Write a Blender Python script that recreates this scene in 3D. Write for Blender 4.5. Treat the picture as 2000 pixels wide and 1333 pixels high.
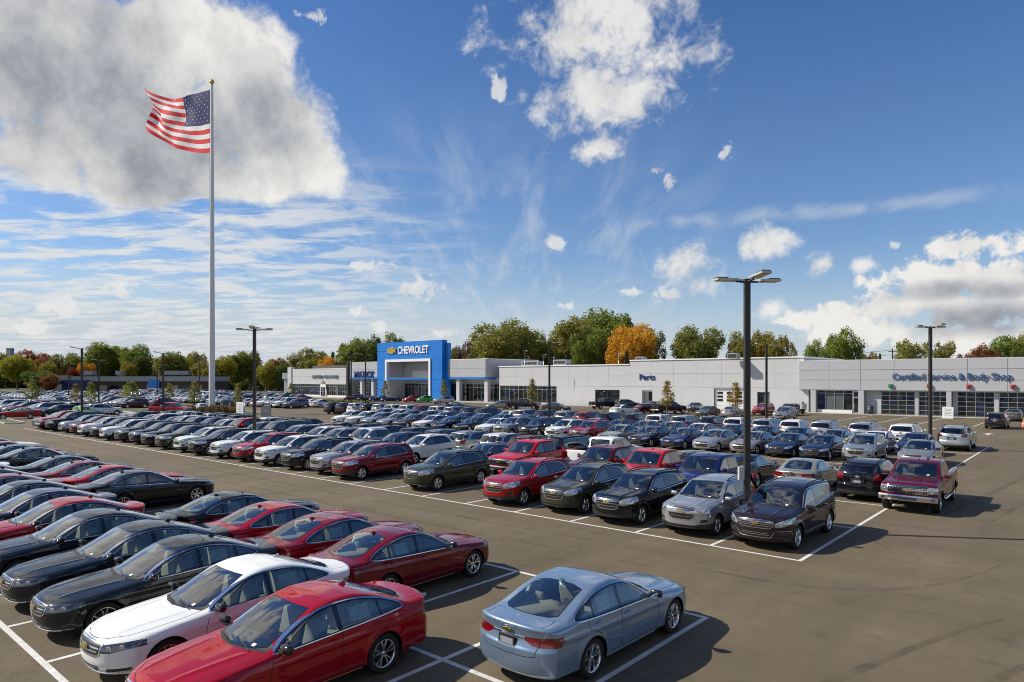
import bpy, bmesh, math, random
import numpy as np
from mathutils import Vector, Matrix
PI = math.pi
for o in list(bpy.data.objects): bpy.data.objects.remove(o)
scene = bpy.context.scene
COL = scene.collection
random.seed(7); RNG = np.random.default_rng(7)
# ---------------------------------------------------------------- camera, sky, sun, exposure
H = 5.2                                             # eye height over the lot, metres
YAW = math.radians(41.0)
cam_data = bpy.data.cameras.new('camera'); cam = bpy.data.objects.new('camera', cam_data); COL.objects.link(cam)
cam.location = (0, 0, H); cam.rotation_euler = (PI/2, 0, YAW)
cam_data.sensor_width = 36; cam_data.lens = 36*1325/2000; cam_data.shift_y = .03675
cam_data.clip_start = .1; cam_data.clip_end = 6000
scene.camera = cam
SUN_EL, SUN_DIR = math.radians(40), Vector((-.852, -.524, 0)).normalized()
sun_data = bpy.data.lights.new('sun', 'SUN'); sun_data.energy = 4.6; sun_data.angle = math.radians(.53); sun_data.color = (1, .93, .82)
sun = bpy.data.objects.new('sun', sun_data); COL.objects.link(sun)
sun.rotation_euler = (-(SUN_DIR*math.cos(SUN_EL) + Vector((0, 0, math.sin(SUN_EL))))).to_track_quat('-Z', 'Y').to_euler()
scene.view_settings.view_transform = 'Standard'; scene.view_settings.look = 'None'
scene.view_settings.gamma = 1; scene.view_settings.use_curve_mapping = False; scene.view_settings.exposure = .35
scene.cycles.max_bounces = 8; scene.cycles.transparent_max_bounces = 16; scene.cycles.caustics_reflective = False; scene.cycles.caustics_refractive = False
scene.cycles.use_denoising = True; scene.cycles.filter_width = 1.0
# the sky: Nishita air with procedural clouds laid out by compass bearing and elevation
world = bpy.data.worlds.new('World'); scene.world = world; world.use_nodes = True
WN, WL = world.node_tree.nodes, world.node_tree.links
def _m(op, a, b=None, c=None, clamp=False):
    n = WN.new('ShaderNodeMath'); n.operation = op; n.use_clamp = clamp
    for i, v in enumerate((a, b, c)):
        if v is None: continue
        if isinstance(v, (int, float)): n.inputs[i].default_value = v
        else: WL.new(v, n.inputs[i])
    return n.outputs[0]
def _ss(x, a, b):
    n = WN.new('ShaderNodeMapRange'); n.interpolation_type = 'SMOOTHSTEP'; WL.new(x, n.inputs[0]); n.inputs[1].default_value = a; n.inputs[2].default_value = b
    return n.outputs[0]
def _noise(vec, scale, detail, rough=.55, dist=0., lac=2.):
    n = WN.new('ShaderNodeTexNoise'); n.inputs['Scale'].default_value = scale; n.inputs['Detail'].default_value = detail; n.inputs['Roughness'].default_value = rough
    n.inputs['Distortion'].default_value = dist; n.inputs['Lacunarity'].default_value = lac; WL.new(vec, n.inputs['Vector']); return n.outputs[0]
def _mixc(f, a, b):
    n = WN.new('ShaderNodeMix'); n.data_type = 'RGBA'
    for s, v in ((n.inputs[0], f), (n.inputs[6], a), (n.inputs[7], b)):
        if isinstance(v, tuple): s.default_value = (*v, 1)
        elif isinstance(v, (int, float)): s.default_value = v
        else: WL.new(v, s)
    return n.outputs[2]
_tc = WN.new('ShaderNodeTexCoord'); _dir = _tc.outputs['Generated']
_sep = WN.new('ShaderNodeSeparateXYZ'); WL.new(_dir, _sep.inputs[0]); DX, DY, DZ = _sep.outputs
LAT = _m('ADD', _m('MULTIPLY', DX, math.cos(YAW)), _m('MULTIPLY', DY, math.sin(YAW)))
FWD = _m('ADD', _m('MULTIPLY', DX, -math.sin(YAW)), _m('MULTIPLY', DY, math.cos(YAW)))
AZ = _m('ARCTAN2', LAT, FWD); EL = _m('ARCSINE', DZ)            # bearing from the lot's diagonal, elevation
sky = WN.new('ShaderNodeTexSky'); sky.sky_type = 'NISHITA'; sky.sun_disc = False; sky.sun_elevation = SUN_EL
sky.sun_rotation = math.atan2(SUN_DIR.x, SUN_DIR.y); sky.air_density = 1.0; sky.dust_density = .3; sky.ozone_density = 5.
hs = WN.new('ShaderNodeHueSaturation'); hs.inputs['Saturation'].default_value = 1.16; hs.inputs['Value'].default_value = .92; hs.inputs['Hue'].default_value = .506; WL.new(sky.outputs[0], hs.inputs['Color'])
def place(x, y):
    a = math.atan((x - 1000)/1325); return a, math.atan((740 - y)/1325*math.cos(a))
def blobs(lst):
    f = None
    for (x, y, rx, ry) in lst:
        a, e = place(x, y); k = math.cos(a); ra, re = rx/1325*k*k, ry/1325*k
        da = _m('MULTIPLY', _m('SUBTRACT', AZ, a), 1/ra); de = _m('MULTIPLY', _m('SUBTRACT', EL, e), 1/re)
        s = _m('SUBTRACT', 1., _m('SQRT', _m('ADD', _m('MULTIPLY', da, da), _m('MULTIPLY', de, de))))
        s = _m('MULTIPLY', s, min(1., (ry/60)**.5 + .25))
        f = s if f is None else _m('SMOOTH_MAX', f, s, .12)
    return f
# wide heap clouds
big = blobs([(-853, -888, 867, 365), (-420, -160, 420, 200), (120, 100, 330, 210), (330, 60, 150, 120), (470, 110, 125, 110), (500, 230, 150, 130), (300, 270, 300, 120), (90, 300, 120, 90), (270, 350, 170, 60), (590, 335, 110, 70), (470, 360, 190, 55)])
mid = blobs([(1190, 30, 230, 160), (1175, 180, 170, 90), (1175, 288, 66, 34), (1345, 510, 74, 58), (1370, 560, 50, 38), (1490, 478, 62, 42), (1605, 515, 42, 30), (1690, 518, 34, 18), (1510, 606, 42, 26)])
small = blobs([(1420, 300, 22, 20), (1282, 332, 20, 14), (1306, 356, 20, 20), (700, 516, 66, 18), (825, 562, 66, 30), (690, 610, 38, 16), (125, 598, 60, 28), (240, 568, 40, 22), (975, 172, 22, 26), (1085, 475, 30, 22), (612, 32, 40, 16), (730, 640, 46, 16), (560, 640, 30, 14), (1590, 640, 50, 18), (1300, 575, 44, 16), (1105, 600, 44, 12), (318, 620, 36, 14), (60, 640, 44, 18), (1240, 570, 30, 12), (860, 650, 50, 12), (1750, 478, 26, 14)])
bank = blobs([(1900, 480, 130, 40), (1830, 545, 150, 46), (1960, 545, 120, 50), (1760, 600, 120, 40), (1900, 610, 220, 50), (1720, 655, 240, 50), (1950, 655, 200, 50), (2250, 560, 300, 110), (1560, 625, 70, 26), (1640, 610, 60, 26)])
n_big = _noise(_dir, 5.5, 7, .60, .2); n_fine = _noise(_dir, 17., 7, .62, .35); n_tiny = _noise(_dir, 46., 5, .62, .5)
mp = WN.new('ShaderNodeMapping'); mp.inputs['Location'].default_value = tuple(.035*c for c in (-.95*math.cos(YAW), -.95*math.sin(YAW), -.65)); WL.new(_dir, mp.inputs[0])
n_sun = _noise(mp.outputs[0], 5.5, 5, .60, .2); n_fsun = _noise(mp.outputs[0], 17., 4, .62, .35)
jit_b = _m('ADD', _m('ADD', _m('MULTIPLY', _m('SUBTRACT', n_big, .5), 1.7), _m('MULTIPLY', _m('SUBTRACT', n_fine, .5), .9)), _m('MULTIPLY', _m('SUBTRACT', n_tiny, .5), .25))
jit_t = _m('ADD', _m('MULTIPLY', _m('SUBTRACT', n_tiny, .5), 2.6), _m('MULTIPLY', _m('SUBTRACT', n_fine, .5), 1.1))
jit_f = _m('ADD', _m('MULTIPLY', _m('SUBTRACT', n_fine, .5), 2.3), _m('MULTIPLY', _m('SUBTRACT', n_big, .5), .6))
d_big = _m('ADD', big, jit_b); d_mid = _m('ADD', _m('SUBTRACT', mid, .10), _m('ADD', _m('MULTIPLY', jit_f, .95), _m('MULTIPLY', jit_t, .42))); d_small = _m('ADD', _m('SUBTRACT', _m('MULTIPLY', small, 1.2), .24), _m('MULTIPLY', jit_t, 1.15)); d_bank = _m('ADD', _m('SUBTRACT', bank, .07), _m('ADD', _m('MULTIPLY', jit_f, 1.0), _m('MULTIPLY', jit_t, .42)))
# clouds elsewhere round the sky, so that it goes on beyond the frame
away = _m('ADD', _m('ADD', _ss(AZ, -.85, -1.1), _ss(AZ, .85, 1.1)), _ss(EL, .62, .8), clamp=True)
d_away = _m('ADD', _m('MULTIPLY', _m('SUBTRACT', _noise(_dir, 2.6, 7, .58, .2), .50), 3.4), _m('MULTIPLY', _m('SUBTRACT', away, 1.), 3.))
c_big, c_mid, c_small, c_bank, c_away = _ss(d_big, -.04, .36), _ss(d_mid, -.10, .75), _ss(d_small, .0, .5), _ss(d_bank, .0, .42), _ss(d_away, .0, .5)
cover = _m('MAXIMUM', _m('MAXIMUM', _m('MAXIMUM', c_big, c_bank), _m('MAXIMUM', _m('MULTIPLY', c_mid, .92), _m('MULTIPLY', c_small, .72))), c_away)
# how thick and how turned from the sun: grey bellies, bright rims
belly = blobs([(120, 150, 320, 210), (330, 260, 330, 130), (530, 250, 130, 110), (280, 345, 200, 70), (1930, 620, 260, 40), (1830, 570, 120, 24), (1960, 570, 90, 24)])
n_soft = _noise(_dir, 4.2, 3, .5, .3)
thick = _m('ADD', _m('MULTIPLY', _ss(_m('ADD', belly, _m('MULTIPLY', _m('SUBTRACT', n_soft, .5), 1.5)), -.28, .75), 1.0), _m('MULTIPLY', _ss(d_away, .3, 1.2), .6), clamp=True)
turn = _m('ADD', _m('MULTIPLY', _m('SUBTRACT', n_sun, n_big), 3.2), _m('MULTIPLY', _m('SUBTRACT', n_fsun, n_fine), 1.5))
grey = _m('ADD', _m('MULTIPLY', thick, .74), _m('ADD', _m('MULTIPLY', turn, .55), _m('ADD', .06, _m('MULTIPLY', _m('SUBTRACT', n_fine, .5), .16))), clamp=True)
cloud_col = _mixc(grey, (6.7, 6.6, 6.35), (2.45, 2.66, 3.02))
# thin high streaks and rippled cloud, on a plane overhead so that they close up towards the horizon
inv = _m('DIVIDE', 1., _m('ADD', _m('MAXIMUM', DZ, 0.), .10)); cb = WN.new('ShaderNodeCombineXYZ'); WL.new(_m('MULTIPLY', LAT, inv), cb.inputs[0]); WL.new(_m('MULTIPLY', FWD, inv), cb.inputs[1])
m1 = WN.new('ShaderNodeMapping'); m1.inputs['Scale'].default_value = (.8, 1.5, 1); m1.inputs['Rotation'].default_value = (0, 0, .25); WL.new(cb.outputs[0], m1.inputs[0])
rip = _noise(m1.outputs[0], 3.6, 7, .62, .4)
m2 = WN.new('ShaderNodeMapping'); m2.inputs['Scale'].default_value = (2.4, .50, 1); m2.inputs['Rotation'].default_value = (0, 0, 1.1); WL.new(cb.outputs[0], m2.inputs[0])
cir = _noise(m2.outputs[0], 1.9, 7, .64, .45)
left = _ss(AZ, .02, -.42); low = _m('MULTIPLY', _ss(EL, .34, .22), _ss(EL, -.02, .06))
f_rip = _m('MULTIPLY', _m('MULTIPLY', _ss(rip, .42, .60), left), _m('MULTIPLY', low, .88))
f_cir = _m('MULTIPLY', _m('MULTIPLY', _ss(cir, .44, .76), _ss(EL, .44, .14)), _m('MULTIPLY', _m('MULTIPLY', _ss(AZ, .42, .05), _ss(AZ, -.7, -.25)), .60))
a0, e0 = place(1500, 424)
trail = _m('MULTIPLY', _m('MULTIPLY', _ss(_m('ABSOLUTE', _m('SUBTRACT', _m('ADD', EL, _m('MULTIPLY', _m('SUBTRACT', cir, .5), .03)), e0)), .014, .0), _m('MULTIPLY', _ss(AZ, a0-.26, a0-.12), _ss(AZ, a0+.34, a0+.16))), _ss(n_fine, .30, .62))
veil = _m('ADD', _m('MULTIPLY', _m('MULTIPLY', _ss(EL, .16, .0), _ss(AZ, .55, -.5)), .62), _m('ADD', _m('MULTIPLY', _ss(EL, .20, .0), .62), _m('MULTIPLY', _ss(EL, .55, .1), .10)), clamp=True)
c0 = _mixc(veil, hs.outputs[0], (4.3, 4.8, 5.3))
c1 = _mixc(f_cir, c0, (5.2, 5.5, 5.8)); c1 = _mixc(_m('MULTIPLY', trail, .42), c1, (5.0, 5.3, 5.7)); c2 = _mixc(f_rip, c1, (5.9, 6.0, 6.0))
c3 = _mixc(cover, c2, cloud_col)
bg = WN['Background']; WL.new(c3, bg.inputs[0]); bg.inputs[1].default_value = .10
# ---------------------------------------------------------------- materials
MAT = {}
def mat(name, base, rough=.5, metal=0., coat=0., spec=.5, coat_rough=.03):
    m = bpy.data.materials.new(name); m.use_nodes = True; b = m.node_tree.nodes['Principled BSDF']
    b.inputs['Base Color'].default_value = (*base, 1); b.inputs['Roughness'].default_value = rough
    b.inputs['Metallic'].default_value = metal; b.inputs['Coat Weight'].default_value = coat; b.inputs['Coat Roughness'].default_value = coat_rough
    b.inputs['Specular IOR Level'].default_value = spec
    MAT[name] = m; return m
def nodes(m): return m.node_tree.nodes, m.node_tree.links, m.node_tree.nodes['Principled BSDF']
def noise_colour(m, scale, lo, hi, detail=4, rough=.6, coord='Object', stretch=None, bump=0.):
    """colour that wanders between two tones, with matching fine relief"""
    N, L, b = nodes(m); tc = N.new('ShaderNodeTexCoord'); src = tc.outputs[coord]
    if stretch:
        mp = N.new('ShaderNodeMapping'); mp.inputs['Scale'].default_value = stretch; L.new(src, mp.inputs[0]); src = mp.outputs[0]
    n = N.new('ShaderNodeTexNoise'); n.inputs['Scale'].default_value = scale; n.inputs['Detail'].default_value = detail; n.inputs['Roughness'].default_value = rough
    L.new(src, n.inputs['Vector'])
    r = N.new('ShaderNodeValToRGB'); r.color_ramp.elements[0].position = .3; r.color_ramp.elements[1].position = .7
    r.color_ramp.elements[0].color = (*lo, 1); r.color_ramp.elements[1].color = (*hi, 1)
    L.new(n.outputs[0], r.inputs[0]); L.new(r.outputs[0], b.inputs['Base Color'])
    if bump:
        bp = N.new('ShaderNodeBump'); bp.inputs['Strength'].default_value = bump; L.new(n.outputs[0], bp.inputs['Height']); L.new(bp.outputs[0], b.inputs['Normal'])
    return m
# car paint takes its colour (and, in alpha, its metallic share) from the object; the inside of the shell is trim
m = mat('paint', (.5, .5, .5), .34, 0, 1., .0); N, L, b = nodes(m)
oi = N.new('ShaderNodeObjectInfo'); ge = N.new('ShaderNodeNewGeometry'); mx = N.new('ShaderNodeMix'); mx.data_type = 'RGBA'
L.new(ge.outputs['Backfacing'], mx.inputs[0]); L.new(oi.outputs['Color'], mx.inputs[6]); mx.inputs[7].default_value = (.14, .135, .125, 1)
L.new(mx.outputs[2], b.inputs['Base Color'])
mm = N.new('ShaderNodeMath'); mm.operation = 'MULTIPLY_ADD'; L.new(ge.outputs['Backfacing'], mm.inputs[0]); mm.inputs[1].default_value = -1; mm.inputs[2].default_value = 1
m2 = N.new('ShaderNodeMath'); m2.operation = 'MULTIPLY'; L.new(mm.outputs[0], m2.inputs[0]); L.new(oi.outputs['Alpha'], m2.inputs[1]); L.new(m2.outputs[0], b.inputs['Metallic']); L.new(mm.outputs[0], b.inputs['Coat Weight'])
def glass(name, tint, mixv):
    m = bpy.data.materials.new(name); m.use_nodes = True; N, L = m.node_tree.nodes, m.node_tree.links; N.remove(N['Principled BSDF'])
    out = N['Material Output']; tr = N.new('ShaderNodeBsdfTransparent'); tr.inputs[0].default_value = (*tint, 1)
    gl = N.new('ShaderNodeBsdfGlossy'); gl.inputs['Roughness'].default_value = .015; gl.inputs[0].default_value = (1, 1, 1, 1)
    fr = N.new('ShaderNodeFresnel'); fr.inputs[0].default_value = 1.52; mu = N.new('ShaderNodeMath'); mu.operation = 'MULTIPLY_ADD'; mu.inputs[1].default_value = 1.6; mu.inputs[2].default_value = mixv
    mu.use_clamp = True
    L.new(fr.outputs[0], mu.inputs[0]); ms = N.new('ShaderNodeMixShader'); L.new(mu.outputs[0], ms.inputs[0]); L.new(tr.outputs[0], ms.inputs[1]); L.new(gl.outputs[0], ms.inputs[2]); L.new(ms.outputs[0], out.inputs[0])
    MAT[name] = m; return m
glass('glass', (.60, .69, .66), .09); glass('glass_dark', (.06, .07, .07), .03)
mat('frit', (.008, .008, .009), .12, 0, .5); mat('gap', (.006, .006, .006), .9); mat('dark', (.010, .010, .010), .95, spec=.1)
mat('plastic', (.020, .020, .021), .55); mat('chrome', (.82, .82, .83), .10, 1.); mat('alloy', (.78, .79, .80), .20, 1., .4)
mat('iron', (.05, .048, .045), .5, .6); mat('gold', (.75, .48, .08), .22, .9); mat('mirror', (.85, .87, .9), .02, 1.)
m = mat('tyre', (.018, .018, .018), .8, spec=.3); noise_colour(m, 9, (.012, .012, .012), (.026, .025, .023), bump=.1)
mat('mesh_dark', (.014, .014, .015), .4); mat('lens', (.50, .54, .58), .10, .75, 1.); mat('lens_dark', (.10, .11, .125), .10, .7, 1.)
mat('tail_red', (.17, .002, .006), .15, 0, 1.); mat('sheet', (.72, .74, .72), .6); mat('plate', (.30, .32, .36), .4)
mat('seat', (.16, .155, .15), .8); mat('seat_grey', (.22, .21, .20), .8); mat('seat_beige', (.52, .46, .36), .75); mat('dash', (.07, .068, .065), .6)
m = mat('price', (.75, .85, .80), .6); N, L, b = nodes(m)            # printed sheet: rows of small grey type
tc = N.new('ShaderNodeTexCoord'); mp = N.new('ShaderNodeMapping'); mp.inputs['Scale'].default_value = (22, 1, 60); L.new(tc.outputs['Object'], mp.inputs[0])
n = N.new('ShaderNodeTexNoise'); n.inputs['Scale'].default_value = 1.; n.inputs['Detail'].default_value = 1; L.new(mp.outputs[0], n.inputs[0]); r = N.new('ShaderNodeValToRGB'); r.color_ramp.interpolation = 'CONSTANT'
r.color_ramp.elements[0].color = (.50, .60, .56, 1); r.color_ramp.elements[1].color = (.78, .88, .82, 1); r.color_ramp.elements[1].position = .46; L.new(n.outputs[0], r.inputs[0]); L.new(r.outputs[0], b.inputs['Base Color'])
# ---- the place
m = mat('asphalt', (.09, .075, .055), .86, spec=.35); N, L, b = nodes(m)
tc = N.new('ShaderNodeTexCoord')
def _n(sc, det, rough, stretch=(1, 1, 1), rot=0.):
    mp = N.new('ShaderNodeMapping'); mp.inputs['Scale'].default_value = stretch; mp.inputs['Rotation'].default_value = (0, 0, rot); L.new(tc.outputs['Object'], mp.inputs[0])
    n = N.new('ShaderNodeTexNoise'); n.inputs['Scale'].default_value = sc; n.inputs['Detail'].default_value = det; n.inputs['Roughness'].default_value = rough; L.new(mp.outputs[0], n.inputs[0]); return n.outputs[0]
def _mul(a, b_, f):
    mx = N.new('ShaderNodeMix'); mx.data_type = 'RGBA'; mx.blend_type = 'MULTIPLY'; mx.inputs[0].default_value = f; L.new(a, mx.inputs[6]); L.new(b_, mx.inputs[7]); return mx.outputs[2]
def _ramp(v, p0, c0, p1, c1):
    r = N.new('ShaderNodeValToRGB'); e = r.color_ramp.elements; e[0].position = p0; e[0].color = (*c0, 1); e[1].position = p1; e[1].color = (*c1, 1); L.new(v, r.inputs[0]); return r.outputs[0]
base = _ramp(_n(.09, 4, .6), .3, (.130, .102, .062), .7, (.166, .133, .083))
c = _mul(base, _ramp(_n(.55, 5, .65, (1, .16, 1), .12), .35, (.74, .74, .75), .65, (1.08, 1.07, 1.05)), .7)      # tyre-worn lanes along the rows
c = _mul(c, _ramp(_n(.5, 4, .6, (.14, 1, 1), -.35), .38, (.80, .80, .80), .60, (1.04, 1.04, 1.03)), .6)
c = _mul(c, _ramp(_n(1.7, 3, .5), .30, (.70, .69, .68), .42, (1, 1, 1)), .55)                                      # drips and stains
c = _mul(c, _ramp(_n(38., 3, .7), .30, (.66, .66, .66), .70, (1.25, 1.25, 1.25)), .8)                              # the stones
v = N.new('ShaderNodeTexVoronoi'); v.feature = 'DISTANCE_TO_EDGE'; v.inputs['Scale'].default_value = .16; wv = N.new('ShaderNodeMix'); wv.data_type = 'VECTOR'
ns = N.new('ShaderNodeTexNoise'); ns.inputs['Scale'].default_value = .8; ns.inputs['Detail'].default_value = 5; L.new(tc.outputs['Object'], ns.inputs[0])
wv.inputs[0].default_value = .10; L.new(tc.outputs['Object'], wv.inputs[4]); vm = N.new('ShaderNodeVectorMath'); vm.operation = 'SCALE'; vm.inputs['Scale'].default_value = 30; L.new(ns.outputs[1], vm.inputs[0]); L.new(vm.outputs[0], wv.inputs[5]); L.new(wv.outputs[1], v.inputs['Vector'])
c = _mul(c, _ramp(v.outputs['Distance'], .0, (.62, .62, .62), .014, (1, 1, 1)), .38)                             # fine settled cracks
L.new(c, b.inputs['Base Color']); bp = N.new('ShaderNodeBump'); bp.inputs['Strength'].default_value = .35; bp.inputs['Distance'].default_value = .01; L.new(_n(55., 3, .7), bp.inputs['Height']); L.new(bp.outputs[0], b.inputs['Normal'])
m = mat('line_paint', (.74, .73, .70), .7); noise_colour(m, 3.5, (.42, .40, .37), (.80, .79, .76), 8, .78)
m = mat('concrete', (.42, .40, .36), .85); noise_colour(m, 1.2, (.36, .34, .30), (.48, .46, .41), 6, .7, bump=.05)
m = mat('kerb_concrete', (.5, .48, .43), .85); noise_colour(m, 2., (.42, .40, .36), (.55, .53, .48), 5)
m = mat('earth', (.10, .12, .04), .95); noise_colour(m, .05, (.07, .09, .03), (.15, .14, .07), 6)
m = mat('lawn', (.08, .11, .03), .95); noise_colour(m, 1.5, (.05, .07, .022), (.10, .115, .04), 6)
for nm, cc in (('wall_grey', (.44, .445, .45)), ('panel_grey', (.42, .43, .45)), ('panel_pale', (.50, .50, .51)), ('stucco', (.52, .525, .53))):
    m = mat(nm, cc, .55); noise_colour(m, .35, tuple(.94*x for x in cc), tuple(1.04*x for x in cc), 5, .7, stretch=(1, 1, .4))
m = mat('portal_blue', (.004, .175, .60), .45); noise_colour(m, .3, (.004, .165, .57), (.005, .185, .62), 4)
mat('trim_white', (.80, .80, .79), .4); mat('letter_blue', (.012, .075, .22), .5); mat('letter_navy', (.006, .03, .16), .4); mat('letter_white', (.86, .86, .86), .4); mat('letter_grey', (.12, .14, .18), .4)
mat('alu', (.55, .55, .55), .35, .9); mat('frame_dark', (.06, .062, .066), .4, .4); mat('door_white', (.74, .74, .73), .45)
mat('shop_glass', (.012, .016, .018), .03, 0, 0, 1.0); mat('shop_glass_pale', (.10, .125, .125), .04, 0, 0, .9); mat('shop_glass_blue', (.010, .024, .055), .05, 0, 0, .8)
mat('pole_bronze', (.040, .036, .031), .45, .3); mat('pole_white', (.72, .72, .71), .4); mat('led', (.85, .74, .36), .3); mat('head_grey', (.50, .49, .46), .45, .3)
m = mat('wood_pole', (.16, .10, .06), .85); noise_colour(m, 2, (.11, .07, .045), (.2, .135, .08), 4, stretch=(4, 4, .4))
mat('wire', (.05, .05, .05), .6); mat('rubber_black', (.015, .015, .015), .7); mat('cone_orange', (.75, .16, .02), .5); mat('red_plastic', (.5, .02, .015), .4); mat('green_lamp', (.02, .20, .06), .35); mat('red_lamp', (.28, .015, .012), .35); mat('grey_box', (.5, .5, .48), .5)
m = mat('brick_dark', (.07, .045, .035), .85); noise_colour(m, .5, (.055, .036, .03), (.09, .06, .045), 5); mat('tan', (.36, .30, .22), .8); mat('roof_dark', (.06, .06, .062), .8); mat('sign_blue', (.03, .22, .62), .4); mat('sign_navy', (.03, .04, .16), .5); mat('sign_yellow', (.75, .5, .05), .45); mat('unit_grey', (.32, .33, .34), .6)
m = mat('bark', (.09, .07, .05), .9); noise_colour(m, 3, (.06, .045, .032), (.13, .10, .075), 5, stretch=(3, 3, .5))
for nm in ('flag_red', 'flag_white', 'flag_blue', 'leaf'):
    m = bpy.data.materials.new(nm); m.use_nodes = True; N, L = m.node_tree.nodes, m.node_tree.links; b = N['Principled BSDF']; out = N['Material Output']
    tr = N.new('ShaderNodeBsdfTranslucent'); ms = N.new('ShaderNodeMixShader'); b.inputs['Roughness'].default_value = .75
    if nm == 'leaf':                                            # each tree's own leaf colour, wandering from spray to spray
        oi = N.new('ShaderNodeObjectInfo'); at_ = N.new('ShaderNodeAttribute'); at_.attribute_name = 'tone'
        hs_ = N.new('ShaderNodeHueSaturation'); L.new(oi.outputs['Color'], hs_.inputs['Color'])
        sx = N.new('ShaderNodeSeparateXYZ'); L.new(at_.outputs['Color'], sx.inputs[0])
        a1 = N.new('ShaderNodeMath'); a1.operation = 'MULTIPLY_ADD'; L.new(sx.outputs[0], a1.inputs[0]); a1.inputs[1].default_value = 1.25; a1.inputs[2].default_value = .55; L.new(a1.outputs[0], hs_.inputs['Value'])
        a2 = N.new('ShaderNodeMath'); a2.operation = 'MULTIPLY_ADD'; L.new(sx.outputs[1], a2.inputs[0]); a2.inputs[1].default_value = .07; a2.inputs[2].default_value = .465; L.new(a2.outputs[0], hs_.inputs['Hue'])
        L.new(hs_.outputs[0], b.inputs['Base Color']); L.new(hs_.outputs[0], tr.inputs[0]); ms.inputs[0].default_value = .42; b.inputs['Specular IOR Level'].default_value = .25
    else:
        cc = {'flag_red': (.76, .003, .016), 'flag_white': (.88, .87, .85), 'flag_blue': (.006, .012, .12)}[nm]
        b.inputs['Base Color'].default_value = (*cc, 1); tr.inputs[0].default_value = (*cc, 1); ms.inputs[0].default_value = .30
    L.new(b.outputs[0], ms.inputs[1]); L.new(tr.outputs[0], ms.inputs[2]); L.new(ms.outputs[0], out.inputs[0]); MAT[nm] = m

m = bpy.data.materials.new('tyre_mark'); m.use_nodes = True; N, L = m.node_tree.nodes, m.node_tree.links; b = N['Principled BSDF']; out = N['Material Output']
b.inputs['Base Color'].default_value = (.03, .027, .024, 1); b.inputs['Roughness'].default_value = .8; tr = N.new('ShaderNodeBsdfTransparent'); ms = N.new('ShaderNodeMixShader'); tc = N.new('ShaderNodeTexCoord'); n = N.new('ShaderNodeTexNoise'); n.inputs['Scale'].default_value = 1.3; n.inputs['Detail'].default_value = 6
L.new(tc.outputs['Object'], n.inputs[0]); mr = N.new('ShaderNodeMapRange'); mr.inputs[1].default_value = .35; mr.inputs[2].default_value = .75; mr.inputs[4].default_value = .28; L.new(n.outputs[0], mr.inputs[0]); L.new(mr.outputs[0], ms.inputs[0]); L.new(tr.outputs[0], ms.inputs[1]); L.new(b.outputs[0], ms.inputs[2]); L.new(ms.outputs[0], out.inputs[0]); MAT['tyre_mark'] = m
# ---------------------------------------------------------------- vehicle bodies
def pchip(pts):
    pts = sorted(pts); X = np.array([p[0] for p in pts], float); Y = np.array([p[1] for p in pts], float)
    hh = np.diff(X); dl = np.diff(Y) / hh; m = np.zeros(len(X))
    for i in range(1, len(X) - 1):
        if dl[i-1] * dl[i] > 0:
            w1 = 2*hh[i] + hh[i-1]; w2 = hh[i] + 2*hh[i-1]
            m[i] = (w1 + w2) / (w1/dl[i-1] + w2/dl[i])
    m[0] = dl[0]; m[-1] = dl[-1]
    def fn(x):
        x = np.clip(np.asarray(x, float), X[0], X[-1])
        i = np.clip(np.searchsorted(X, x) - 1, 0, len(X) - 2)
        t = (x - X[i]) / hh[i]
        return ((2*t**3 - 3*t**2 + 1)*Y[i] + (t**3 - 2*t**2 + t)*hh[i]*m[i]
                + (-2*t**3 + 3*t**2)*Y[i+1] + (t**3 - t**2)*hh[i]*m[i+1])
    return fn

def smax(a, b, k):
    q = np.maximum(k - np.abs(a - b), 0) / k
    return np.maximum(a, b) + q*q*k*0.25

def sstep(a, b, x):
    t = np.clip((np.asarray(x, float) - a) / (b - a), 0, 1)
    return t*t*(3 - 2*t)

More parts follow.
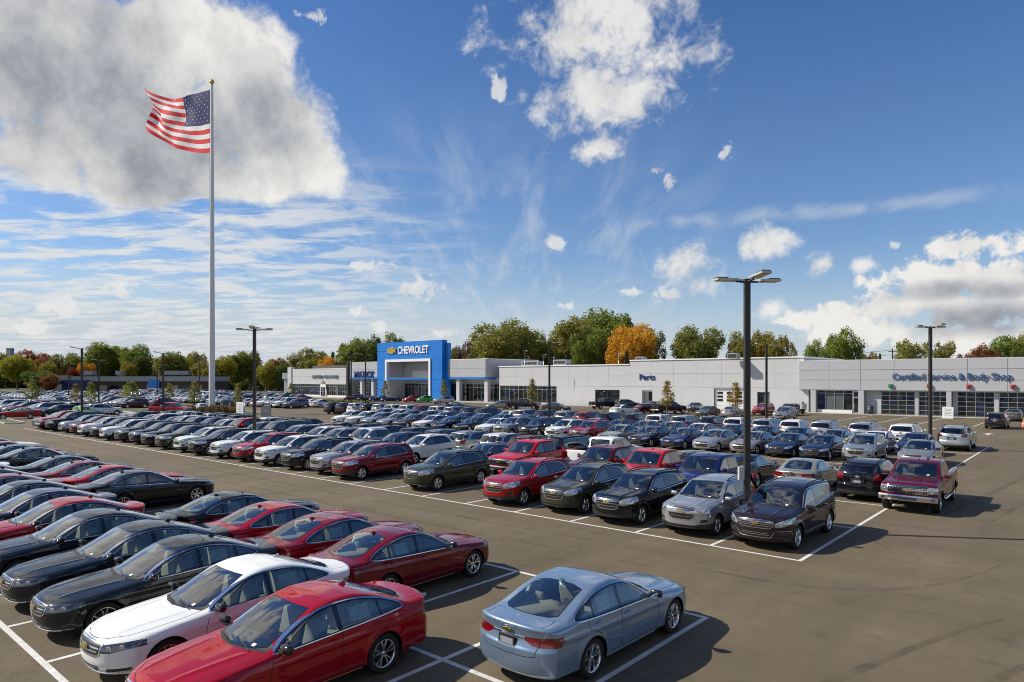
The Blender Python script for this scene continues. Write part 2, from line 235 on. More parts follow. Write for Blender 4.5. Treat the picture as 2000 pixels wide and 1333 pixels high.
class Shape:
    """A vehicle skin as an implicit solid: roof and bonnet profile, flanks, nose and tail."""
    def __init__(s, d):
        s.d = d; s.P = pchip(d['top']); s.zb = pchip(d['belt']); s.W = pchip(d['plan'])
        s.nf = pchip(d['nose']); s.nr = pchip(d['tail']); s.L2 = d['L'] / 2
    def side(s, x, z):
        d = s.d; zb = s.zb(x); w = s.W(x)
        low = w - d.get('bulge', .05) * ((z - .62) / .45)**2 * np.where(z < .62, 1.0, .55)
        zc = d.get('crease', .78) - .03 * x
        low = low + .014 * np.exp(-((z - zc) / .05)**2)
        for xw in d['axles']:
            r = np.sqrt((x - xw)**2 + (z - d['R'])**2)
            low = low + d.get('flare', .014) * np.exp(-((r - d['arch']) / .07)**2)
        zz = np.minimum(z, zb)
        lowb = w - d.get('bulge', .05) * ((zb - .62) / .45)**2 * .55
        up = lowb - d.get('shelf', .028) * sstep(-.02, .05, z - zb) - np.maximum(z - zb, 0) * d.get('tumble', .40)
        return np.where(z < zb, low, up) if False else low * (1 - sstep(zb - .03, zb + .03, z)) + up * sstep(zb - .03, zb + .03, z)
    def top(s, x, y):
        d = s.d
        sh = d.get('wrap', .17) * np.tanh((x - d['mid']) / .5)
        y2 = np.minimum(y*y, 1.2)
        xx = x + sh * y2 * (1 + .6*y2)
        xh = d['hood'][0][0]; yc = d.get('ridge_y', .50) - .10*(x - xh)
        ridge = d.get('ridge', .014) * np.exp(-((np.abs(y) - yc)/.045)**2) * sstep(xh - .05, xh + .12, x) * sstep(s.L2 - .12, s.L2 - .5, x)
        return s.P(xx) - d.get('crown', .05) * y2 + ridge
    def f(s, x, y, z):
        d = s.d; ay = np.abs(y)
        a = z - s.top(x, y)
        b = ay - s.side(x, z)
        yy = ay / .9
        c = x - (s.L2 - s.nf(z) - d['cf'][0]*yy**2 - d['cf'][1]*yy**4)
        e = -x - (s.L2 - s.nr(z) - d['cr'][0]*yy**2 - d['cr'][1]*yy**4)
        g = d['zbot'] - z + .04
        v = smax(a * .9, b, d.get('k', .10))
        v = smax(v, c, d.get('kf', .16)); v = smax(v, e, d.get('kr', .12))
        return smax(v, g, .06)
    def grad(s, p):
        e = 2e-3; x, y, z = p[:, 0], p[:, 1], p[:, 2]
        g = np.stack([s.f(x+e, y, z) - s.f(x-e, y, z), s.f(x, y+e, z) - s.f(x, y-e, z), s.f(x, y, z+e) - s.f(x, y, z-e)], 1)
        g[np.abs(y) < 1e-4, 1] = 0
        return g / np.maximum(np.linalg.norm(g, axis=1, keepdims=True), 1e-9)
    def cast(s, o, dr, tmax=4.5, n=90):
        o = np.asarray(o, float); dr = np.asarray(dr, float)
        t0 = np.zeros(len(o)); t1 = np.full(len(o), tmax); done = np.zeros(len(o), bool)
        pv = np.zeros(len(o))
        for t in np.linspace(0, tmax, n)[1:]:
            p = o + dr*t; v = s.f(p[:, 0], p[:, 1], p[:, 2])
            hit = (~done) & (v > 0); t0[hit] = pv[hit]; t1[hit] = t; done |= hit
            pv = np.full(len(o), t)
        for _ in range(26):
            tm = (t0 + t1) / 2; p = o + dr*tm[:, None]; v = s.f(p[:, 0], p[:, 1], p[:, 2])
            t1 = np.where(v > 0, tm, t1); t0 = np.where(v > 0, t0, tm)
        return o + dr * ((t0 + t1) / 2)[:, None]
    def on(s, view, pts):
        """points (a, b) of a view, dropped on the skin: side (x,z), front/rear (y,z), top (x,y)"""
        a = np.array(pts, float); n = len(a); z0 = np.zeros(n)
        if view == 'side': o = np.stack([a[:, 0], z0 + 2.2, a[:, 1]], 1); dr = np.tile([0, -1., 0], (n, 1))
        elif view == 'front': o = np.stack([z0 + 4.5, a[:, 0], a[:, 1]], 1); dr = np.tile([-1., 0, 0], (n, 1))
        elif view == 'rear': o = np.stack([z0 - 4.5, a[:, 0], a[:, 1]], 1); dr = np.tile([1., 0, 0], (n, 1))
        else: o = np.stack([a[:, 0], a[:, 1], z0 + 3], 1); dr = np.tile([0, 0, -1.], (n, 1))
        t0 = np.zeros(n); t1 = np.full(n, 5.); done = np.zeros(n, bool); pv = 0.
        for t in np.linspace(0, 5, 200)[1:]:
            p = o + dr*t; v = s.f(p[:, 0], p[:, 1], p[:, 2])
            hit = (~done) & (v < 0); t0[hit] = pv; t1[hit] = t; done |= hit; pv = t
        for _ in range(24):
            tm = (t0 + t1) / 2; p = o + dr*tm[:, None]; v = s.f(p[:, 0], p[:, 1], p[:, 2])
            t1 = np.where(v < 0, tm, t1); t0 = np.where(v < 0, t0, tm)
        return o + dr * t1[:, None]

def smooth_poly(pts, n=3, sharp=()):
    """closed Catmull-Rom through the corners; the corners listed in sharp stay sharp"""
    out = []; N = len(pts); P = [np.array(p, float) for p in pts]
    for i in range(N):
        p0, p1, p2, p3 = P[i-1], P[i], P[(i+1) % N], P[(i+2) % N]
        if i in sharp: p0 = p1
        if (i+1) % N in sharp: p3 = p2
        for j in range(n):
            t = j / n
            q = .5*((2*p1) + (p2-p0)*t + (2*p0-5*p1+4*p2-p3)*t*t + (-p0+3*p1-3*p2+p3)*t**3)
            out.append((q[0], q[1]))
    return out

def offset_poly(pts, r):
    """grow a closed outline outwards by r"""
    P = np.array(pts); N = len(P); a = 0
    for i in range(N): a += P[i-1][0]*P[i][1] - P[i][0]*P[i-1][1]
    sg = 1 if a > 0 else -1
    out = []
    for i in range(N):
        e1 = P[i] - P[i-1]; e2 = P[(i+1) % N] - P[i]
        n1 = np.array([e1[1], -e1[0]]) / (np.linalg.norm(e1) + 1e-9) * sg
        n2 = np.array([e2[1], -e2[0]]) / (np.linalg.norm(e2) + 1e-9) * sg
        m = n1 + n2; m /= (np.linalg.norm(m) + 1e-9)
        out.append(tuple(P[i] + m * r / max(.55, float(m @ n1))))
    return out

def circle_poly(cx, cz, r, n=26):
    return [(cx + r*math.cos(2*PI*i/n), cz + r*math.sin(2*PI*i/n)) for i in range(n)]

def inside(poly, a, b):
    c = False; n = len(poly); j = n - 1
    for i in range(n):
        xi, yi = poly[i]; xj, yj = poly[j]
        if (yi > b) != (yj > b) and a < (xj - xi)*(b - yi)/(yj - yi) + xi: c = not c
        j = i
    return c

AX = {'side': (0, 2), 'front': (1, 2), 'rear': (1, 2), 'top': (0, 1)}
class Skin:
    """half of the skin (y >= 0) as a mesh that can be cut along outlines, then shared out to parts"""
    def __init__(s, shape, dx=.05, nth=64):
        s.S = shape; d = shape.d; xa, xb = -shape.L2 + d.get('fan', .8), shape.L2 - d.get('fan', .8)
        zc = d.get('zc', .62); nx = int((xb - xa)/dx)
        th = np.linspace(-PI/2, PI/2, nth + 1)
        rows = []
        fan = np.linspace(0, PI/2, 30)[1:]
        for ph in fan: rows.append((xa, -math.cos(ph), math.sin(ph)))
        for x in np.linspace(xa, xb, nx)[1:-1]: rows.append((x, 0., 1.))
        for ph in fan[::-1]: rows.append((xb, math.cos(ph), math.sin(ph)))
        O = []; D = []
        for (x, cx, sn) in rows:
            for t in th:
                O.append((x, 0, zc)); D.append((cx, sn*math.cos(t), sn*math.sin(t)))
        O.append((xa, 0, zc)); D.append((-1, 0, 0)); O.append((xb, 0, zc)); D.append((1, 0, 0))
        p = shape.cast(O, D)
        bm = s.bm = bmesh.new()
        V = [bm.verts.new(q) for q in p]
        m = nth + 1; R = len(rows)
        for i in range(R - 1):
            for j in range(nth):
                bm.faces.new((V[i*m+j], V[(i+1)*m+j], V[(i+1)*m+j+1], V[i*m+j+1]))
        for j in range(nth):
            bm.faces.new((V[-2], V[j], V[j+1])); bm.faces.new((V[-1], V[(R-1)*m+j+1], V[(R-1)*m+j]))
        s.tag = bm.faces.layers.int.new('tag'); s.names = ['body']
        bmesh.ops.recalc_face_normals(bm, faces=bm.faces)
    def cut(s, name, view, poly, cond):
        """score the skin along poly and hand the faces inside to part `name`"""
        if name not in s.names: s.names.append(name)
        tid = s.names.index(name); bm = s.bm; ia, ib = AX[view]
        pa = [p[0] for p in poly]; pb = [p[1] for p in poly]; mg = .09
        a0, a1, b0, b1 = min(pa)-mg, max(pa)+mg, min(pb)-mg, max(pb)+mg
        bm.normal_update()
        pool = set()
        for f in bm.faces:
            c = f.calc_center_median()
            if a0 < c[ia] < a1 and b0 < c[ib] < b1 and cond(c, f.normal): pool.add(f)
        n = len(poly)
        for i in range(n):
            (xa, ya), (xb, yb) = poly[i], poly[(i+1) % n]
            L = math.hypot(xb-xa, yb-ya)
            if L < 1e-5: continue
            lo_a, hi_a, lo_b, hi_b = min(xa, xb)-.004, max(xa, xb)+.004, min(ya, yb)-.004, max(ya, yb)+.004
            sel = []
            for f in pool:
                if not f.is_valid: continue
                va = [v.co[ia] for v in f.verts]; vb = [v.co[ib] for v in f.verts]
                if max(va) < lo_a or min(va) > hi_a or max(vb) < lo_b or min(vb) > hi_b: continue
                sel.append(f)
            if not sel: continue
            co = [0, 0, 0]; no = [0, 0, 0]
            co[ia], co[ib] = xa, ya; no[ia], no[ib] = (yb-ya)/L, -(xb-xa)/L
            geo = set(sel)
            for f in sel: geo.update(f.edges); geo.update(f.verts)
            r = bmesh.ops.bisect_plane(bm, geom=list(geo), dist=2e-4, plane_co=co, plane_no=no)
            pool.update(g for g in r['geom'] if isinstance(g, bmesh.types.BMFace))
        for f in pool:
            if f.is_valid:
                c = f.calc_center_median()
                if inside(poly, c[ia], c[ib]): f[s.tag] = tid
    def part(s, names, mirror=True, both=True, drop=False):
        """(verts, faces) of the parts named; both halves unless both is False"""
        ids = {s.names.index(n) for n in names if n in s.names}
        idx = {}; V = []; F = []
        for f in s.bm.faces:
            if f[s.tag] in ids:
                q = []
                for v in f.verts:
                    if v not in idx: idx[v] = len(V); V.append(tuple(v.co))
                    q.append(idx[v])
                F.append(q)
        return V, F

def mirror_join(V, F):
    V2 = list(V); mp = {}
    for i, v in enumerate(V):
        if abs(v[1]) < 1e-4: mp[i] = i
        else: mp[i] = len(V2); V2.append((v[0], -v[1], v[2]))
    return V2, list(F) + [[mp[i] for i in reversed(f)] for f in F]
def mirror_only(V, F):
    return [(v[0], -v[1], v[2]) for v in V], [list(reversed(f)) for f in F]
# ---------------------------------------------------------------- vehicle parts
class Geo:
    """faces gathered for one mesh; every face remembers its material"""
    def __init__(s): s.V = []; s.F = []; s.M = []; s.S = []; s.N = {}
    def add(s, V, F, mat, smooth=False, shape=None):
        o = len(s.V); s.V += [tuple(v) for v in V]
        for f in F: s.F.append([o + i for i in f]); s.M.append(mat); s.S.append(smooth)
        if shape is not None and len(V):
            a = np.array(V, float); g = shape.grad(a)
            for i in range(len(V)): s.N[o + i] = g[i]
        return s
    def xf(s, R=None, t=(0, 0, 0)):
        if R is not None:
            s.V = [tuple(R @ Vector(v)) for v in s.V]
            for k in s.N: s.N[k] = np.array(R @ Vector(s.N[k]))
        s.V = [(v[0]+t[0], v[1]+t[1], v[2]+t[2]) for v in s.V]
        return s
    def join(s, o, t=(0, 0, 0), rz=0.):
        c, sn = math.cos(rz), math.sin(rz); b = len(s.V)
        s.V += [(v[0]*c - v[1]*sn + t[0], v[0]*sn + v[1]*c + t[1], v[2] + t[2]) for v in o.V]
        for f, m, k in zip(o.F, o.M, o.S): s.F.append([b + i for i in f]); s.M.append(m); s.S.append(k)
        for k, n in o.N.items(): s.N[b + k] = np.array((n[0]*c - n[1]*sn, n[0]*sn + n[1]*c, n[2]))
        return s
    def mirrored(s):
        g = Geo(); g.V = [(v[0], -v[1], v[2]) for v in s.V]; g.F = [list(reversed(f)) for f in s.F]
        g.M = list(s.M); g.S = list(s.S); g.N = {k: np.array((n[0], -n[1], n[2])) for k, n in s.N.items()}
        return g
    def both(s): return s.join(s.mirrored())
    def box(s, c, h, mat, rz=0., taper=1., ry=0.):
        cx, cy, cz = c; hx, hy, hz = h; V = []
        for sz in (-1, 1):
            k = taper if sz > 0 else 1.
            for sx, sy in ((-1, -1), (1, -1), (1, 1), (-1, 1)):
                x, y, z = sx*hx*k, sy*hy*k, sz*hz
                x, z = x*math.cos(ry) + z*math.sin(ry), -x*math.sin(ry) + z*math.cos(ry)
                V.append((cx + x*math.cos(rz) - y*math.sin(rz), cy + x*math.sin(rz) + y*math.cos(rz), cz + z))
        return s.add(V, [(0, 3, 2, 1), (4, 5, 6, 7), (0, 1, 5, 4), (1, 2, 6, 5), (2, 3, 7, 6), (3, 0, 4, 7)], mat)
    def lathe(s, prof, mat, n=28, axis='z', c=(0, 0, 0), smooth=True, cap=False):
        """prof: (radius, height) pairs"""
        V = []; F = []; m = len(prof)
        for i in range(n):
            a = 2*PI*i/n; ca, sa = math.cos(a), math.sin(a)
            for r, t in prof:
                p = (r*ca, r*sa, t) if axis == 'z' else ((r*ca, t, -r*sa) if axis == 'y' else (t, r*ca, r*sa))
                V.append((p[0]+c[0], p[1]+c[1], p[2]+c[2]))
        for i in range(n):
            k = (i + 1) % n
            for j in range(m - 1): F.append((i*m+j, k*m+j, k*m+j+1, i*m+j+1))
        if cap: F.append([i*m + m - 1 for i in range(n)]); F.append([i*m for i in reversed(range(n))])
        return s.add(V, F, mat, smooth)
    def tube(s, pts, r, mat, n=8, smooth=True):
        V = []; F = []; P = [Vector(p) for p in pts]; rr = r if isinstance(r, (list, tuple)) else [r]*len(P)
        up = Vector((0, 0, 1))
        for i, p in enumerate(P):
            t = (P[min(i+1, len(P)-1)] - P[max(i-1, 0)]).normalized()
            a = t.cross(up) if abs(t.z) < .95 else t.cross(Vector((1, 0, 0)))
            a.normalize(); b = t.cross(a)
            for k in range(n):
                th = 2*PI*k/n; V.append(tuple(p + (a*math.cos(th) + b*math.sin(th))*rr[i]))
        for i in range(len(P)-1):
            for k in range(n): F.append((i*n+k, i*n+(k+1) % n, (i+1)*n+(k+1) % n, (i+1)*n+k))
        F.append(list(range(n))); F.append([(len(P)-1)*n + k for k in reversed(range(n))])
        return s.add(V, F, mat, smooth)
    def strip(s, shape, view, pts, w, h, mat, step=.06, base=-.006):
        """a raised band of width w and height h along a line of the skin"""
        q = []
        for (a, b) in zip(pts[:-1], pts[1:]):
            n = max(1, int(math.hypot(b[0]-a[0], b[1]-a[1]) / step))
            q += [(a[0] + (b[0]-a[0])*i/n, a[1] + (b[1]-a[1])*i/n) for i in range(n)]
        q.append(pts[-1]); p = shape.on(view, q); g = shape.grad(p); V = []; F = []; n = len(q)
        for i in range(n):
            t = p[min(i+1, n-1)] - p[max(i-1, 0)]; t /= np.linalg.norm(t) + 1e-9
            b = np.cross(g[i], t); b /= np.linalg.norm(b) + 1e-9
            V += [p[i] - b*w/2 + g[i]*base, p[i] - b*w*.42 + g[i]*h, p[i] + b*w*.42 + g[i]*h, p[i] + b*w/2 + g[i]*base]
        for i in range(n-1):
            o = i*4
            for k in range(3): F.append((o+k, o+k+1, o+k+5, o+k+4))
        F += [(0, 3, 2, 1), ((n-1)*4, (n-1)*4+1, (n-1)*4+2, (n-1)*4+3)]
        V = [tuple(v) for v in V]
        a, b_, c = (np.array(V[i]) for i in F[1][:3])
        if np.dot(np.cross(b_-a, c-a), g[0]) < 0: F = [tuple(reversed(f)) for f in F]
        return s.add(V, F, mat)
    def plate(s, outline, c, ax, ay, th, mat):
        """a flat plate: outline in the plane of ax, ay round c, th thick along ax x ay"""
        ax = np.array(ax, float); ay = np.array(ay, float); n = np.cross(ax, ay); c = np.array(c, float); m = len(outline)
        V = [tuple(c + ax*u + ay*v) for u, v in outline] + [tuple(c + ax*u + ay*v + n*th) for u, v in outline]
        F = [list(reversed(range(m))), [m + i for i in range(m)]] + [(i, (i+1) % m, m + (i+1) % m, m + i) for i in range(m)]
        return s.add(V, F, mat)
    def mesh(s, name):
        me = bpy.data.meshes.new(name); me.from_pydata(s.V, [], s.F)
        names = []
        for m in s.M:
            if m not in names: names.append(m)
        for m in names: me.materials.append(MAT[m])
        me.polygons.foreach_set('material_index', [names.index(m) for m in s.M])
        me.polygons.foreach_set('use_smooth', s.S)
        me.update()
        if s.N:
            cn = np.zeros(len(me.loops)*3); me.corner_normals.foreach_get('vector', cn); cn = cn.reshape(-1, 3)
            vi = np.zeros(len(me.loops), int); me.loops.foreach_get('vertex_index', vi)
            has = np.zeros(len(s.V), bool); nn = np.zeros((len(s.V), 3))
            for k, n in s.N.items(): has[k] = True; nn[k] = n
            sel = has[vi]; cn[sel] = nn[vi][sel]
            me.normals_split_custom_set(cn.tolist())
        return me

BOWTIE = [(-.50, -.115), (-.215, -.115), (-.235, -.19), (.165, -.19), (.185, -.115), (.44, -.115), (.50, .115), (.215, .115), (.235, .19), (-.165, .19), (-.185, .115), (-.44, .115)]
def wheel_geo(R, w, rimr, style):
    ty = Geo(); h = w/2
    ty.lathe([(rimr*.99, -h*.86), (rimr*1.08, -h*.98), (R*.90, -h), (R*.975, -h*.86), (R, -h*.55), (R, h*.55), (R*.975, h*.86), (R*.90, h), (rimr*1.08, h*.98), (rimr*.99, h*.86)], 'tyre', 36, 'y')
    rim = Geo()
    rim.lathe([(rimr*1.0, h*.87), (rimr*.955, h*.90), (rimr*.92, h*.70), (rimr*.88, h*.05), (rimr*.86, -h*.9)], 'alloy', 32, 'y')
    rim.lathe([(.001, h*.15), (rimr*.62, h*.15), (rimr*.62, -h*.1)], 'iron', 24, 'y')
    rim.lathe([(.001, h*.74), (rimr*.13, h*.74), (rimr*.17, h*.64), (rimr*.17, h*.1)], 'alloy', 16, 'y')
    n, sp, r0w, r1w = {'twin': (5, .24, .016, .022), 'five': (5, 0, .050, .062), 'six': (6, 0, .040, .050), 'ten': (10, 0, .018, .024)}[style]
    for i in range(n):
        for sgn in ((-1, 1) if sp else (0,)):
            a0 = 2*PI*i/n + .3; a1 = a0 + sgn*sp; a0 = a0 + sgn*.16
            q = [(rimr*.12, a0, h*.70, r0w), (rimr*.55, (a0+a1)/2, h*.80, (r0w+r1w)/2), (rimr*.95, a1, h*.80, r1w)]
            V = []
            for r, a, y, ww in q:
                x, z = r*math.cos(a), r*math.sin(a); tx, tz = -math.sin(a), math.cos(a)
                V += [(x - tx*ww, y - .03, z - tz*ww), (x - tx*ww*.7, y, z - tz*ww*.7), (x + tx*ww*.7, y, z + tz*ww*.7), (x + tx*ww, y - .03, z + tz*ww)]
            F = []
            for k in range(2):
                for e in range(3): F.append((k*4+e, (k+1)*4+e, (k+1)*4+e+1, k*4+e+1))
            rim.add(V, F, 'alloy')
    return ty, rim

def ellipsoid(g, c, r, mat, n=10, m=7):
    V = []; F = []
    for j in range(m+1):
        t = PI*j/m
        for i in range(n):
            a = 2*PI*i/n; V.append((c[0] + r[0]*math.sin(t)*math.cos(a), c[1] + r[1]*math.sin(t)*math.sin(a), c[2] + r[2]*math.cos(t)))
    for j in range(m):
        for i in range(n): F.append((j*n+i, (j+1)*n+i, (j+1)*n+(i+1) % n, j*n+(i+1) % n))
    return g.add(V, F, mat, True)

def soft_box(g, c, h, mat, r=.06, tilt=0.):
    """a cushion: box with rounded edges"""
    bm = bmesh.new(); bmesh.ops.create_cube(bm, size=1.)
    for v in bm.verts: v.co = (v.co.x*2*h[0], v.co.y*2*h[1], v.co.z*2*h[2])
    bmesh.ops.bevel(bm, geom=bm.edges[:], offset=min(r, min(h)*.8), segments=2, profile=.6, affect='EDGES')
    ct, st = math.cos(tilt), math.sin(tilt)
    V = [(v.co.x*ct + v.co.z*st + c[0], v.co.y + c[1], -v.co.x*st + v.co.z*ct + c[2]) for v in bm.verts]
    bm.verts.index_update(); F = [[v.index for v in f.verts] for f in bm.faces]; bm.free()
    return g.add(V, F, mat, True)

PIECES = {}
def build_vehicle(kind, d):
    """cut one kind of vehicle into its parts: [(name, parent name or None, mesh per name, place, turn, key)]"""
    S = Shape(d); K = Skin(S, d.get('dx', .05), d.get('nth', 64)); L2 = S.L2; out = []
    xf0, xr0 = d['axles']; R = d['R']; wcx = S.W(xf0) - d['tyre_w']/2 - .012
    # --- scoring the skin
    if 'clad' in d: K.cut('cladding', 'side', [(-3.5, -.1), (3.5, -.1), (3.5, d['clad']), (-3.5, d['clad'])], lambda c, n: True)
    for nm, poly in d.get('front', {}).items():
        K.cut(nm, 'front', poly, lambda c, n, m=d.get('front_x', {}).get(nm, L2-.62): c.x > m)
    for nm, poly in d.get('rear', {}).items():
        K.cut(nm, 'rear', poly, lambda c, n, m=d.get('rear_x', {}).get(nm, -L2+.55): c.x < m)
    if 'hood' in d: K.cut('hood', 'top', d['hood'], lambda c, n: n.z > .25 and c.x > d['hood'][0][0]-.4)
    for nm, poly in d['doors'].items():
        K.cut(nm, 'side', poly, lambda c, n: n.y > .3)
    wz = d['wind']
    K.cut('cowl', 'top', wz['cowl'], lambda c, n: n.z > .1 and c.z > wz['zmin']-.12)
    K.cut('wind_edge', 'top', offset_poly(wz['glass'], .022), lambda c, n: c.z > wz['zmin'])
    K.cut('windshield', 'top', wz['glass'], lambda c, n: c.z > wz['zmin'])
    if 'back_top' in d:
        K.cut('back_edge', 'top', offset_poly(d['back_top'], .022), lambda c, n: n.z > .1 and c.x < -.5)
        K.cut('rear_window', 'top', d['back_top'], lambda c, n: n.z > .1 and c.x < -.5)
    if 'back_rear' in d:
        K.cut('back_edge', 'rear', offset_poly(d['back_rear'], .02), lambda c, n: n.x < -.05 and c.x < -.4)
        K.cut('rear_window', 'rear', d['back_rear'], lambda c, n: n.x < -.05 and c.x < -.4)
    dlo = d['dlo']; dcond = lambda c, n: n.y > .06 and c.y > .42 and n.z < .9
    if d.get('dlo_trim', .019): K.cut('trim', 'side', offset_poly(dlo, d.get('dlo_trim', .019)), dcond)
    K.cut('pillar', 'side', dlo, dcond)
    for nm, poly in d['panes'].items(): K.cut(nm, 'side', poly, dcond)
    if 'quarter' in d: K.cut('quarter_glass', 'side', d['quarter'], lambda c, n: n.y > .3)
    if 'sunroof' in d: K.cut('sunroof', 'top', d['sunroof'], lambda c, n: n.z > .6)
    if 'bed' in d: K.cut('bed_hole', 'top', d['bed'], lambda c, n: n.z > .5)
    # arches last, so that nothing fills them again
    for xw in d['axles']:
        K.cut('arch', 'side', circle_poly(xw, R, d['arch']), lambda c, n: c.y > .5)
    def skin(name, mat, both=False, mj=True):
        g = Geo(); V, F = K.part([name])
        if mj: V, F = mirror_join(V, F)
        return g.add(V, F, mat, True, S)
    def put(name, parent, geo, loc=(0, 0, 0), rz=0., key=None, grp='body'):
        if geo.F: out.append(dict(name=name, parent=parent, geo=geo, loc=loc, rz=rz, key=key or name, grp=grp))
    # --- body with its small fixed pieces
    body = skin('body', 'paint')
    for nm, mt in (('cladding', 'plastic'), ('cowl', 'plastic'), ('wind_edge', 'frit'), ('back_edge', 'frit'), ('pillar', 'frit'), ('bumper_dark', 'plastic'), ('recess', 'plastic')):
        if nm in K.names: body.join(skin(nm, d.get('mats', {}).get(nm, mt)))
    for xw in d['axles']:                                   # wheel wells
        w = Geo(); a = d['arch'] + .004; pts = [(xw + a*math.cos(t), R + a*math.sin(t)) for t in np.linspace(-.25, PI+.25, 18)]
        yo = S.on('side', [(p[0], max(p[1], d['zbot']+.02)) for p in pts])[:, 1]
        V = []
        for (x, z), y in zip(pts, yo): V += [(x, .50, z), (x, max(.6, y - .012), z)]
        w.add(V, [(2*i, 2*i+1, 2*i+3, 2*i+2) for i in range(len(pts)-1)], 'dark')
        w.add([(x, .50, z) for x, z in pts], [list(range(len(pts)))], 'dark')
        body.join(w.both())
    gap = Geo()
    for view, line in d['gaps']: gap.strip(S, view, line, .012, .0012, 'gap', base=.0006)
    body.join(gap.both())
    put('body', None, body, key='body')
    for nm in d['doors']:
        V, F = K.part([nm]); g = Geo().add(V, F, 'paint', True, S)
        for sgn in (1, -1):
            gg = g if sgn > 0 else g.mirrored(); key = nm + str(sgn)
            put('door', None, gg, key=key)
            hx, hz = d['handles'][nm]; p = S.on('side', [(hx - .10, hz), (hx + .08, hz)])
            hd = Geo(); q = [tuple(p[0]), (p[0][0] + .02, p[0][1] + .03, hz + .004), (p[1][0] - .02, p[1][1] + .03, hz + .008), tuple(p[1])]
            hd.tube(q, .014, d.get('handle_mat', 'paint'), 6)
            put('handle', key, hd if sgn > 0 else hd.mirrored(), key='h' + key)
    if 'hood' in d: put('hood', None, skin('hood', 'paint'))
    put('windshield', None, skin('windshield', 'glass'), grp='windshield')
    put('rear_window', None, skin('rear_window', d.get('rear_glass', 'glass')), grp='rear_window')
    for nm in list(d['panes']) + (['quarter_glass'] if 'quarter' in d else []):
        V, F = K.part([nm]); g = Geo().add(V, F, d.get('pane_mat', {}).get(nm, 'glass'), True, S)
        put('side_window', None, g, key=nm+'l', grp='side_window'); put('side_window', None, g.mirrored(), key=nm+'r', grp='side_window')
    if d.get('dlo_trim', .019):
        V, F = K.part(['trim']); g = Geo().add(V, F, d.get('trim_mat', 'chrome'), True, S)
        put('window_trim', None, g, key='trl'); put('window_trim', None, g.mirrored(), key='trr')
    if 'sunroof' in d: put('sunroof', None, skin('sunroof', 'frit'))
    for nm, mt, pn in (('headlight', d.get('head_mat', 'lens'), 'headlight'), ('taillight', 'tail_red', 'taillight'), ('fog', 'plastic', 'fog_recess')):
        if nm in K.names:
            V, F = K.part([nm]); g = Geo().add(V, F, mt, True, S)
            for sgn in (1, -1):
                put(pn, None, g if sgn > 0 else g.mirrored(), key=nm + str(sgn), grp=pn if pn != 'fog_recess' else 'body')
                if nm == 'headlight':
                    for nb, (yy, zz, rr) in enumerate(d['bulbs']):
                        b = Geo(); p = S.on('front', [(yy, zz)])[0]; n = S.grad(np.array([p]))[0]
                        b.lathe([(.001, .002), (rr*.5, .004), (rr, .010), (rr*1.15, .004)], 'chrome', 12, 'x')
                        b.V = [tuple(p + np.array((v[0]*n[0] - v[1]*n[1], v[0]*n[1] + v[1]*n[0], v[2]))) for v in b.V]
                        put('reflector', nm + str(sgn), b if sgn > 0 else b.mirrored(), key='b%d%d' % (sgn, nb), grp=pn)
    grille = skin('grille', d.get('grille_mat', 'mesh_dark'))
    if 'grille_low' in K.names: grille.join(skin('grille_low', d.get('grille_mat', 'mesh_dark')))
    for line, w, hh in d.get('bars', []): grille.strip(S, 'front', line, w, hh, d.get('bar_mat', 'chrome'), base=-.012)
    for line, w, hh in d.get('bars_half', []): grille.join(Geo().strip(S, 'front', line, w, hh, d.get('bar_mat', 'chrome'), base=-.012).both())
    put('grille', None, grille)
    for view, line, w, hh, mt, nm in d.get('strips', []):
        put(nm, None, Geo().strip(S, view, line, w, hh, mt, base=-.01), key=nm + str(line[0]))
    for view, line, w, hh, mt, nm in d.get('strips_half', []):
        g = Geo().strip(S, view, line, w, hh, mt, base=-.01)
        put(nm, None, g, key=nm + 'l' + str(line[0])); put(nm, None, g.mirrored(), key=nm + 'r' + str(line[0]))
    for view, zz, sc in (('front', d['emblem_f'][0], d['emblem_f'][1]), ('rear', d['emblem_r'][0], d['emblem_r'][1])):
        p = S.on(view, [(0, zz)])[0]; n = S.grad(np.array([p]))[0]; sg = 1 if view == 'front' else -1
        up = np.array((-n[2]*sg, 0, abs(n[0]))); up /= np.linalg.norm(up)
        e = Geo().plate([(u*1.16, v*1.3) for u, v in BOWTIE], p + n*.016, np.array((0, sg, 0))*sc, up*sc, .012/sc/sc, 'chrome')
        e.plate(BOWTIE, p + n*.026, np.array((0, sg, 0))*sc, up*sc, .012/sc/sc, 'gold')
        put('emblem', None, e, key='em' + view)
    p = S.on('rear', [(0, d['plate_z'])])[0]
    put('number_plate', None, Geo().box((p[0] - .008, 0, d['plate_z']), (.012, .17, .085), 'plastic').box((p[0] - .022, 0, d['plate_z'] - .012), (.004, .14, .05), 'plate'))
    # --- mirrors, wipers, aerial, tag
    mx, my, mz = d['mirror']; y0 = S.on('side', [(mx, mz - .02)])[0][1]
    m = Geo(); soft_box(m, (mx - .02, y0 + .13, mz + .05), (.06, .115, .068), d.get('mirror_mat', 'paint'), r=.045)
    m.box((mx, y0 + .03, mz), (.04, .07, .018), 'plastic')
    m.plate([(-.07, -.045), (.07, -.045), (.075, .04), (-.07, .045)], (mx - .096, y0 + .13, mz + .045), (0, -1, 0), (0, 0, 1), .004, 'mirror')
    put('mirror', None, m, key='ml', grp='mirror'); put('mirror', None, m.mirrored(), key='mr', grp='mirror')
    for k, (a, b) in enumerate(d['wipers']):
        p = S.on('top', [(a[0], a[1]), ((a[0]+b[0])/2, (a[1]+b[1])/2), b]) + np.array([[0, 0, .02], [.0, 0, .022], [0, 0, .02]])
        put('wiper', None, Geo().tube([tuple(q) for q in p], .009, 'plastic', 5), key='wi' + str(k))
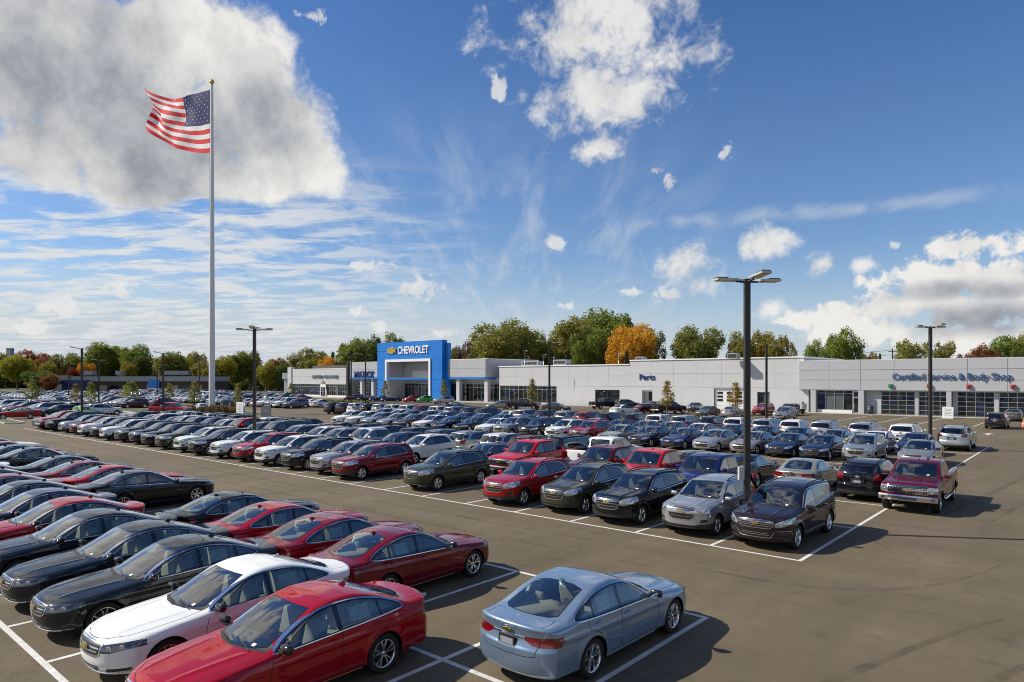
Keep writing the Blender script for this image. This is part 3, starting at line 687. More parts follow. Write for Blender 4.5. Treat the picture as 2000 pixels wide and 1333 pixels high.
    if 'fin' in d:
        p = S.on('top', [(d['fin'], 0)])[0]
        fin = Geo(); fin.add([(p[0]+.09, -.02, p[2]-.01), (p[0]+.09, .02, p[2]-.01), (p[0]-.09, .03, p[2]-.02), (p[0]-.09, -.03, p[2]-.02), (p[0]-.09, -.006, p[2]+.055), (p[0]-.09, .006, p[2]+.055), (p[0]-.03, 0, p[2]+.05)],
            [(0, 1, 6), (1, 2, 5, 6), (0, 6, 4, 3), (6, 5, 4), (2, 3, 4, 5)], 'paint')
        put('aerial', None, fin)
    if 'rails' in d:
        x0, x1, yr = d['rails']; n = 9
        p = S.on('top', [(x0 + (x1-x0)*i/(n-1), yr) for i in range(n)]); hgt = [.0, .045] + [.055]*(n-4) + [.045, .0]
        rl = Geo().tube([(q[0], q[1], q[2] + hh) for q, hh in zip(p, hgt)], .02, d.get('rail_mat', 'plastic'), 6)
        put('roof_rail', None, rl, key='rl'); put('roof_rail', None, rl.mirrored(), key='rr')
    tx, ty_ = d['tag']; p = S.on('top', [(tx, ty_)])[0]; n = S.grad(np.array([p]))[0]; e1 = np.array((0, 1., 0)); e2 = np.cross(n, e1)
    put('window_tag', None, Geo().plate([(-.055, -.03), (.055, -.03), (.055, .03), (-.055, .03)], p + n*.002, e1, e2, .002, 'sheet'))
    sx, sz, sw, sh = d['price']; p = S.on('side', [(sx, sz)])[0]; n = S.grad(np.array([p]))[0]; e1 = np.array((-1., 0, 0)); e1 = e1 - n*(e1 @ n); e1 /= np.linalg.norm(e1); e2 = np.cross(n, e1)
    ps = Geo().plate([(-sw, -sh), (sw, -sh), (sw, sh), (-sw, sh)], p - n*.03, e1, e2, .003, 'price')
    put('price_sheet', None, ps, key='psl'); put('price_sheet', None, ps.mirrored(), key='psr')
    # --- cabin
    si = d['seat_x']; zs = d['seat_z']; sm = d.get('seat_mat', 'seat')
    for sy in (1, -1):
        g = Geo(); soft_box(g, (si, sy*.38, zs), (.27, .25, .09), sm); soft_box(g, (si - .31, sy*.38, zs + .36), (.08, .24, .32), sm, tilt=-.22)
        soft_box(g, (si - .41, sy*.38, zs + .74), (.045, .13, .085), sm, r=.04, tilt=-.15)
        put('seat', None, g, key='seat' + str(sy), grp='cabin')
    rb = Geo(); xr_ = d['bench_x']; soft_box(rb, (xr_, 0, zs + .02), (.25, .62, .09), sm); soft_box(rb, (xr_ - .30, 0, zs + .36), (.08, .62, .30), sm, tilt=-.30)
    for yy in (-.36, .36): soft_box(rb, (xr_ - .40, yy, zs + .70), (.045, .12, .07), sm, r=.04)
    if 'shelf_x' in d: soft_box(rb, (d['shelf_x'], 0, d['shelf_z']), (.30, .56, .02), sm, r=.01)
    put('rear_seat', None, rb, grp='cabin')
    db = Geo(); soft_box(db, (d['dash'][0], 0, d['dash'][1]), (.26, .66, .13), 'dash', r=.10); db.box((si - .3, 0, d['zbot'] + .10), (1.5, .66, .02), 'dark')
    put('dashboard', None, db, grp='cabin')
    st = Geo(); n = 14; ca, sa = math.cos(.45), math.sin(.45); cx, cz = d['dash'][0] - .36, d['dash'][1] + .07
    st.tube([(cx + .18*math.sin(2*PI*i/n)*sa, .38 + .18*math.cos(2*PI*i/n), cz + .18*math.sin(2*PI*i/n)*ca) for i in range(n+1)], .017, 'dash', 6)
    st.box((cx + .02, .38, cz), (.02, .16, .02), 'dash'); st.box((cx + .02, .38, cz), (.025, .06, .05), 'dash')
    put('steering_wheel', None, st, grp='cabin')
    for g, nm, par in d.get('extra', lambda S: [])(S): put(nm, par, g, key=nm + str(len(out)))
    # --- wheels
    ty, rim = wheel_geo(R, d['tyre_w'], d['rim'], d['spokes'])
    for xw in (xf0, xr0):
        for sgn in (1, -1):
            y = wcx if xw == xf0 else S.W(xr0) - d['tyre_w']/2 - .012
            put('wheel', None, ty, (xw, sgn*float(y), R), 0 if sgn > 0 else PI, key='w%g%d' % (xw, sgn), grp='wheel')
            put('rim', 'w%g%d' % (xw, sgn), rim, (0, 0, 0), 0, key='r%g%d' % (xw, sgn), grp='wheel')
    K.bm.free(); PIECES[kind] = out
# ---------------------------------------------------------------- linking helpers
def link(name, data, loc=(0, 0, 0), rz=0., parent=None):
    o = bpy.data.objects.new(name, data); COL.objects.link(o); o.location = loc; o.rotation_euler = (0, 0, rz)
    if parent is not None: o.parent = parent
    return o
def tag(o, label=None, cat=None, group=None, kind=None):
    for k, v in (('label', label), ('category', cat), ('group', group), ('kind', kind)):
        if v: o[k] = v
    return o
def thing(name, label, cat, loc=(0, 0, 0), rz=0., group=None): return tag(link(name, None, loc, rz), label, cat, group)
def part(name, geo, parent, loc=(0, 0, 0), rz=0., label=None): return tag(link(name, geo.mesh(name), loc, rz, parent), label)
def struct(name, geo): return tag(link(name, geo.mesh(name)), kind='structure')
def box_between(g, a, b, mat): return g.box(((a[0]+b[0])/2, (a[1]+b[1])/2, (a[2]+b[2])/2), (abs(b[0]-a[0])/2, abs(b[1]-a[1])/2, abs(b[2]-a[2])/2), mat)

# ---------------------------------------------------------------- ground, lot, lines, pavements
def sheet(x0, x1, y0, y1, z, mat, nx=1, ny=1):
    g = Geo(); V = [(x0 + (x1-x0)*i/nx, y0 + (y1-y0)*j/ny, z) for j in range(ny+1) for i in range(nx+1)]
    return g.add(V, [(j*(nx+1)+i, j*(nx+1)+i+1, (j+1)*(nx+1)+i+1, (j+1)*(nx+1)+i) for j in range(ny) for i in range(nx)], mat)
struct('ground', sheet(-3500, 3500, -1500, 4500, -.012, 'earth', 20, 20))
struct('parking_lot', sheet(-262, 70, -30, 152, 0, 'asphalt', 40, 20))
R_END = -6.5; PITCH = 2.70                             # right end of every row, width of a stall
LV = dict(A=(3.74, 8.63, 13.9), B=(20.0, 25.6, 30.9, 36.2), C=(44.5, 50.3, 56.2, 62.6))
ln = Geo()
def line(x0, y0, x1, y1, w=.115):
    L = math.hypot(x1-x0, y1-y0); nx, ny = -(y1-y0)/L*w/2, (x1-x0)/L*w/2; k = max(1, int(L/8))
    V = []
    for i in range(k+1):
        t = i/k; x, y = x0+(x1-x0)*t, y0+(y1-y0)*t; V += [(x-nx, y-ny, .004), (x+nx, y+ny, .004)]
    ln.add(V, [(2*i, 2*i+2, 2*i+3, 2*i+1) for i in range(k)], 'line_paint')
def edge(k): return R_END - PITCH*k if k <= 10 else R_END - PITCH*10 - 2.86*(k-10)
for key, n in (('A', 24), ('B', 28), ('C', 22)):
    vs = LV[key]; xl = edge(n)
    for v in vs: line(xl - .057, v, R_END + .057, v)
    for k in range(n+1):
        for va, vb in zip(vs[:-1], vs[1:]): line(edge(k), va + .06, edge(k), vb - .06)
for x in (-24.6, -19.8, -15.8, -10.5, -5.5, 0): line(x, 88, x, 106.4, .12)
for x in (-30, -27.4, -24.8): line(x, 80, x, 85, .1)
for i in range(10): line(-150 + 5*i, 98.5, -148.4 + 5*i, 103.5, .1)
struct('parking_lines', ln)
tm = Geo()                                               # rubber left by turning tyres, and drip lines down the aisles
def mark(pts, w):
    q = [Vector((*p, .002)) for p in pts]; V = []
    n = 26; C_ = []
    for i in range(n+1):
        t = i/n; a, b_, c_, d_ = q; C_.append(a*(1-t)**3 + b_*3*t*(1-t)**2 + c_*3*t*t*(1-t) + d_*t**3)
    for i, p in enumerate(C_):
        t = (C_[min(i+1, n)] - C_[max(i-1, 0)]).normalized(); s_ = Vector((-t.y, t.x, 0))*w/2*math.sin(PI*min(1, max(.02, i/n))**.6)**.5; V += [tuple(p - s_), tuple(p + s_)]
    tm.add(V, [(2*i, 2*i+2, 2*i+3, 2*i+1) for i in range(n)], 'tyre_mark')
for pts in ([(-4.4, 9.4), (-3.2, 13), (-3, 15), (-1.2, 19)], [(-2.9, 9.2), (-1.7, 12.8), (-1.5, 14.8), (.3, 18.6)], [(-9, 17.5), (-5, 17), (-3, 18), (-2, 24)], [(-40, 16.2), (-30, 16.6), (-20, 16.0), (-8, 16.8)], [(-44, 17.9), (-30, 18.2), (-20, 17.7), (-6, 18.4)], [(-4.6, 30), (-3.6, 40), (-2, 50), (-3, 66)], [(-3, 30), (-2.1, 40), (-.6, 50), (-1.5, 66)], [(-20, 40), (-14, 39.5), (-8, 40.5), (-4, 44)], [(-70, 17), (-60, 16.7), (-50, 17.3), (-42, 16.8)]): mark(pts, .22)
struct('tyre_marks', tm)
ar = Geo()                                               # arrows painted before the service bays
for x, y in ((-22, 88.5), (-17.8, 86.5), (-13.2, 81), (-8, 77)):
    ar.add([(x-.12, y-1.2, .004), (x+.12, y-1.2, .004), (x+.12, y+.5, .004), (x+.5, y+.5, .004), (x, y+1.4, .004), (x-.5, y+.5, .004), (x-.12, y+.5, .004)], [(0, 1, 2, 3, 4, 5, 6)], 'line_paint')
struct('painted_arrows', ar)
pv = Geo(); box_between(pv, (-186, 105.2, -.02), (-34.2, 109.0, .13), 'concrete'); struct('pavement', pv)
pv = Geo(); box_between(pv, (-34, 107.3, -.02), (70, 109.0, .05), 'concrete'); struct('pavement', pv)
def island(name, outline):
    n = len(outline); r = Geo(); inn = [tuple(p) for p in offset_poly(outline, -.16)]
    V = [(x, y, 0) for x, y in outline] + [(x, y, .14) for x, y in outline] + [(x, y, .14) for x, y in inn] + [(x, y, .05) for x, y in inn]
    for k in range(3): r.add([], [], 'kerb_concrete')
    r.add(V, [(k*n+i, k*n+(i+1) % n, (k+1)*n+(i+1) % n, (k+1)*n+i) for k in range(3) for i in range(n)], 'kerb_concrete')
    r.add([(x, y, .10) for x, y in inn], [tuple(range(n))], 'lawn')
    return struct(name, r)
island('planting_island', [(-122, 41), (-93, 38), (-91, 41), (-91, 50), (-94, 53), (-122, 55)])
island('planting_island', [(-136, 78), (-100, 76), (-99, 77), (-99, 79), (-100, 80), (-136, 82)])
island('planting_island', [(-140, 23), (-95, 20.5), (-94, 21.5), (-95, 22.5), (-140, 25)])
island('planting_island', [(-75, 70.5), (-26, 70.5), (-25, 71), (-26, 71.6), (-75, 71.6)])
# a low grassed rise at the far left
rs = Geo(); V = []; nx, ny = 24, 6
for j in range(ny+1):
    for i in range(nx+1):
        x, y = -430 + 170*i/nx, -40 + 330*j/ny; V.append((x, y, -.5 + 1.6*sstep(-255, -330, np.array(x)) + .3*math.sin(x*.07 + y*.05)))
rs.add(V, [(j*(nx+1)+i, j*(nx+1)+i+1, (j+1)*(nx+1)+i+1, (j+1)*(nx+1)+i) for j in range(ny) for i in range(nx)], 'lawn', True); struct('terrain', rs)

# ---------------------------------------------------------------- buildings
V0 = 109.2
_ob = {}
def fit(t, y, x0):
    """settle a frontage on its own plane: base at its middle, widths eased to the plane's distance"""
    k = y/V0
    for c in t.children: c.location.x -= x0
    t.scale.x = k; t.location.x = x0*k
def repeat_part(name, key, maker, parent, loc, rz=0.):
    if key not in _ob: _ob[key] = maker().mesh(name)
    return link(name, _ob[key], loc, rz, parent)
def panels(parent, name, x0, x1, z0, z1, nx, nz, y, mat_, gap=.035, th=.06):
    """cladding: every panel a piece of its own, standing proud of the wall, dark joints between"""
    w, hh = (x1-x0)/nx, (z1-z0)/nz
    for i in range(nx):
        for j in range(nz):
            repeat_part(name, (name, round(w, 3), round(hh, 3), mat_), lambda: Geo().box((0, 0, 0), (w/2 - gap/2, th/2, hh/2 - gap/2), mat_), parent,
                        (x0 + w*(i+.5), y - th/2 + random.uniform(-.004, .004), z0 + hh*(j+.5)))
def storefront(parent, x0, x1, z0, z1, nx, rows, y, glass_='shop_glass', fr='alu', bar=.07, name='storefront'):
    """glazing: a bar frame (part) with every pane set in it (sub-parts)"""
    w = (x1-x0)/nx; zs = [z0 + (z1-z0)*r for r in rows]; f = Geo(); h2 = bar/2
    for i in range(nx+1): f.box((x0 + w*i, y, (z0+z1)/2), (h2, .06, (z1-z0)/2 + h2), fr)
    for z in zs:
        for i in range(nx): f.box((x0 + w*(i+.5), y, z), (w/2 - h2, .05, h2), fr)
    fo = part(name, f, parent)
    for i in range(nx):
        for a, b_ in zip(zs[:-1], zs[1:]):
            gm = glass_ if isinstance(glass_, str) else random.choice(glass_)
            key = ('pane', round(w, 3), round(b_-a, 3), gm)
            o = repeat_part('pane', key, lambda: Geo().box((0, 0, 0), (w/2 - h2 - .002, .012, (b_-a)/2 - h2 - .002), gm), fo, (x0 + w*(i+.5), y + .02, (a+b_)/2))
            o.rotation_euler = (random.uniform(-.006, .006), 0, random.uniform(-.008, .008))
    return fo
def lettering(name, label, text, x0, x1, zb, zh, y, mat_, depth=.14, bold=.0, group=None):
    depth *= .6; k = y/V0; x0, x1 = x0*k, x1*k
    """a sign of separate raised letters, each its own part"""
    t = thing(name, label, 'sign', (x0, y, zb), group=group); cus = []; adv = []
    cu = bpy.data.curves.new('glyphs', 'FONT'); cu.size = 1; cu.body = text; tmp = bpy.data.objects.new('glyphs', cu); COL.objects.link(tmp)
    def width(s_):
        cu.body = s_; bpy.context.view_layer.update(); return tmp.dimensions.x
    tot = width(text); scale = (x1-x0)/tot; sy = None
    cu.body = 'H'; bpy.context.view_layer.update(); sy = zh / tmp.dimensions.y
    for i, ch in enumerate(text):
        if ch == ' ': continue
        w = width(ch); xo = width(text[:i+1]) - w
        cu.body = ch; cu.extrude = depth/2/max(scale, 1e-3)*0 + .0; cu.offset = bold; cu.extrude = .5; cu.resolution_u = 3; bpy.context.view_layer.update()
        dg = bpy.context.evaluated_depsgraph_get(); me = bpy.data.meshes.new_from_object(tmp.evaluated_get(dg)); cu.extrude = 0; cu.offset = 0
        mnx = min(v.co.x for v in me.vertices)
        for v in me.vertices: v.co = ((v.co.x - mnx)*scale, -v.co.z*depth - depth/2 - .04, v.co.y*sy)
        me.materials.clear(); me.materials.append(MAT[mat_]); me.update()
        link('letter', me, (xo*scale, 0, 0), 0, t)
    bpy.data.objects.remove(tmp); return t
def rooftop(parent_label, loc, size, mat_='unit_grey'):
    t = thing('rooftop_unit', parent_label, 'air conditioner', loc); x, y, z = size
    part('casing', Geo().box((0, 0, z/2), (x/2, y/2, z/2), mat_), t)
    part('fan_grille', Geo().lathe([(.001, z + .10), (min(x, y)*.30, z + .12), (min(x, y)*.36, z - .02)], 'frame_dark', 14), t)
    for s in (-.5, 0, .5): part('louvre', Geo().box((s*x*.6, -y/2 - .02, z*.5), (x*.13, .02, z*.3), 'frame_dark'), t)

# -- service building, right
t = thing('service_building', 'long pale grey service building with glazed bay doors under a panelled fascia, at right', 'building', (-34, V0, 0)); sx = 34.; SE = 60.
b = Geo()
box_between(b, (-1.67, .25, 3.52), (SE+34, 26, 7.85), 'wall_grey')                       # upper mass behind the fascia
box_between(b, (.09, 1.2, 0), (SE+34, 26, 3.52), 'wall_grey')
part('wall', b, t)
part('roof', box_between(Geo(), (-1.75, .2, 7.85), (SE+34.05, 26.05, 8.0), 'trim_white'), t)
panels(t, 'fascia_panel', -1.67, 64.33, 3.52, 7.99, 15, 3, .25, 'panel_grey', .05, .10)
part('soffit', box_between(Geo(), (-1.6, .26, 3.44), (SE+34, 1.22, 3.515), 'trim_white'), t)
for x0, x1, y1 in ((.09, .84, 1.3), (6.83, 7.59, 1.3), (17.91, 18.51, 1.3), (29.2, 29.9, 1.3)):
    part('column', box_between(Geo(), (x0, .02, 0), (x1, y1, 3.43), 'panel_grey'), t)
storefront(t, .86, 5.9, .50, 3.40, 4, (0, .86, 1), .75, ['shop_glass_pale', 'shop_glass', 'shop_glass_blue'])
part('sill_wall', box_between(Geo(), (.85, .5, 0), (5.9, 1.19, .46), 'trim_white'), t)
d = part('door', box_between(Geo(), (5.96, .70, .02), (6.82, .76, 3.40), 'alu'), t)
part('pane', box_between(Geo(), (6.1, .67, .25), (6.7, .695, 2.3), 'shop_glass'), d); part('pane', box_between(Geo(), (6.1, .67, 2.5), (6.7, .695, 3.2), 'shop_glass'), d); part('handle', Geo().tube([(6.16, .62, .9), (6.16, .62, 1.5)], .02, 'chrome', 6), d)
part('recess_wall', box_between(Geo(), (7.62, 1.0, 0), (9.66, 1.19, 3.43), 'wall_grey'), t)
def bay_door(x0, x1):
    storefront(t, x0, x1, .06, 3.38, 4, (0, .2, .4, .6, .8, 1), 1.05, ['shop_glass', 'shop_glass', 'shop_glass_blue'], 'alu', .062, 'garage_door')
for x0, x1 in ((9.76, 13.98), (14.5, 17.9), (19.1, 23.2), (23.75, 27.6), (30.2, 34.3), (34.9, 39), (41, 45), (46, 50)): bay_door(x0, x1)
for x0, x1 in ((14.02, 14.46), (18.55, 19.06), (23.24, 23.7), (27.65, 29.15)): part('pier', box_between(Geo(), (x0, .85, 0), (x1, 1.19, 3.43), 'panel_grey'), t)
for i, (x, mt, cn) in enumerate(((11.1, 'green_lamp', 'green'), (15.9, 'red_lamp', 'red'), (20.5, 'red_lamp', 'red'), (25.3, 'red_lamp', 'red'))):
    s = thing('bay_signal', ('green entry lamp box over the first bay door', 'red lamp box on the fascia over the second bay door', 'red lamp box on the fascia over the third bay door', 'red lamp box over the bay door at far right')[i], 'signal light', (-34 + x, V0 + .14, 3.95), group='lamp boxes over the bay doors')
    part('housing', Geo().box((0, -.14, .22), (.25, .14, .24), mt), s); part('lens', Geo().lathe([(.001, -.30), (.14, -.30), (.16, -.28)], mt, 14, 'y', (0, 0, .22)), s)
lettering('building_lettering', 'blue raised letters spelling Certified Service & Body Shop', 'Certified Service & Body Shop', -22.65, -8.83, 5.12, .82, V0 + .10, 'letter_blue', .16, .006)

# -- parts department, middle
YB = V0 + .8; X0, X1 = -98.6, -34.2
t = thing('parts_building', 'long pale wall with a dark glazed end, small doors and the word Parts', 'building', (0, YB, 0))
b = Geo()
holes = [(-98.4, -83.0, .2, 3.65), (-73.7, -68.2, .28, 3.05), (-63.4, -61.3, .02, 3.05), (-49.6, -44.3, .02, 3.55), (-42.2, -40.2, .02, 3.0)]
xs = X0
for (a, c2, z0, z1) in holes:
    box_between(b, (xs, 0, 0), (a, .4, 3.7), 'stucco'); box_between(b, (a, 0, z1), (c2, .4, 3.7), 'stucco')
    if z0 > .1: box_between(b, (a, 0, 0), (c2, .4, z0), 'stucco')
    xs = c2
box_between(b, (xs, 0, 0), (X1, .4, 3.7), 'stucco')
box_between(b, (X0, .10, 3.7), (-66.0, 22, 7.75), 'wall_grey'); box_between(b, (-65.99, .10, 3.7), (X1 - .7, 22, 8.5), 'wall_grey'); box_between(b, (X0, 1.6, 0), (X1, 22, 3.69), 'wall_grey')
part('wall', b, t)
panels(t, 'wall_panel', X0, -66.0, 3.72, 7.72, 7, 2, .10, 'stucco', .03, .09); panels(t, 'wall_panel', -66.0, X1 - .7, 3.72, 8.48, 7, 2, .10, 'stucco', .03, .09)
part('coping', box_between(box_between(Geo(), (X0 - .1, -.12, 7.75), (-66.04, 22, 7.95), 'trim_white'), (-66.0, -.12, 8.5), (X1 - .65, 22, 8.7), 'trim_white'), t)
storefront(t, -98.3, -83.1, .2, 3.62, 12, (0, .80, 1), .25, ['shop_glass', 'shop_glass', 'shop_glass_blue'], 'alu', .09)
storefront(t, -73.6, -68.3, .30, 3.02, 2, (0, 1), .25, 'shop_glass', 'frame_dark', .08)
d = part('door', box_between(Geo(), (-63.38, .25, .03), (-61.32, .32, 3.03), 'alu'), t); part('pane', box_between(Geo(), (-63.2, .215, .2), (-62.45, .245, 2.8), 'shop_glass_pale'), d); part('pane', box_between(Geo(), (-62.25, .215, .2), (-61.45, .245, 2.8), 'shop_glass'), d)
d = part('garage_door', box_between(Geo(), (-49.5, .25, .03), (-44.4, .33, 3.5), 'door_white'), t)
for i in range(3):
    for j in range(3): part('pane', Geo().box((-48.6 + 1.65*i, .235, 1.55 + .62*j), (.5, .012, .19), 'shop_glass'), d)
for j in range(5): part('rail', Geo().box((-46.95, .243, .62*j + .62), (2.5, .006, .015), 'unit_grey'), d)
d = part('window', box_between(Geo(), (-42.15, .25, .05), (-40.25, .33, 2.95), 'frame_dark'), t); part('pane', box_between(Geo(), (-42.0, .22, .3), (-41.3, .245, 2.7), 'shop_glass'), d); part('pane', box_between(Geo(), (-41.1, .22, .3), (-40.4, .245, 2.7), 'shop_glass_pale'), d)
lettering('building_lettering', 'dark blue raised letters spelling Parts on the pale wall', 'Parts', -63.9, -60.8, 5.05, .92, YB, 'letter_navy', .16, .02)
part('base_course', box_between(Geo(), (-83, -.06, 0), (-73.75, -.005, .16), 'unit_grey'), t)
fit(t, YB, -66)

# -- showroom right of the portal
YS = V0 - .6
t = thing('showroom_building', 'grey panelled showroom with a blue band and columns, right of the portal', 'building', (0, YS, 0))
b = Geo(); box_between(b, (-116.4, .12, 5.45), (-103.1, 18, 9.5), 'wall_grey'); box_between(b, (-103.09, 1.1, 5.45), (-102.15, 18, 9.5), 'wall_grey'); box_between(b, (-116.4, 2.6, 0), (-98.7, 18, 5.44), 'wall_grey')
part('wall', b, t)
panels(t, 'fascia_panel', -116.4, -103.0, 5.5, 9.48, 3, 2, .12, 'panel_grey', .04, .10)
cr = Geo(); V = []; n = 10                                # the rounded corner and the short return
pts = [(-103.0 + .9*math.sin(a), .92 - .9*math.cos(a)) for a in np.linspace(0, PI/2, n)] + [(-102.1, 5.0)]
for x, y in pts: V += [(x, y, 5.5), (x, y, 9.48)]
cr.add(V, [(2*i, 2*i+2, 2*i+3, 2*i+1) for i in range(len(pts)-1)], 'panel_grey', False); part('corner_panel', cr, t)
bd = Geo(); V = []
for x, y in [(-116.4, -.10)] + [(x + .09*(i/n), y - .10*(1 - i/n)) for i, (x, y) in enumerate(pts)]: V += [(x, y, 5.06), (x, y, 5.46)]
bd.add(V, [(2*i, 2*i+2, 2*i+3, 2*i+1) for i in range(len(V)//2 - 1)], 'portal_blue')
bd.add([(-116.4, -.1, 5.06), (-102.2, -.1, 5.06), (-102.2, 4.8, 5.06), (-116.4, 4.8, 5.06)], [(0, 3, 2, 1)], 'trim_white'); part('blue_band', bd, t)
for x in (-111.6, -102.75): part('column', box_between(Geo(), (x - .55, .25, 0), (x + .45, 1.25, 5.05), 'panel_pale'), t)
storefront(t, -116.2, -98.9, .15, 4.0, 14, (0, .80, 1), 2.45, ['shop_glass', 'shop_glass', 'shop_glass_blue'], 'alu', .09)
part('coping', box_between(Geo(), (-116.4, .05, 9.5), (-102.05, 18, 9.64), 'trim_white'), t)
fit(t, YS, -108)

# -- the blue portal
YP = V0 - 1.6
t = thing('entrance_portal', 'tall blue entrance portal with white inner frame and gold emblem', 'building', (0, YP, 0))
xl, xr, il, ir, zt, zi = -140.9, -116.6, -137.5, -120.5, 14.2, 9.95
def portal_panel(a, c2, z0, z1): part('portal_panel', box_between(Geo(), (a + .03, 0, z0 + .03), (c2 - .03, .10, z1 - .03), 'portal_blue'), t)
b = Geo(); box_between(b, (xl, .1, 0), (il, 1.6, zi), 'portal_blue'); box_between(b, (il - .6, 1.61, 0), (il, 6, zi - .51), 'panel_pale'); box_between(b, (ir, .1, 0), (xr, 1.6, zi), 'portal_blue'); box_between(b, (ir, 1.61, 0), (ir + .6, 6, zi - .51), 'panel_pale'); box_between(b, (xl, .1, zi), (xr, 1.6, zt), 'portal_blue'); box_between(b, (il - .01, 1.61, zi - .5), (ir + .01, 6, zi + .3), 'panel_pale'); part('body', b, t)
for k in range(4): portal_panel(xl, il, zi*k/4, zi*(k+1)/4); portal_panel(ir, xr, zi*k/4, zi*(k+1)/4)
for i in range(5):
    for j in range(2): portal_panel(xl + (xr-xl)*i/5, xl + (xr-xl)*(i+1)/5, zi + (zt-zi)*j/2, zi + (zt-zi)*(j+1)/2)
part('side_tower', box_between(Geo(), (xr + .01, .9, 0), (xr + 1.0, 1.9, 13.5), 'portal_blue'), t)
fr = Geo(); box_between(fr, (il, -.25, 0), (il + .62, .6, zi), 'trim_white'); box_between(fr, (ir - .62, -.25, 0), (ir, .6, zi), 'trim_white'); box_between(fr, (il + .62, -.25, zi - .62), (ir - .62, .6, zi), 'trim_white'); part('white_frame', fr, t)
rc = Geo(); box_between(rc, (il + .01, 5.2, 4.95), (ir - .01, 5.9, zi), 'panel_pale'); box_between(rc, (il + 4.5, 4.9, 5.4), (ir - 1.2, 5.19, 7.2), 'door_white'); box_between(rc, (il + .01, .62, 0), (il + .7, 5.1, zi), 'panel_pale'); part('recess_wall', rc, t)
part('canopy_band', box_between(Geo(), (il + .64, -.15, 5.0), (ir - .64, .5, 5.45), 'portal_blue'), t)
storefront(t, il + .8, ir - .4, .1, 4.0, 12, (0, .78, 1), 5.55, ['shop_glass', 'shop_glass', 'shop_glass_pale'], 'alu', .09)
d = part('door', box_between(Geo(), (-124.6, 4.6, .05), (-121.2, 5.2, 3.5), 'door_white'), t)
for k in range(3): part('pane', Geo().box((-124.0 + 1.1*k, 4.58, 1.6), (.45, .015, 1.3), 'shop_glass'), d)
fit(t, YP, -129)
em = thing('gold_emblem', 'gold bow tie emblem on the blue portal beside the white letters', 'sign', (-135.0*YP/V0, YP - .02, 12.15))
part('rim', Geo().plate([(u*1.08, v*1.18) for u, v in BOWTIE], (0, -.02, 0), (3.5, 0, 0), (0, 0, 3.5), .16/12.25, 'chrome'), em); part('face', Geo().plate(BOWTIE, (0, -.2, 0), (3.5, 0, 0), (0, 0, 3.5), .08/12.25, 'gold'), em)
lettering('building_lettering', 'white raised letters spelling CHEVROLET on the blue portal', 'CHEVROLET', -132.6, -121.3, 11.3, 1.7, YP, 'letter_white', .2, .02)

# -- name section left of the portal
YN = V0 - .5
t = thing('office_building', 'grey office section with blue band and dark blue name letters, left of the portal', 'building', (0, YN, 0))
b = Geo(); box_between(b, (-152.6, .12, 5.5), (-140.95, 18, 9.6), 'wall_grey'); box_between(b, (-152.6, 2.6, 0), (-140.95, 18, 5.49), 'wall_grey'); part('wall', b, t)
panels(t, 'fascia_panel', -152.6, -140.95, 5.52, 9.58, 3, 2, .12, 'panel_grey', .04, .10)
part('blue_band', box_between(Geo(), (-152.7, -.15, 5.08), (-140.95, 2.5, 5.5), 'portal_blue'), t)
for x in (-148.2, -143.4): part('column', box_between(Geo(), (x - .45, .3, 0), (x + .45, 1.2, 5.07), 'panel_pale'), t)
storefront(t, -152.4, -147, .15, 4.2, 6, (0, .8, 1), 2.45, ['shop_glass', 'shop_glass_blue'], 'alu', .09)
storefront(t, -146.6, -142.4, .15, 4.2, 3, (0, .25, .5, .75, 1), 2.45, 'shop_glass', 'door_white', .14, 'garage_door')
fit(t, YN, -147)
lettering('building_lettering', 'dark blue name letters standing on the blue band beside the portal', 'MATICK', -150.6, -142.3, 5.52, 1.55, YN - .05, 'letter_navy', .2, .03)
lg = thing('emblem_wall', 'slim dark pier with ornament on the left corner of the office section', 'pillar', (-153.0, YN - .2, 0)); part('shaft', box_between(Geo(), (-.35, -.1, 0), (.35, .6, 9.7), 'frame_dark'), lg)

# -- used-car showroom, far left of the frontage
YC = V0 + .2
t = thing('preowned_building', 'low pale showroom with a long glazed front, left end of the frontage', 'building', (0, YC, 0))
b = Geo(); box_between(b, (-183.6, .14, 3.6), (-153.4, 20, 7.9), 'wall_grey'); box_between(b, (-183.6, 1.0, 0), (-153.4, 20, 3.59), 'wall_grey'); box_between(b, (-183.6, -.2, 0), (-181.6, 1., 8.6), 'stucco'); part('wall', b, t)
panels(t, 'fascia_panel', -181.5, -153.4, 3.62, 7.88, 6, 2, .14, 'stucco', .04, .10)
part('coping', box_between(Geo(), (-181.5, 0, 7.9), (-153.4, 20, 8.05), 'trim_white'), t)
part('roof_screen', box_between(Geo(), (-180, 6, 8.05), (-158, 14, 9.1), 'roof_dark'), t)
part('sill_wall', box_between(Geo(), (-181.5, .1, 0), (-153.4, .95, .55), 'trim_white'), t)
storefront(t, -181.4, -166.6, .55, 3.6, 14, (0, .78, 1), .35, ['shop_glass', 'shop_glass_blue', 'shop_glass'], 'alu', .09); storefront(t, -163.8, -153.5, .55, 3.6, 10, (0, .78, 1), .35, ['shop_glass', 'shop_glass', 'shop_glass_pale'], 'alu', .09)
d = part('door', box_between(Geo(), (-166.5, -.15, .14), (-163.9, .09, 3.6), 'door_white'), t); part('pane', box_between(Geo(), (-166.2, -.19, .3), (-165.35, -.155, 2.8), 'shop_glass'), d); part('pane', box_between(Geo(), (-165.05, -.19, .3), (-164.2, -.155, 2.8), 'shop_glass'), d)
g = Geo().add([(-166.3, -.18, 3.75), (-164.1, -.18, 3.75), (-165.2, -.18, 4.8), (-165.8, -.18, 3.85), (-164.6, -.18, 3.85), (-165.2, -.18, 4.45)], [(0, 3, 5, 2), (2, 5, 4, 1), (0, 1, 4, 3)], 'frame_dark'); part('door_gable', g, t)
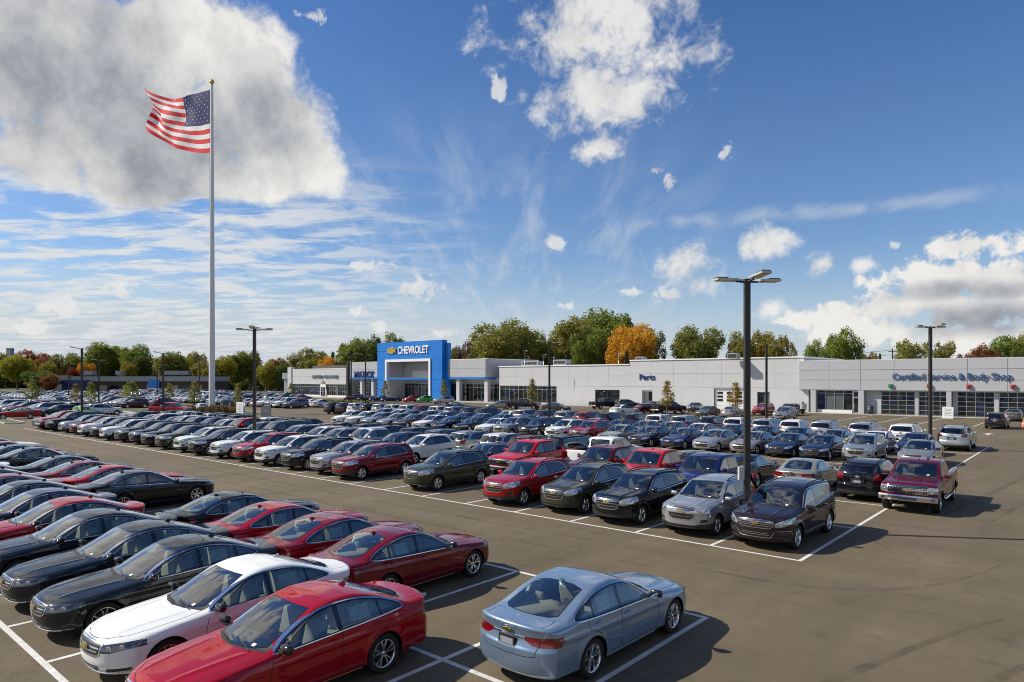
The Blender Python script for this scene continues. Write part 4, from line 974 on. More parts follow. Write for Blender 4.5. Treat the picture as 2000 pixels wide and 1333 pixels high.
fit(t, YC, -168)
lettering('building_lettering', 'small dark letters spelling CERTIFIED PRE-OWNED over the glazed front', 'CERTIFIED PRE-OWNED', -170.9, -158.0, 5.3, .85, YC - .02, 'letter_grey', .15, .02)

# -- buildings beyond
def far_building(name, label, loc, rz, size, wall, fascia, extra=None):
    t = thing(name, label, 'building', loc, rz); L_, D_, Hh = size
    part('wall', box_between(Geo(), (-L_/2, 0, -.5), (L_/2, D_, Hh*.70), wall), t); part('fascia', box_between(Geo(), (-L_/2 - .4, -.5, Hh*.70), (L_/2 + .4, D_ + .4, Hh), fascia), t)
    part('roof', box_between(Geo(), (-L_/2, 0, Hh), (L_/2, D_, Hh + .1), 'roof_dark'), t)
    if extra: extra(t)
    return t
def brown_extra(t):
    for i in range(13): part('window', Geo().box((-24 + 4.3*i, -.03, 1.5), (1.5, .03, 1.2), ('shop_glass', 'tan')[i % 2]), t)
    part('blue_sign', Geo().box((7.5, -.62, 3.4), (2.1, .1, 1.5), 'sign_blue'), t); part('white_sign', Geo().box((7.5, -.62, 1.2), (2.1, .1, .6), 'trim_white'), t)
    part('tan_end', box_between(Geo(), (-33.6, -1.2, -.3), (-22.4, -.03, 6.4), 'tan'), t)
    for x, w in ((-18, 3), (-7, 2), (14, 9)): part('roof_box', Geo().box((x, 4, 7.3), (w/2, 1.5, .8), 'unit_grey'), t)
far_building('brown_building', 'long low brown building beyond the far rows, blue sign on its front', (-266, 96, 0), math.radians(42), (56, 16, 6.0), 'brick_dark', 'unit_grey', brown_extra)
def white_extra(t): part('dark_bay', box_between(Geo(), (-3, -.05, 0), (3.2, -.01, 6.9), 'brick_dark'), t)
far_building('white_building', 'plain white flat-roofed building with a dark bay, beyond the used-car showroom', (-205, 132, 0), math.radians(20), (26, 14, 7.2), 'panel_pale', 'panel_pale', white_extra)
far_building('blue_building', 'small navy blue shed between trees and the brown building', (-266, 76, 0), math.radians(40), (6, 5, 4.6), 'sign_navy', 'sign_navy')
# ---------------------------------------------------------------- trees
def tree_meshes(kind, seed):
    """trunk with limbs, and a crown of leaf sprays gathered in uneven clumps; unit height 1, crown width about 1"""
    rg = np.random.default_rng(seed); tr = Geo()
    if kind == 'spruce':
        tr.tube([(0, 0, 0), (.004, 0, .5), (0, 0, .98)], [.022, .013, .003], 'bark', 6); cl = []
        for k in range(17):
            z = .10 + .86*k/17; r = .34*(1 - (k/17.5))**.9 + .015; n = max(4, int(11*(1 - k/20)))
            for i in range(n):
                a = 2*PI*i/n + rg.uniform(-.3, .3) + k; L = r*rg.uniform(.75, 1.1)
                for s in np.linspace(.25, 1, 4): cl.append((L*s*math.cos(a), L*s*math.sin(a), z - .10*s*r*2 + .03*(s > .9), .045*(1.25 - .5*s), 9))
    elif kind == 'columnar':
        tr.tube([(0, 0, 0), (.005, 0, .3), (0, .004, .6), (0, 0, .95)], [.016, .013, .009, .003], 'bark', 6); cl = []
        for i in range(18):
            z = .30 + .60*i/18; a = i*2.4; r = .13*math.sin(min(1, (z-.22)/.3)*PI/2)*(1.05 - max(0, z-.5)*1.6)
            tr.tube([(0, 0, z-.08), (r*.9*math.cos(a), r*.9*math.sin(a), z)], [.006, .002], 'bark', 4)
        for i in range(95):
            z = rg.uniform(.27, .99); w = .155*math.sin(min(1, (z-.20)/.25)*PI/2)*(1.08 - max(0, z-.45)*1.72); a = rg.uniform(0, 2*PI); r = max(.01, w)*rg.uniform(.2, 1)**.5
            cl.append((r*math.cos(a), r*math.sin(a), z, .046, 12))
    else:
        low = {'broad': .34, 'round': .26, 'tall': .30, 'open': .36}[kind]; wd = {'broad': .52, 'round': .44, 'tall': .30, 'open': .46}[kind]
        tr.tube([(0, 0, -.02), (.01, .0, low*.6), (0, .01, low), (.01, 0, .62), (0, 0, .86)], [.034, .027, .023, .014, .004], 'bark', 8); cl = []; lobes = []
        nl = 15 if kind != 'open' else 12
        for i in range(nl):
            a = i*2.4 + rg.uniform(-.4, .4); t = (i + .5)/nl; z = low + .08 + (.86 - low)*t
            r = wd*math.sin(PI*min(1, .16 + .80*(1 - t)**.8))*rg.uniform(.45, .9); x, y = r*math.cos(a), r*math.sin(a)
            lobes.append((x, y, z, rg.uniform(.12, .20)*(1.15 if kind != 'open' else .85)))
            b0 = low*.8 + (z - low)*.55; tr.tube([(0, 0, b0), (x*.5, y*.5, (b0 + z)/2 + .01), (x, y, z)], [.014, .009, .003], 'bark', 5)
        lobes.append((0, 0, .84, .16)); lobes.append((.02, 0, .60, .24))
        for (x, y, z, r) in lobes:
            n = int(84*(r/.16)**2)
            for i in range(n):
                d = rg.normal(size=3); d /= np.linalg.norm(d); q = r*rg.uniform(.45, 1.)**.6*rg.uniform(.85, 1.12)
                cl.append((x + d[0]*q, y + d[1]*q, z + d[2]*q*.82, .040, 10))
    V = []; F = []; T = []
    for (x, y, z, s, n) in cl:
        tone = rg.uniform(.25, .75); hue = rg.uniform(.2, .8)
        for k in range(n):
            c = np.array((x, y, z)) + rg.normal(size=3)*s*.55; a = rg.normal(size=3); a[2] *= .6; a /= np.linalg.norm(a); b_ = np.cross(a, rg.normal(size=3)); b_ /= np.linalg.norm(b_); w = s*rg.uniform(.30, .58); o = len(V)
            V += [c - a*w, c - b_*w*.55, c + a*w, c + b_*w*.55]; F.append((o, o+1, o+2, o+3)); T.append((np.clip(tone + rg.uniform(-.18, .18), 0, 1), np.clip(hue + rg.uniform(-.2, .2), 0, 1)))
    me = bpy.data.meshes.new('crown'); me.from_pydata([tuple(v) for v in V], [], F); me.materials.append(MAT['leaf'])
    at_ = me.attributes.new('tone', 'FLOAT_COLOR', 'FACE'); at_.data.foreach_set('color', np.array([(t, h_, 0, 1) for t, h_ in T], np.float32).ravel()); me.update()
    return tr.mesh('trunk'), me
TREES = {k: [tree_meshes(k, 11*i + j) for j in range(n)] for i, (k, n) in enumerate((('broad', 2), ('round', 2), ('tall', 2), ('open', 2), ('spruce', 1), ('columnar', 2)))}
CROWN_W = dict(broad=1.12, round=.98, tall=.74, open=1.0, spruce=.62, columnar=.32)
LEAF = dict(green=(.175, .205, .040), deep=(.120, .155, .038), olive=(.225, .225, .045), lime=(.29, .27, .030), yellow=(.26, .20, .025), orange=(.42, .20, .015), amber=(.50, .29, .028), rust=(.23, .105, .032), red=(.22, .045, .02), spruce=(.020, .036, .026), brownish=(.15, .095, .045))
def plant_tree(x, y, z, hgt, width, kind, colour, label, group=None, name=None):
    tr, cr = random.choice(TREES[kind]); nm = name or {'spruce': 'spruce_tree', 'columnar': 'young_tree'}.get(kind, 'tree')
    t = thing(nm, label, 'tree', (x, y, z), random.uniform(0, 6.28), group); a = link('trunk', tr, parent=t); c = link('crown', cr, parent=t)
    t.scale = (width/CROWN_W[kind], width/CROWN_W[kind], hgt); c.color = (*[v*random.uniform(.9, 1.1) for v in LEAF[colour]], 1); return t
def spot(px, d):
    """bearing of a photo column and a distance -> place on the ground"""
    l = (px - 1000)/1325*d; return l*math.cos(YAW) - d*math.sin(YAW), l*math.sin(YAW) + d*math.cos(YAW)
def tree_at(px, top, wpx, d, kind, colour, label, base=None, group=None):
    x, y = spot(px, d); return plant_tree(x, y, -.1 if base is None else base, H + (740 - top)/1325*d + .1, wpx/1325*d, kind, colour, label, group)
G1 = 'trees behind the dealership'; G2 = 'trees along the far left of the lot'; G3 = 'young trees planted in the lot'
for i, (px, top, w, d, k, c, lab) in enumerate([
    (606, 689, 88, 232, 'round', 'olive', 'olive green tree behind the used-car showroom'), (650, 684, 26, 226, 'spruce', 'spruce', 'dark spruce behind the used-car showroom, beside an orange tree'), (640, 702, 46, 222, 'broad', 'amber', 'small golden orange tree over the used-car showroom roof'),
    (690, 672, 70, 226, 'tall', 'green', 'green tree rising behind the office section, leftmost there'), (722, 660, 76, 234, 'open', 'deep', 'dark green tree left of the blue portal'), (772, 662, 60, 228, 'round', 'green', 'green tree top showing over the blue portal'),
    (884, 680, 52, 222, 'open', 'deep', 'thin dark tree just right of the blue portal'), (918, 676, 60, 218, 'round', 'brownish', 'brownish tree over the showroom roof'), (985, 640, 150, 190, 'broad', 'olive', 'big olive green tree over the showroom, right of the portal'), (940, 672, 70, 205, 'open', 'green', 'loose green tree on the left flank of the big olive one'),
    (1060, 660, 66, 198, 'round', 'olive', 'yellowish green tree behind the lamp post in the middle'), (1112, 630, 96, 190, 'tall', 'olive', 'tall olive tree with a pointed top left of the tallest tree'), (1150, 650, 90, 184, 'broad', 'green', 'green tree filling the gap below the tallest crown'), (1188, 616, 118, 200, 'tall', 'green', 'tallest green tree behind the dealership'),
    (1236, 642, 116, 176, 'broad', 'amber', 'blazing orange tree behind the long wall'), (1224, 681, 30, 158, 'spruce', 'spruce', 'small dark spruce in front of the orange tree'), (1270, 648, 74, 186, 'open', 'deep', 'dark green tree on the right of the orange tree'), (1215, 655, 60, 192, 'round', 'yellow', 'golden tree top between the tallest tree and the orange one'),
    (1362, 649, 112, 172, 'broad', 'green', 'broad dark green tree standing alone over the long wall'), (1448, 660, 62, 168, 'round', 'olive', 'yellow green tree just left of the big lamp post'), (1488, 655, 66, 172, 'broad', 'yellow', 'golden yellow tree right of the big lamp post'), (1524, 658, 72, 164, 'open', 'olive', 'green and yellow tree right of the golden one'),
    (1588, 675, 46, 152, 'round', 'olive', 'small dark olive tree left of the dense round one'), (1646, 657, 78, 146, 'round', 'green', 'dense rounded tree over the step of the roofline'), (1697, 697, 44, 150, 'broad', 'yellow', 'low yellow tree top over the service roof'), (1719, 687, 20, 140, 'spruce', 'spruce', 'tiny spruce tip over the service roof'),
    (1785, 668, 92, 138, 'open', 'olive', 'loose olive tree behind the second lamp post'), (1848, 669, 56, 140, 'open', 'olive', 'small open crowned tree right of the second lamp post'), (1920, 684, 70, 142, 'broad', 'rust', 'rusty brown tree over the service roof'), (1968, 668, 84, 146, 'round', 'green', 'green tree above the roof at the far right edge'), (1992, 664, 60, 158, 'broad', 'olive', 'olive tree cut by the right edge of the picture'), (2080, 660, 110, 150, 'broad', 'green', 'green tree beyond the right end of the service roof')]):
    tree_at(px, top, w, d, k, c, lab, group=G1)
for i, (px, top, w, d, k, c, lab) in enumerate([
    (-40, 690, 90, 300, 'broad', 'green', 'green tree at the far left edge'), (4, 705, 40, 300, 'round', 'brownish', 'dull brown tree at the left edge'), (34, 700, 66, 262, 'broad', 'lime', 'bright yellow green tree at far left'), (62, 692, 84, 292, 'round', 'rust', 'rust red tree top behind the yellow green one'), (100, 703, 44, 280, 'open', 'brownish', 'bare looking brownish tree by the red one'),
    (98, 712, 44, 262, 'round', 'yellow', 'yellow tree left of the first tall lamp post'), (76, 728, 64, 232, 'broad', 'deep', 'dark green tree standing in front of the red and yellow ones'), (96, 735, 40, 228, 'round', 'rust', 'low rust tree beside the dark green one'), (130, 696, 62, 285, 'broad', 'green', 'rounded green tree behind the first tall lamp post'), (172, 694, 40, 290, 'open', 'olive', 'olive tree right of the first tall lamp post'),
    (168, 712, 44, 270, 'broad', 'orange', 'orange tree over the brown building'), (143, 722, 30, 264, 'round', 'red', 'red tree over the left end of the brown building'), (206, 677, 66, 288, 'tall', 'green', 'tall dark green tree, highest in the left tree line'), (228, 684, 52, 292, 'round', 'deep', 'deep green tree beside the highest of the left tree line'), (262, 680, 58, 288, 'tall', 'green', 'green tree with a domed top over the brown building'), (252, 712, 36, 268, 'round', 'yellow', 'small yellow tree over the brown building roof'),
    (276, 700, 40, 280, 'tall', 'deep', 'dark slim tree right of the domed one'), (300, 706, 60, 300, 'round', 'brownish', 'brownish tree behind the second tall lamp post'), (336, 694, 64, 262, 'tall', 'olive', 'olive green tree right of the second tall lamp post'), (360, 700, 50, 270, 'broad', 'lime', 'pale green tree left of the flagpole'), (384, 690, 52, 290, 'open', 'olive', 'thin crowned tree left of the flagpole'), (398, 712, 50, 255, 'round', 'olive', 'olive tree immediately left of the flagpole'),
    (436, 702, 52, 266, 'broad', 'lime', 'pale green tree right of the flagpole'), (462, 694, 62, 286, 'round', 'green', 'green tree between the flagpole and the near lamp post'), (488, 690, 54, 292, 'broad', 'olive', 'olive tree behind the near lamp post'), (520, 712, 44, 260, 'round', 'lime', 'bright green tree right of the near lamp post'), (540, 705, 50, 285, 'broad', 'rust', 'reddish tree left of the used-car showroom'), (552, 716, 40, 260, 'round', 'deep', 'dark tree tucked against the used-car showroom'), (420, 714, 40, 300, 'round', 'brownish', 'dull tree far behind the flagpole foot')]):
    tree_at(px, top, w, d, k, c, lab, group=G2)
for px, top, w, d, lab in [(63, 742, 26, 130, 'young tree at the far left of the car rows'), (148, 751, 20, 125, 'young tree just left of the first tall lamp post'), (178, 748, 24, 122, 'young tree just right of the first tall lamp post'), (258, 746, 30, 128, 'fuller young tree before the brown building'), (246, 752, 18, 140, 'slim young tree beside the fuller one before the brown building'),
    (330, 750, 20, 130, 'young tree right of the second tall lamp post'), (380, 746, 24, 118, 'young tree just left of the flagpole'), (465, 750, 18, 108, 'young tree behind the white sign board'), (568, 749, 14, 170, 'young tree at the left end of the used-car showroom'), (752, 744, 16, 152, 'young tree before the blue portal'), (867, 743, 18, 142, 'young tree right of the blue portal'),
    (1040, 741, 22, 112, 'young tree before the dark glazed end of the long wall'), (1303, 745, 28, 98, 'young tree before the small door in the long wall'), (1437, 748, 30, 96, 'young tree before the white garage door')]:
    x, y = spot(px, d); g = None
    plant_tree(x, y, 0, H + (740 - top)/1325*d, w/1325*d, 'columnar', random.choice(['olive', 'yellow', 'olive']) if px > 1000 else 'olive', lab, G3)
# far woods closing the view between the single trees
me = TREES['round'][0][1]
wd = Geo()
def wood(seed):
    rg = np.random.default_rng(seed); base = TREES['round'][0][1]; n0 = len(base.vertices); co = np.zeros(n0*3); base.vertices.foreach_get('co', co); co = co.reshape(-1, 3); co = co.reshape(-1, 4, 3)[np.random.default_rng(1).permutation(len(co)//4)[:3200]]; ctr = co.mean(1, keepdims=True); co = (ctr + (co - ctr)*1.7).reshape(-1, 3); V = []; F = []
    for px, lo_, hi_, h0, h1 in [(p, 330, 420, 9, 14) for p in np.arange(-140, 2200, 26)] + [(p, 292, 312, 6, 9) for p in np.arange(-60, 575, 21)]:
        d = rg.uniform(lo_, hi_); x, y = spot(px + rg.uniform(-9, 9), d); hgt = rg.uniform(h0, h1); w = rg.uniform(10, 16); a = rg.uniform(0, 6.28)
        c = co.copy(); q = np.stack([(c[:, 0]*math.cos(a) - c[:, 1]*math.sin(a))*w + x, (c[:, 0]*math.sin(a) + c[:, 1]*math.cos(a))*w + y, (c[:, 2] - .25)*hgt*1.25], 1)
        o = len(V); V += [tuple(p) for p in q[::1]]; F += [(o+i, o+i+1, o+i+2, o+i+3) for i in range(0, len(q) - 3, 4)]
    m_ = bpy.data.meshes.new('far_woods'); m_.from_pydata(V, [], F); m_.materials.append(MAT['leaf'])
    at_ = m_.attributes.new('tone', 'FLOAT_COLOR', 'FACE'); at_.data.foreach_set('color', np.array([(t, h_, 0, 1) for t, h_ in np.stack([rg.uniform(.2, .8, len(F)), rg.uniform(.1, .9, len(F))], 1)], np.float32).ravel()); m_.update()
    o = link('far_woods', m_); o.color = (.20, .195, .06, 1); tag(o, kind='stuff', label='distant belt of mixed trees closing the view behind everything', cat='woods')
wood(5)
# ---------------------------------------------------------------- flag, lamp posts, poles, small things
def place_at(px, d): return spot(px, d)
LATV = (math.cos(YAW), math.sin(YAW)); FWDV = (-math.sin(YAW), math.cos(YAW))
fx, fy = spot(414, 101.4)
fp = thing('flagpole', 'very tall white flagpole with a ball on top, standing in the planted island', 'flagpole', (fx, fy, 0))
part('base', Geo().lathe([(.001, .30), (1.0, .30), (1.05, .0)], 'concrete', 24), fp)
part('collar', Geo().lathe([(.62, .3), (.62, .62), (.50, .74)], 'pole_white', 24), fp)
part('pole', Geo().lathe([(.45, .3), (.40, 14), (.34, 26), (.26, 38), (.18, 49.2)], 'pole_white', 20), fp)
for z in (14, 26, 38): part('joint_ring', Geo().lathe([(.0, z-.1), (.43 - .0055*z, z-.1), (.43 - .0055*z, z+.1), (.0, z+.1)], 'alu', 20), fp)
part('ball', ellipsoid(Geo(), (0, 0, 49.55), (.36, .36, .36), 'gold', 14, 9), fp)
def flag_point(s, t):
    top = 48.4 + 4.7*s*s + .30*math.sin(7*s + .6)*s; bot = 39.0 + 7.2*s**1.6 + .15*math.sin(6*s)
    z = top + (bot - top)*t - .30*s*math.sin(2*PI*(1.7*t + .7*s)) * math.sin(PI*min(1, t*1.2))
    along = 19.0*s*(1 - .05*t*s) + .30*s*math.sin(2*PI*(1.4*t + .3)) - .9*s*s*math.sin(PI*t)**2
    w = .85*(s**.8)*math.sin(2*PI*(1.45*s + .75*t)) + .28*s*math.sin(2*PI*(2.6*s - 1.2*t + .2)) + .10*math.sin(2*PI*(4.6*s + 2.1*t))*min(1, 3*s)
    dx, dy = (-LATV[0]*.82 + FWDV[0]*.57, -LATV[1]*.82 + FWDV[1]*.57); nx, ny = -dy, dx
    return (.30*(-LATV[0]) + dx*along + nx*w, .30*(-LATV[1]) + dy*along + ny*w, z)
fg = Geo(); NS, NT = 72, 52
fg.V = [flag_point(i/NS, j/NT) for j in range(NT+1) for i in range(NS+1)]
for j in range(NT):
    for i in range(NS):
        st = int(j/NT*13); canton = i/NS < .40 and j/NT < 7/13
        fg.F.append([j*(NS+1)+i, j*(NS+1)+i+1, (j+1)*(NS+1)+i+1, (j+1)*(NS+1)+i]); fg.M.append('flag_blue' if canton else ('flag_red' if st % 2 == 0 else 'flag_white')); fg.S.append(True)
fl = thing('flag', 'large stars and stripes flag streaming left from the tall flagpole', 'flag', (fx, fy, 0)); part('cloth', fg, fl)
sg = Geo()
for r in range(9):
    for c in range(6 if r % 2 == 0 else 5):
        s0 = .40*(2*c + 1 + (r % 2))/12; t0 = 7/13*(r + 1)/10; p = np.array(flag_point(s0, t0)); ds = np.array(flag_point(s0+.01, t0)) - p; dt = np.array(flag_point(s0, t0+.01)) - p
        ds /= np.linalg.norm(ds); n_ = np.cross(ds, dt); n_ /= np.linalg.norm(n_); dt = np.cross(n_, ds)
        for sd in (.03, -.03):
            sg.add([tuple(p + n_*sd)] + [tuple(p + n_*sd + (ds*math.cos(a) - dt*math.sin(a))*(.15 if k % 2 == 0 else .06)) for k, a in enumerate([PI/2 + PI*k/5 for k in range(10)])], [(0, k+1, (k+1) % 10 + 1) for k in range(10)], 'flag_white')
o = part('stars', sg, fl); o['kind'] = 'stuff'
part('halyard', Geo().tube([(.45*-LATV[0], .45*-LATV[1], 2.), (.36*-LATV[0], .36*-LATV[1], 25), (.28*-LATV[0], .28*-LATV[1], 48.8)], .02, 'wire', 5), fp)

def lamp_post(px, d, top, label, heads=(0, 90, 180, 270), base_h=.85, r=.092, box=False):
    x, y = spot(px, d); t = thing('lamp_post', label, 'lamp post', (x, y, 0), YAW, 'lamp posts over the lot')
    part('base', Geo().lathe([(.001, base_h), (.30, base_h), (.32, base_h - .04), (.32, 0)], 'concrete', 18), t)
    part('foot_plate', Geo().box((0, 0, base_h + .06), (.19, .19, .06), 'pole_bronze'), t)
    part('pole', Geo().box((0, 0, (base_h + top)/2), (r, r, (top - base_h)/2), 'pole_bronze'), t)
    for i, a in enumerate(heads):
        lift = (.02, .16, .0, .10)[i % 4]; ca, sa = math.cos(math.radians(a + 12)), math.sin(math.radians(a + 12))
        hd = Geo(); hd.tube([(r*.6, 0, top - .10), (.42, 0, top - .09 + lift*.3)], .035, 'pole_bronze', 6)
        hd.box((.80, 0, top - .05 + lift*.8), (.40, .19, .035), 'head_grey', ry=-lift*.9); hd.box((.98, 0, top - .005 + lift*.95), (.20, .15, .03), 'frame_dark', ry=-lift*.9)
        ho = part('lamp_head', hd, t, rz=math.radians(a + 12)); lens = Geo().box((.86, 0, top - .093 + lift*.82), (.26, .15, .006), 'led', ry=-lift*.9); part('lens', lens, ho)
    if box:
        part('junction_box', Geo().box((-.21, -.02, 1.95), (.09, .08, .22), 'grey_box'), t)
        for k in range(2): part('outlet', Geo().box((.16 + .02*k, -.14, 1.5 + .4*k), (.05, .05, .06), 'red_plastic'), t)
    return t
lamp_post(1459, 23.3, 8.62, 'tall dark lamp post nearest us, between the silver and purple crossovers', box=True)
for px, d, top, lab in [(497, 47.0, 8.65, 'dark lamp post right of the flagpole, behind the front row'), (160, 77, 8.65, 'first tall lamp post from the left, at the end of the front row'), (319, 91, 8.65, 'dark lamp post between the flagpole and the first tall one at left'), (193, 123, 8.6, 'distant lamp post just right of the first tall one at left'), (390, 156, 8.6, 'distant lamp post just left of the flagpole'), (134, 156, 8.6, 'distant slim lamp post left of the first tall one'), (307, 175, 8.6, 'faint far lamp post by the brown building'),
        (686, 118, 9.6, 'lamp post before the used-car showroom and office section joint'), (714, 120, 9.4, 'slim lamp post before the dark blue name letters'), (1073, 64, 8.65, 'lamp post in the middle of the far rows, before the long wall'), (1497, 69, 8.65, 'lamp post beyond the big near one, before the long wall'), (1817, 49.4, 9.0, 'lamp post at right before the service bay doors'), (1120, 190, 12, 'far lamp post over the roof of the long wall')]:
    lamp_post(px, d, top, lab, (0, 180) if d > 60 else (0, 90, 180, 270))

def utility_pole(px, d, top, label):
    x, y = spot(px, d); t = thing('utility_pole', label, 'utility pole', (x, y, 0), YAW, 'utility poles behind the buildings'); part('pole', Geo().tube([(0, 0, 0), (0, 0, top)], [.17, .12], 'wood_pole', 8), t)
    part('crossarm', Geo().box((0, 0, top - .5), (.9, .06, .07), 'wood_pole'), t)
    for s in (-.8, .8): part('insulator', Geo().lathe([(.001, top - .25), (.06, top - .27), (.07, top - .42)], 'grey_box', 8, c=(s, 0, 0)), t)
    return (x, y, top)
P = [utility_pole(px, d, H + (740 - y)/1325*d, lab) for px, d, y, lab in [(905, 235, 690, 'wooden utility pole behind the showroom'), (1208, 186, 697, 'wooden utility pole over the long wall below the tallest tree'), (1743, 142, 682, 'wooden utility pole standing over the service roof'), (2180, 120, 672, 'wooden utility pole beyond the right edge'), (110, 250, 700, 'wooden utility pole in the left tree line'), (64, 285, 694, 'wooden utility pole by the rust red tree')]]
for a, b_, n in ((0, 1, 'left'), (1, 2, 'middle'), (2, 3, 'right')):
    for k, dz in enumerate((-.2, -1.2)):
        q = [tuple(Vector(P[a]).lerp(Vector(P[b_]), t) + Vector((0, 0, dz - 1.6*4*t*(1-t)))) for t in np.linspace(0, 1, 14)]
        g = Geo().tube([(p[0]-q[0][0], p[1]-q[0][1], p[2]) for p in q], .035, 'wire', 4)
        tag(link('power_line', g.mesh('power_line'), (q[0][0], q[0][1], 0)), ('upper' if k == 0 else 'lower') + ' overhead wire on the ' + n + ' span behind the buildings', 'wire', 'overhead wires')

x, y = spot(20, 330); t = thing('pylon_sign', 'tall slim blue and yellow sign tower over the trees at far left', 'sign', (x, y, 0), YAW)
part('mast', Geo().box((0, 0, 7), (.7, .5, 7.2), 'unit_grey'), t); part('cabinet', Geo().box((0, 0, 16.8), (1.5, .6, 3.2), 'sign_blue'), t); part('panel', Geo().box((-.3, -.63, 18.2), (.9, .03, 1.1), 'sign_yellow'), t); part('panel', Geo().box((-.3, -.63, 15.6), (.9, .03, 1.2), 'trim_white'), t)

def sandwich_board(px, d, label, w=.62, h=1.5, mat_='trim_white'):
    x, y = spot(px, d); t = thing('sign_board', label, 'sign', (x, y, 0), YAW); part('frame', Geo().box((0, .05, h/2), (w, .03, h/2), mat_), t)
    part('back', Geo().box((0, .35, h/2 - .05), (w, .03, h/2 - .05), mat_, ry=0), t)
    pr = Geo()
    for k in range(5): pr.box((0, .012, h*.30 + h*.13*k), (w*(.78, .6, .7, .5, .66)[k], .006, h*.022), 'unit_grey')
    o = part('printed_lines', pr, t); o['kind'] = 'stuff'; return t
sandwich_board(468, 90, 'white sign board with grey print beside the flagpole planting', .75, 2.1).rotation_euler.z = .12
sandwich_board(1851, 88.6, 'white A-frame board before the service bay doors', .62, 1.5).rotation_euler.z = 0; sandwich_board(1571, 75, 'small white roof-top placard among the tail-on crossovers', .3, .6).location.z = 1.85
x, y = spot(521, 93); t = thing('stone_marker', 'round topped pale stone marker in the planted island', 'marker', (x, y, 0), YAW)
part('slab', Geo().plate([(-.62, 0), (.62, 0), (.62, 1.1), (.45, 1.35), (.15, 1.45), (-.15, 1.45), (-.45, 1.35), (-.62, 1.1)], (0, 0, .1), (1, 0, 0), (0, 0, 1), .4, 'concrete'), t); part('plaque', Geo().box((0, -.42, .8), (.3, .015, .22), 'panel_pale'), t)
def cone(px, d, label):
    x, y = spot(px, d); t = thing('traffic_cone', label, 'traffic cone', (x, y, 0)); part('foot', Geo().box((0, 0, .02), (.20, .20, .02), 'rubber_black'), t)
    part('body', Geo().lathe([(.16, .04), (.03, .95), (.001, .95)], 'cone_orange', 16), t); part('band', Geo().lathe([(.118, .36), (.085, .56)], 'trim_white', 16), t)
cone(1999, 72, 'orange traffic cone at the right edge, near the waiting black crossover')
def bin_(px, d, label, m_='frame_dark'):
    x, y = spot(px, d); t = thing('waste_bin', label, 'bin', (x, y, 0)); part('drum', Geo().lathe([(.001, .0), (.36, 0), (.40, .95), (.33, 1.0)], m_, 18), t); part('lid', Geo().lathe([(.42, 1.0), (.40, 1.14), (.22, 1.32), (.001, 1.36)], m_, 18), t)
bin_(1700, 98.2, 'dark domed litter bin by the service entrance column')
x, y = spot(389, 160); x, y = spot(597, 195); t = thing('litter_bin', 'small dark bin on the kerb before the used-car showroom', 'bin', (x, y - 6, .1)); part('drum', Geo().lathe([(.001, 0), (.5, 0), (.5, 1.3), (.001, 1.5)], 'frame_dark', 12), t)
def shrub(x, y, z, r, h, label, colour, group, dens=1.):
    """a low plant: stems and a leafy mass"""
    tr, cr = TREES['columnar'][1] if h > r*3 else TREES['round'][1]; t = thing('shrub', label, 'shrub', (x, y, z), random.uniform(0, 6), group)
    a = link('stem', tr, parent=t); c = link('foliage', cr, parent=t); a.scale = c.scale = (2*r, 2*r, h*1.4); a.location.z = c.location.z = -h*.4; c.color = (*LEAF[colour], 1)
x, y = spot(1567, 99); shrub(x, y, 0, .55, 1.6, 'dark green shrub in a pot-sized bed by the service corner', 'deep', None)
HORD = 'first second third fourth fifth sixth seventh eighth ninth tenth eleventh twelfth thirteenth fourteenth'.split()
for i in range(14): shrub(-134 + 2.2*i, 78.6 + .3*(i % 2), .08, 1.0, .9, 'low clipped hedge shrub, %s from the left in the long kerbed bed' % HORD[i], 'olive' if i % 3 else 'lime', 'hedge shrubs in the long bed')
gr = Geo()                                               # ornamental grasses and bright ground cover in the flagpole island
rg = np.random.default_rng(3)
for cx, cy in [(fx + rg.uniform(-3, 9), fy + rg.uniform(-5, 2)) for _ in range(46)]:
    for k in range(26):
        a = rg.uniform(0, 6.28); L_ = rg.uniform(.7, 1.5); l_ = rg.uniform(.15, .6); bx, by = cx + rg.normal()*.15, cy + rg.normal()*.15; w_ = .035
        tx, ty = -math.sin(a)*w_, math.cos(a)*w_
        gr.add([(bx-tx, by-ty, .1), (bx+tx, by+ty, .1), (bx + math.cos(a)*l_*.5+tx, by + math.sin(a)*l_*.5+ty, .1+L_*.7), (bx + math.cos(a)*l_*.5-tx, by + math.sin(a)*l_*.5-ty, .1+L_*.7), (bx + math.cos(a)*l_, by + math.sin(a)*l_, .1+L_)], [(0, 1, 2, 3), (3, 2, 4)], 'leaf')
o = link('ornamental_grass', gr.mesh('ornamental_grass')); o.color = (.20, .16, .05, 1); tag(o, 'tawny ornamental grass massed round the flagpole foot', 'grass', kind='stuff')
x, y = spot(825, 5.2*1325/(1165 - 740)); t = thing('paper_cup', 'crumpled white paper cup lying on the asphalt beside the dark red sedan', 'cup', (x, y, .045), .6)
part('cup', Geo().lathe([(.030, -.07), (.045, .075), (.038, .076), (.026, -.06), (.001, -.06)], 'trim_white', 14, 'x'), t); part('rim', Geo().lathe([(.048, .070), (.050, .077), (.046, .084)], 'trim_white', 14, 'x'), t)
for px, d, size, lab in [(1098, 140, (3.2, 2, 1.1), 'grey roof air conditioner over the glazed end of the long wall'), (1040, 145, (4.5, 2, .9), 'long low roof unit left over the long wall'), (1433, 112, (1.6, 1.4, .9), 'small roof unit above the long wall near the big lamp post'), (868, 172, (3, 2, .9), 'flat roof unit behind the showroom parapet'), (1252, 128, (1.6, 1.6, .8), 'small domed roof unit at the step of the long wall')]:
    x, y = spot(px, d); rooftop(lab, (x, y, 8.0 if px < 1230 or px > 1500 else 8.5), size)
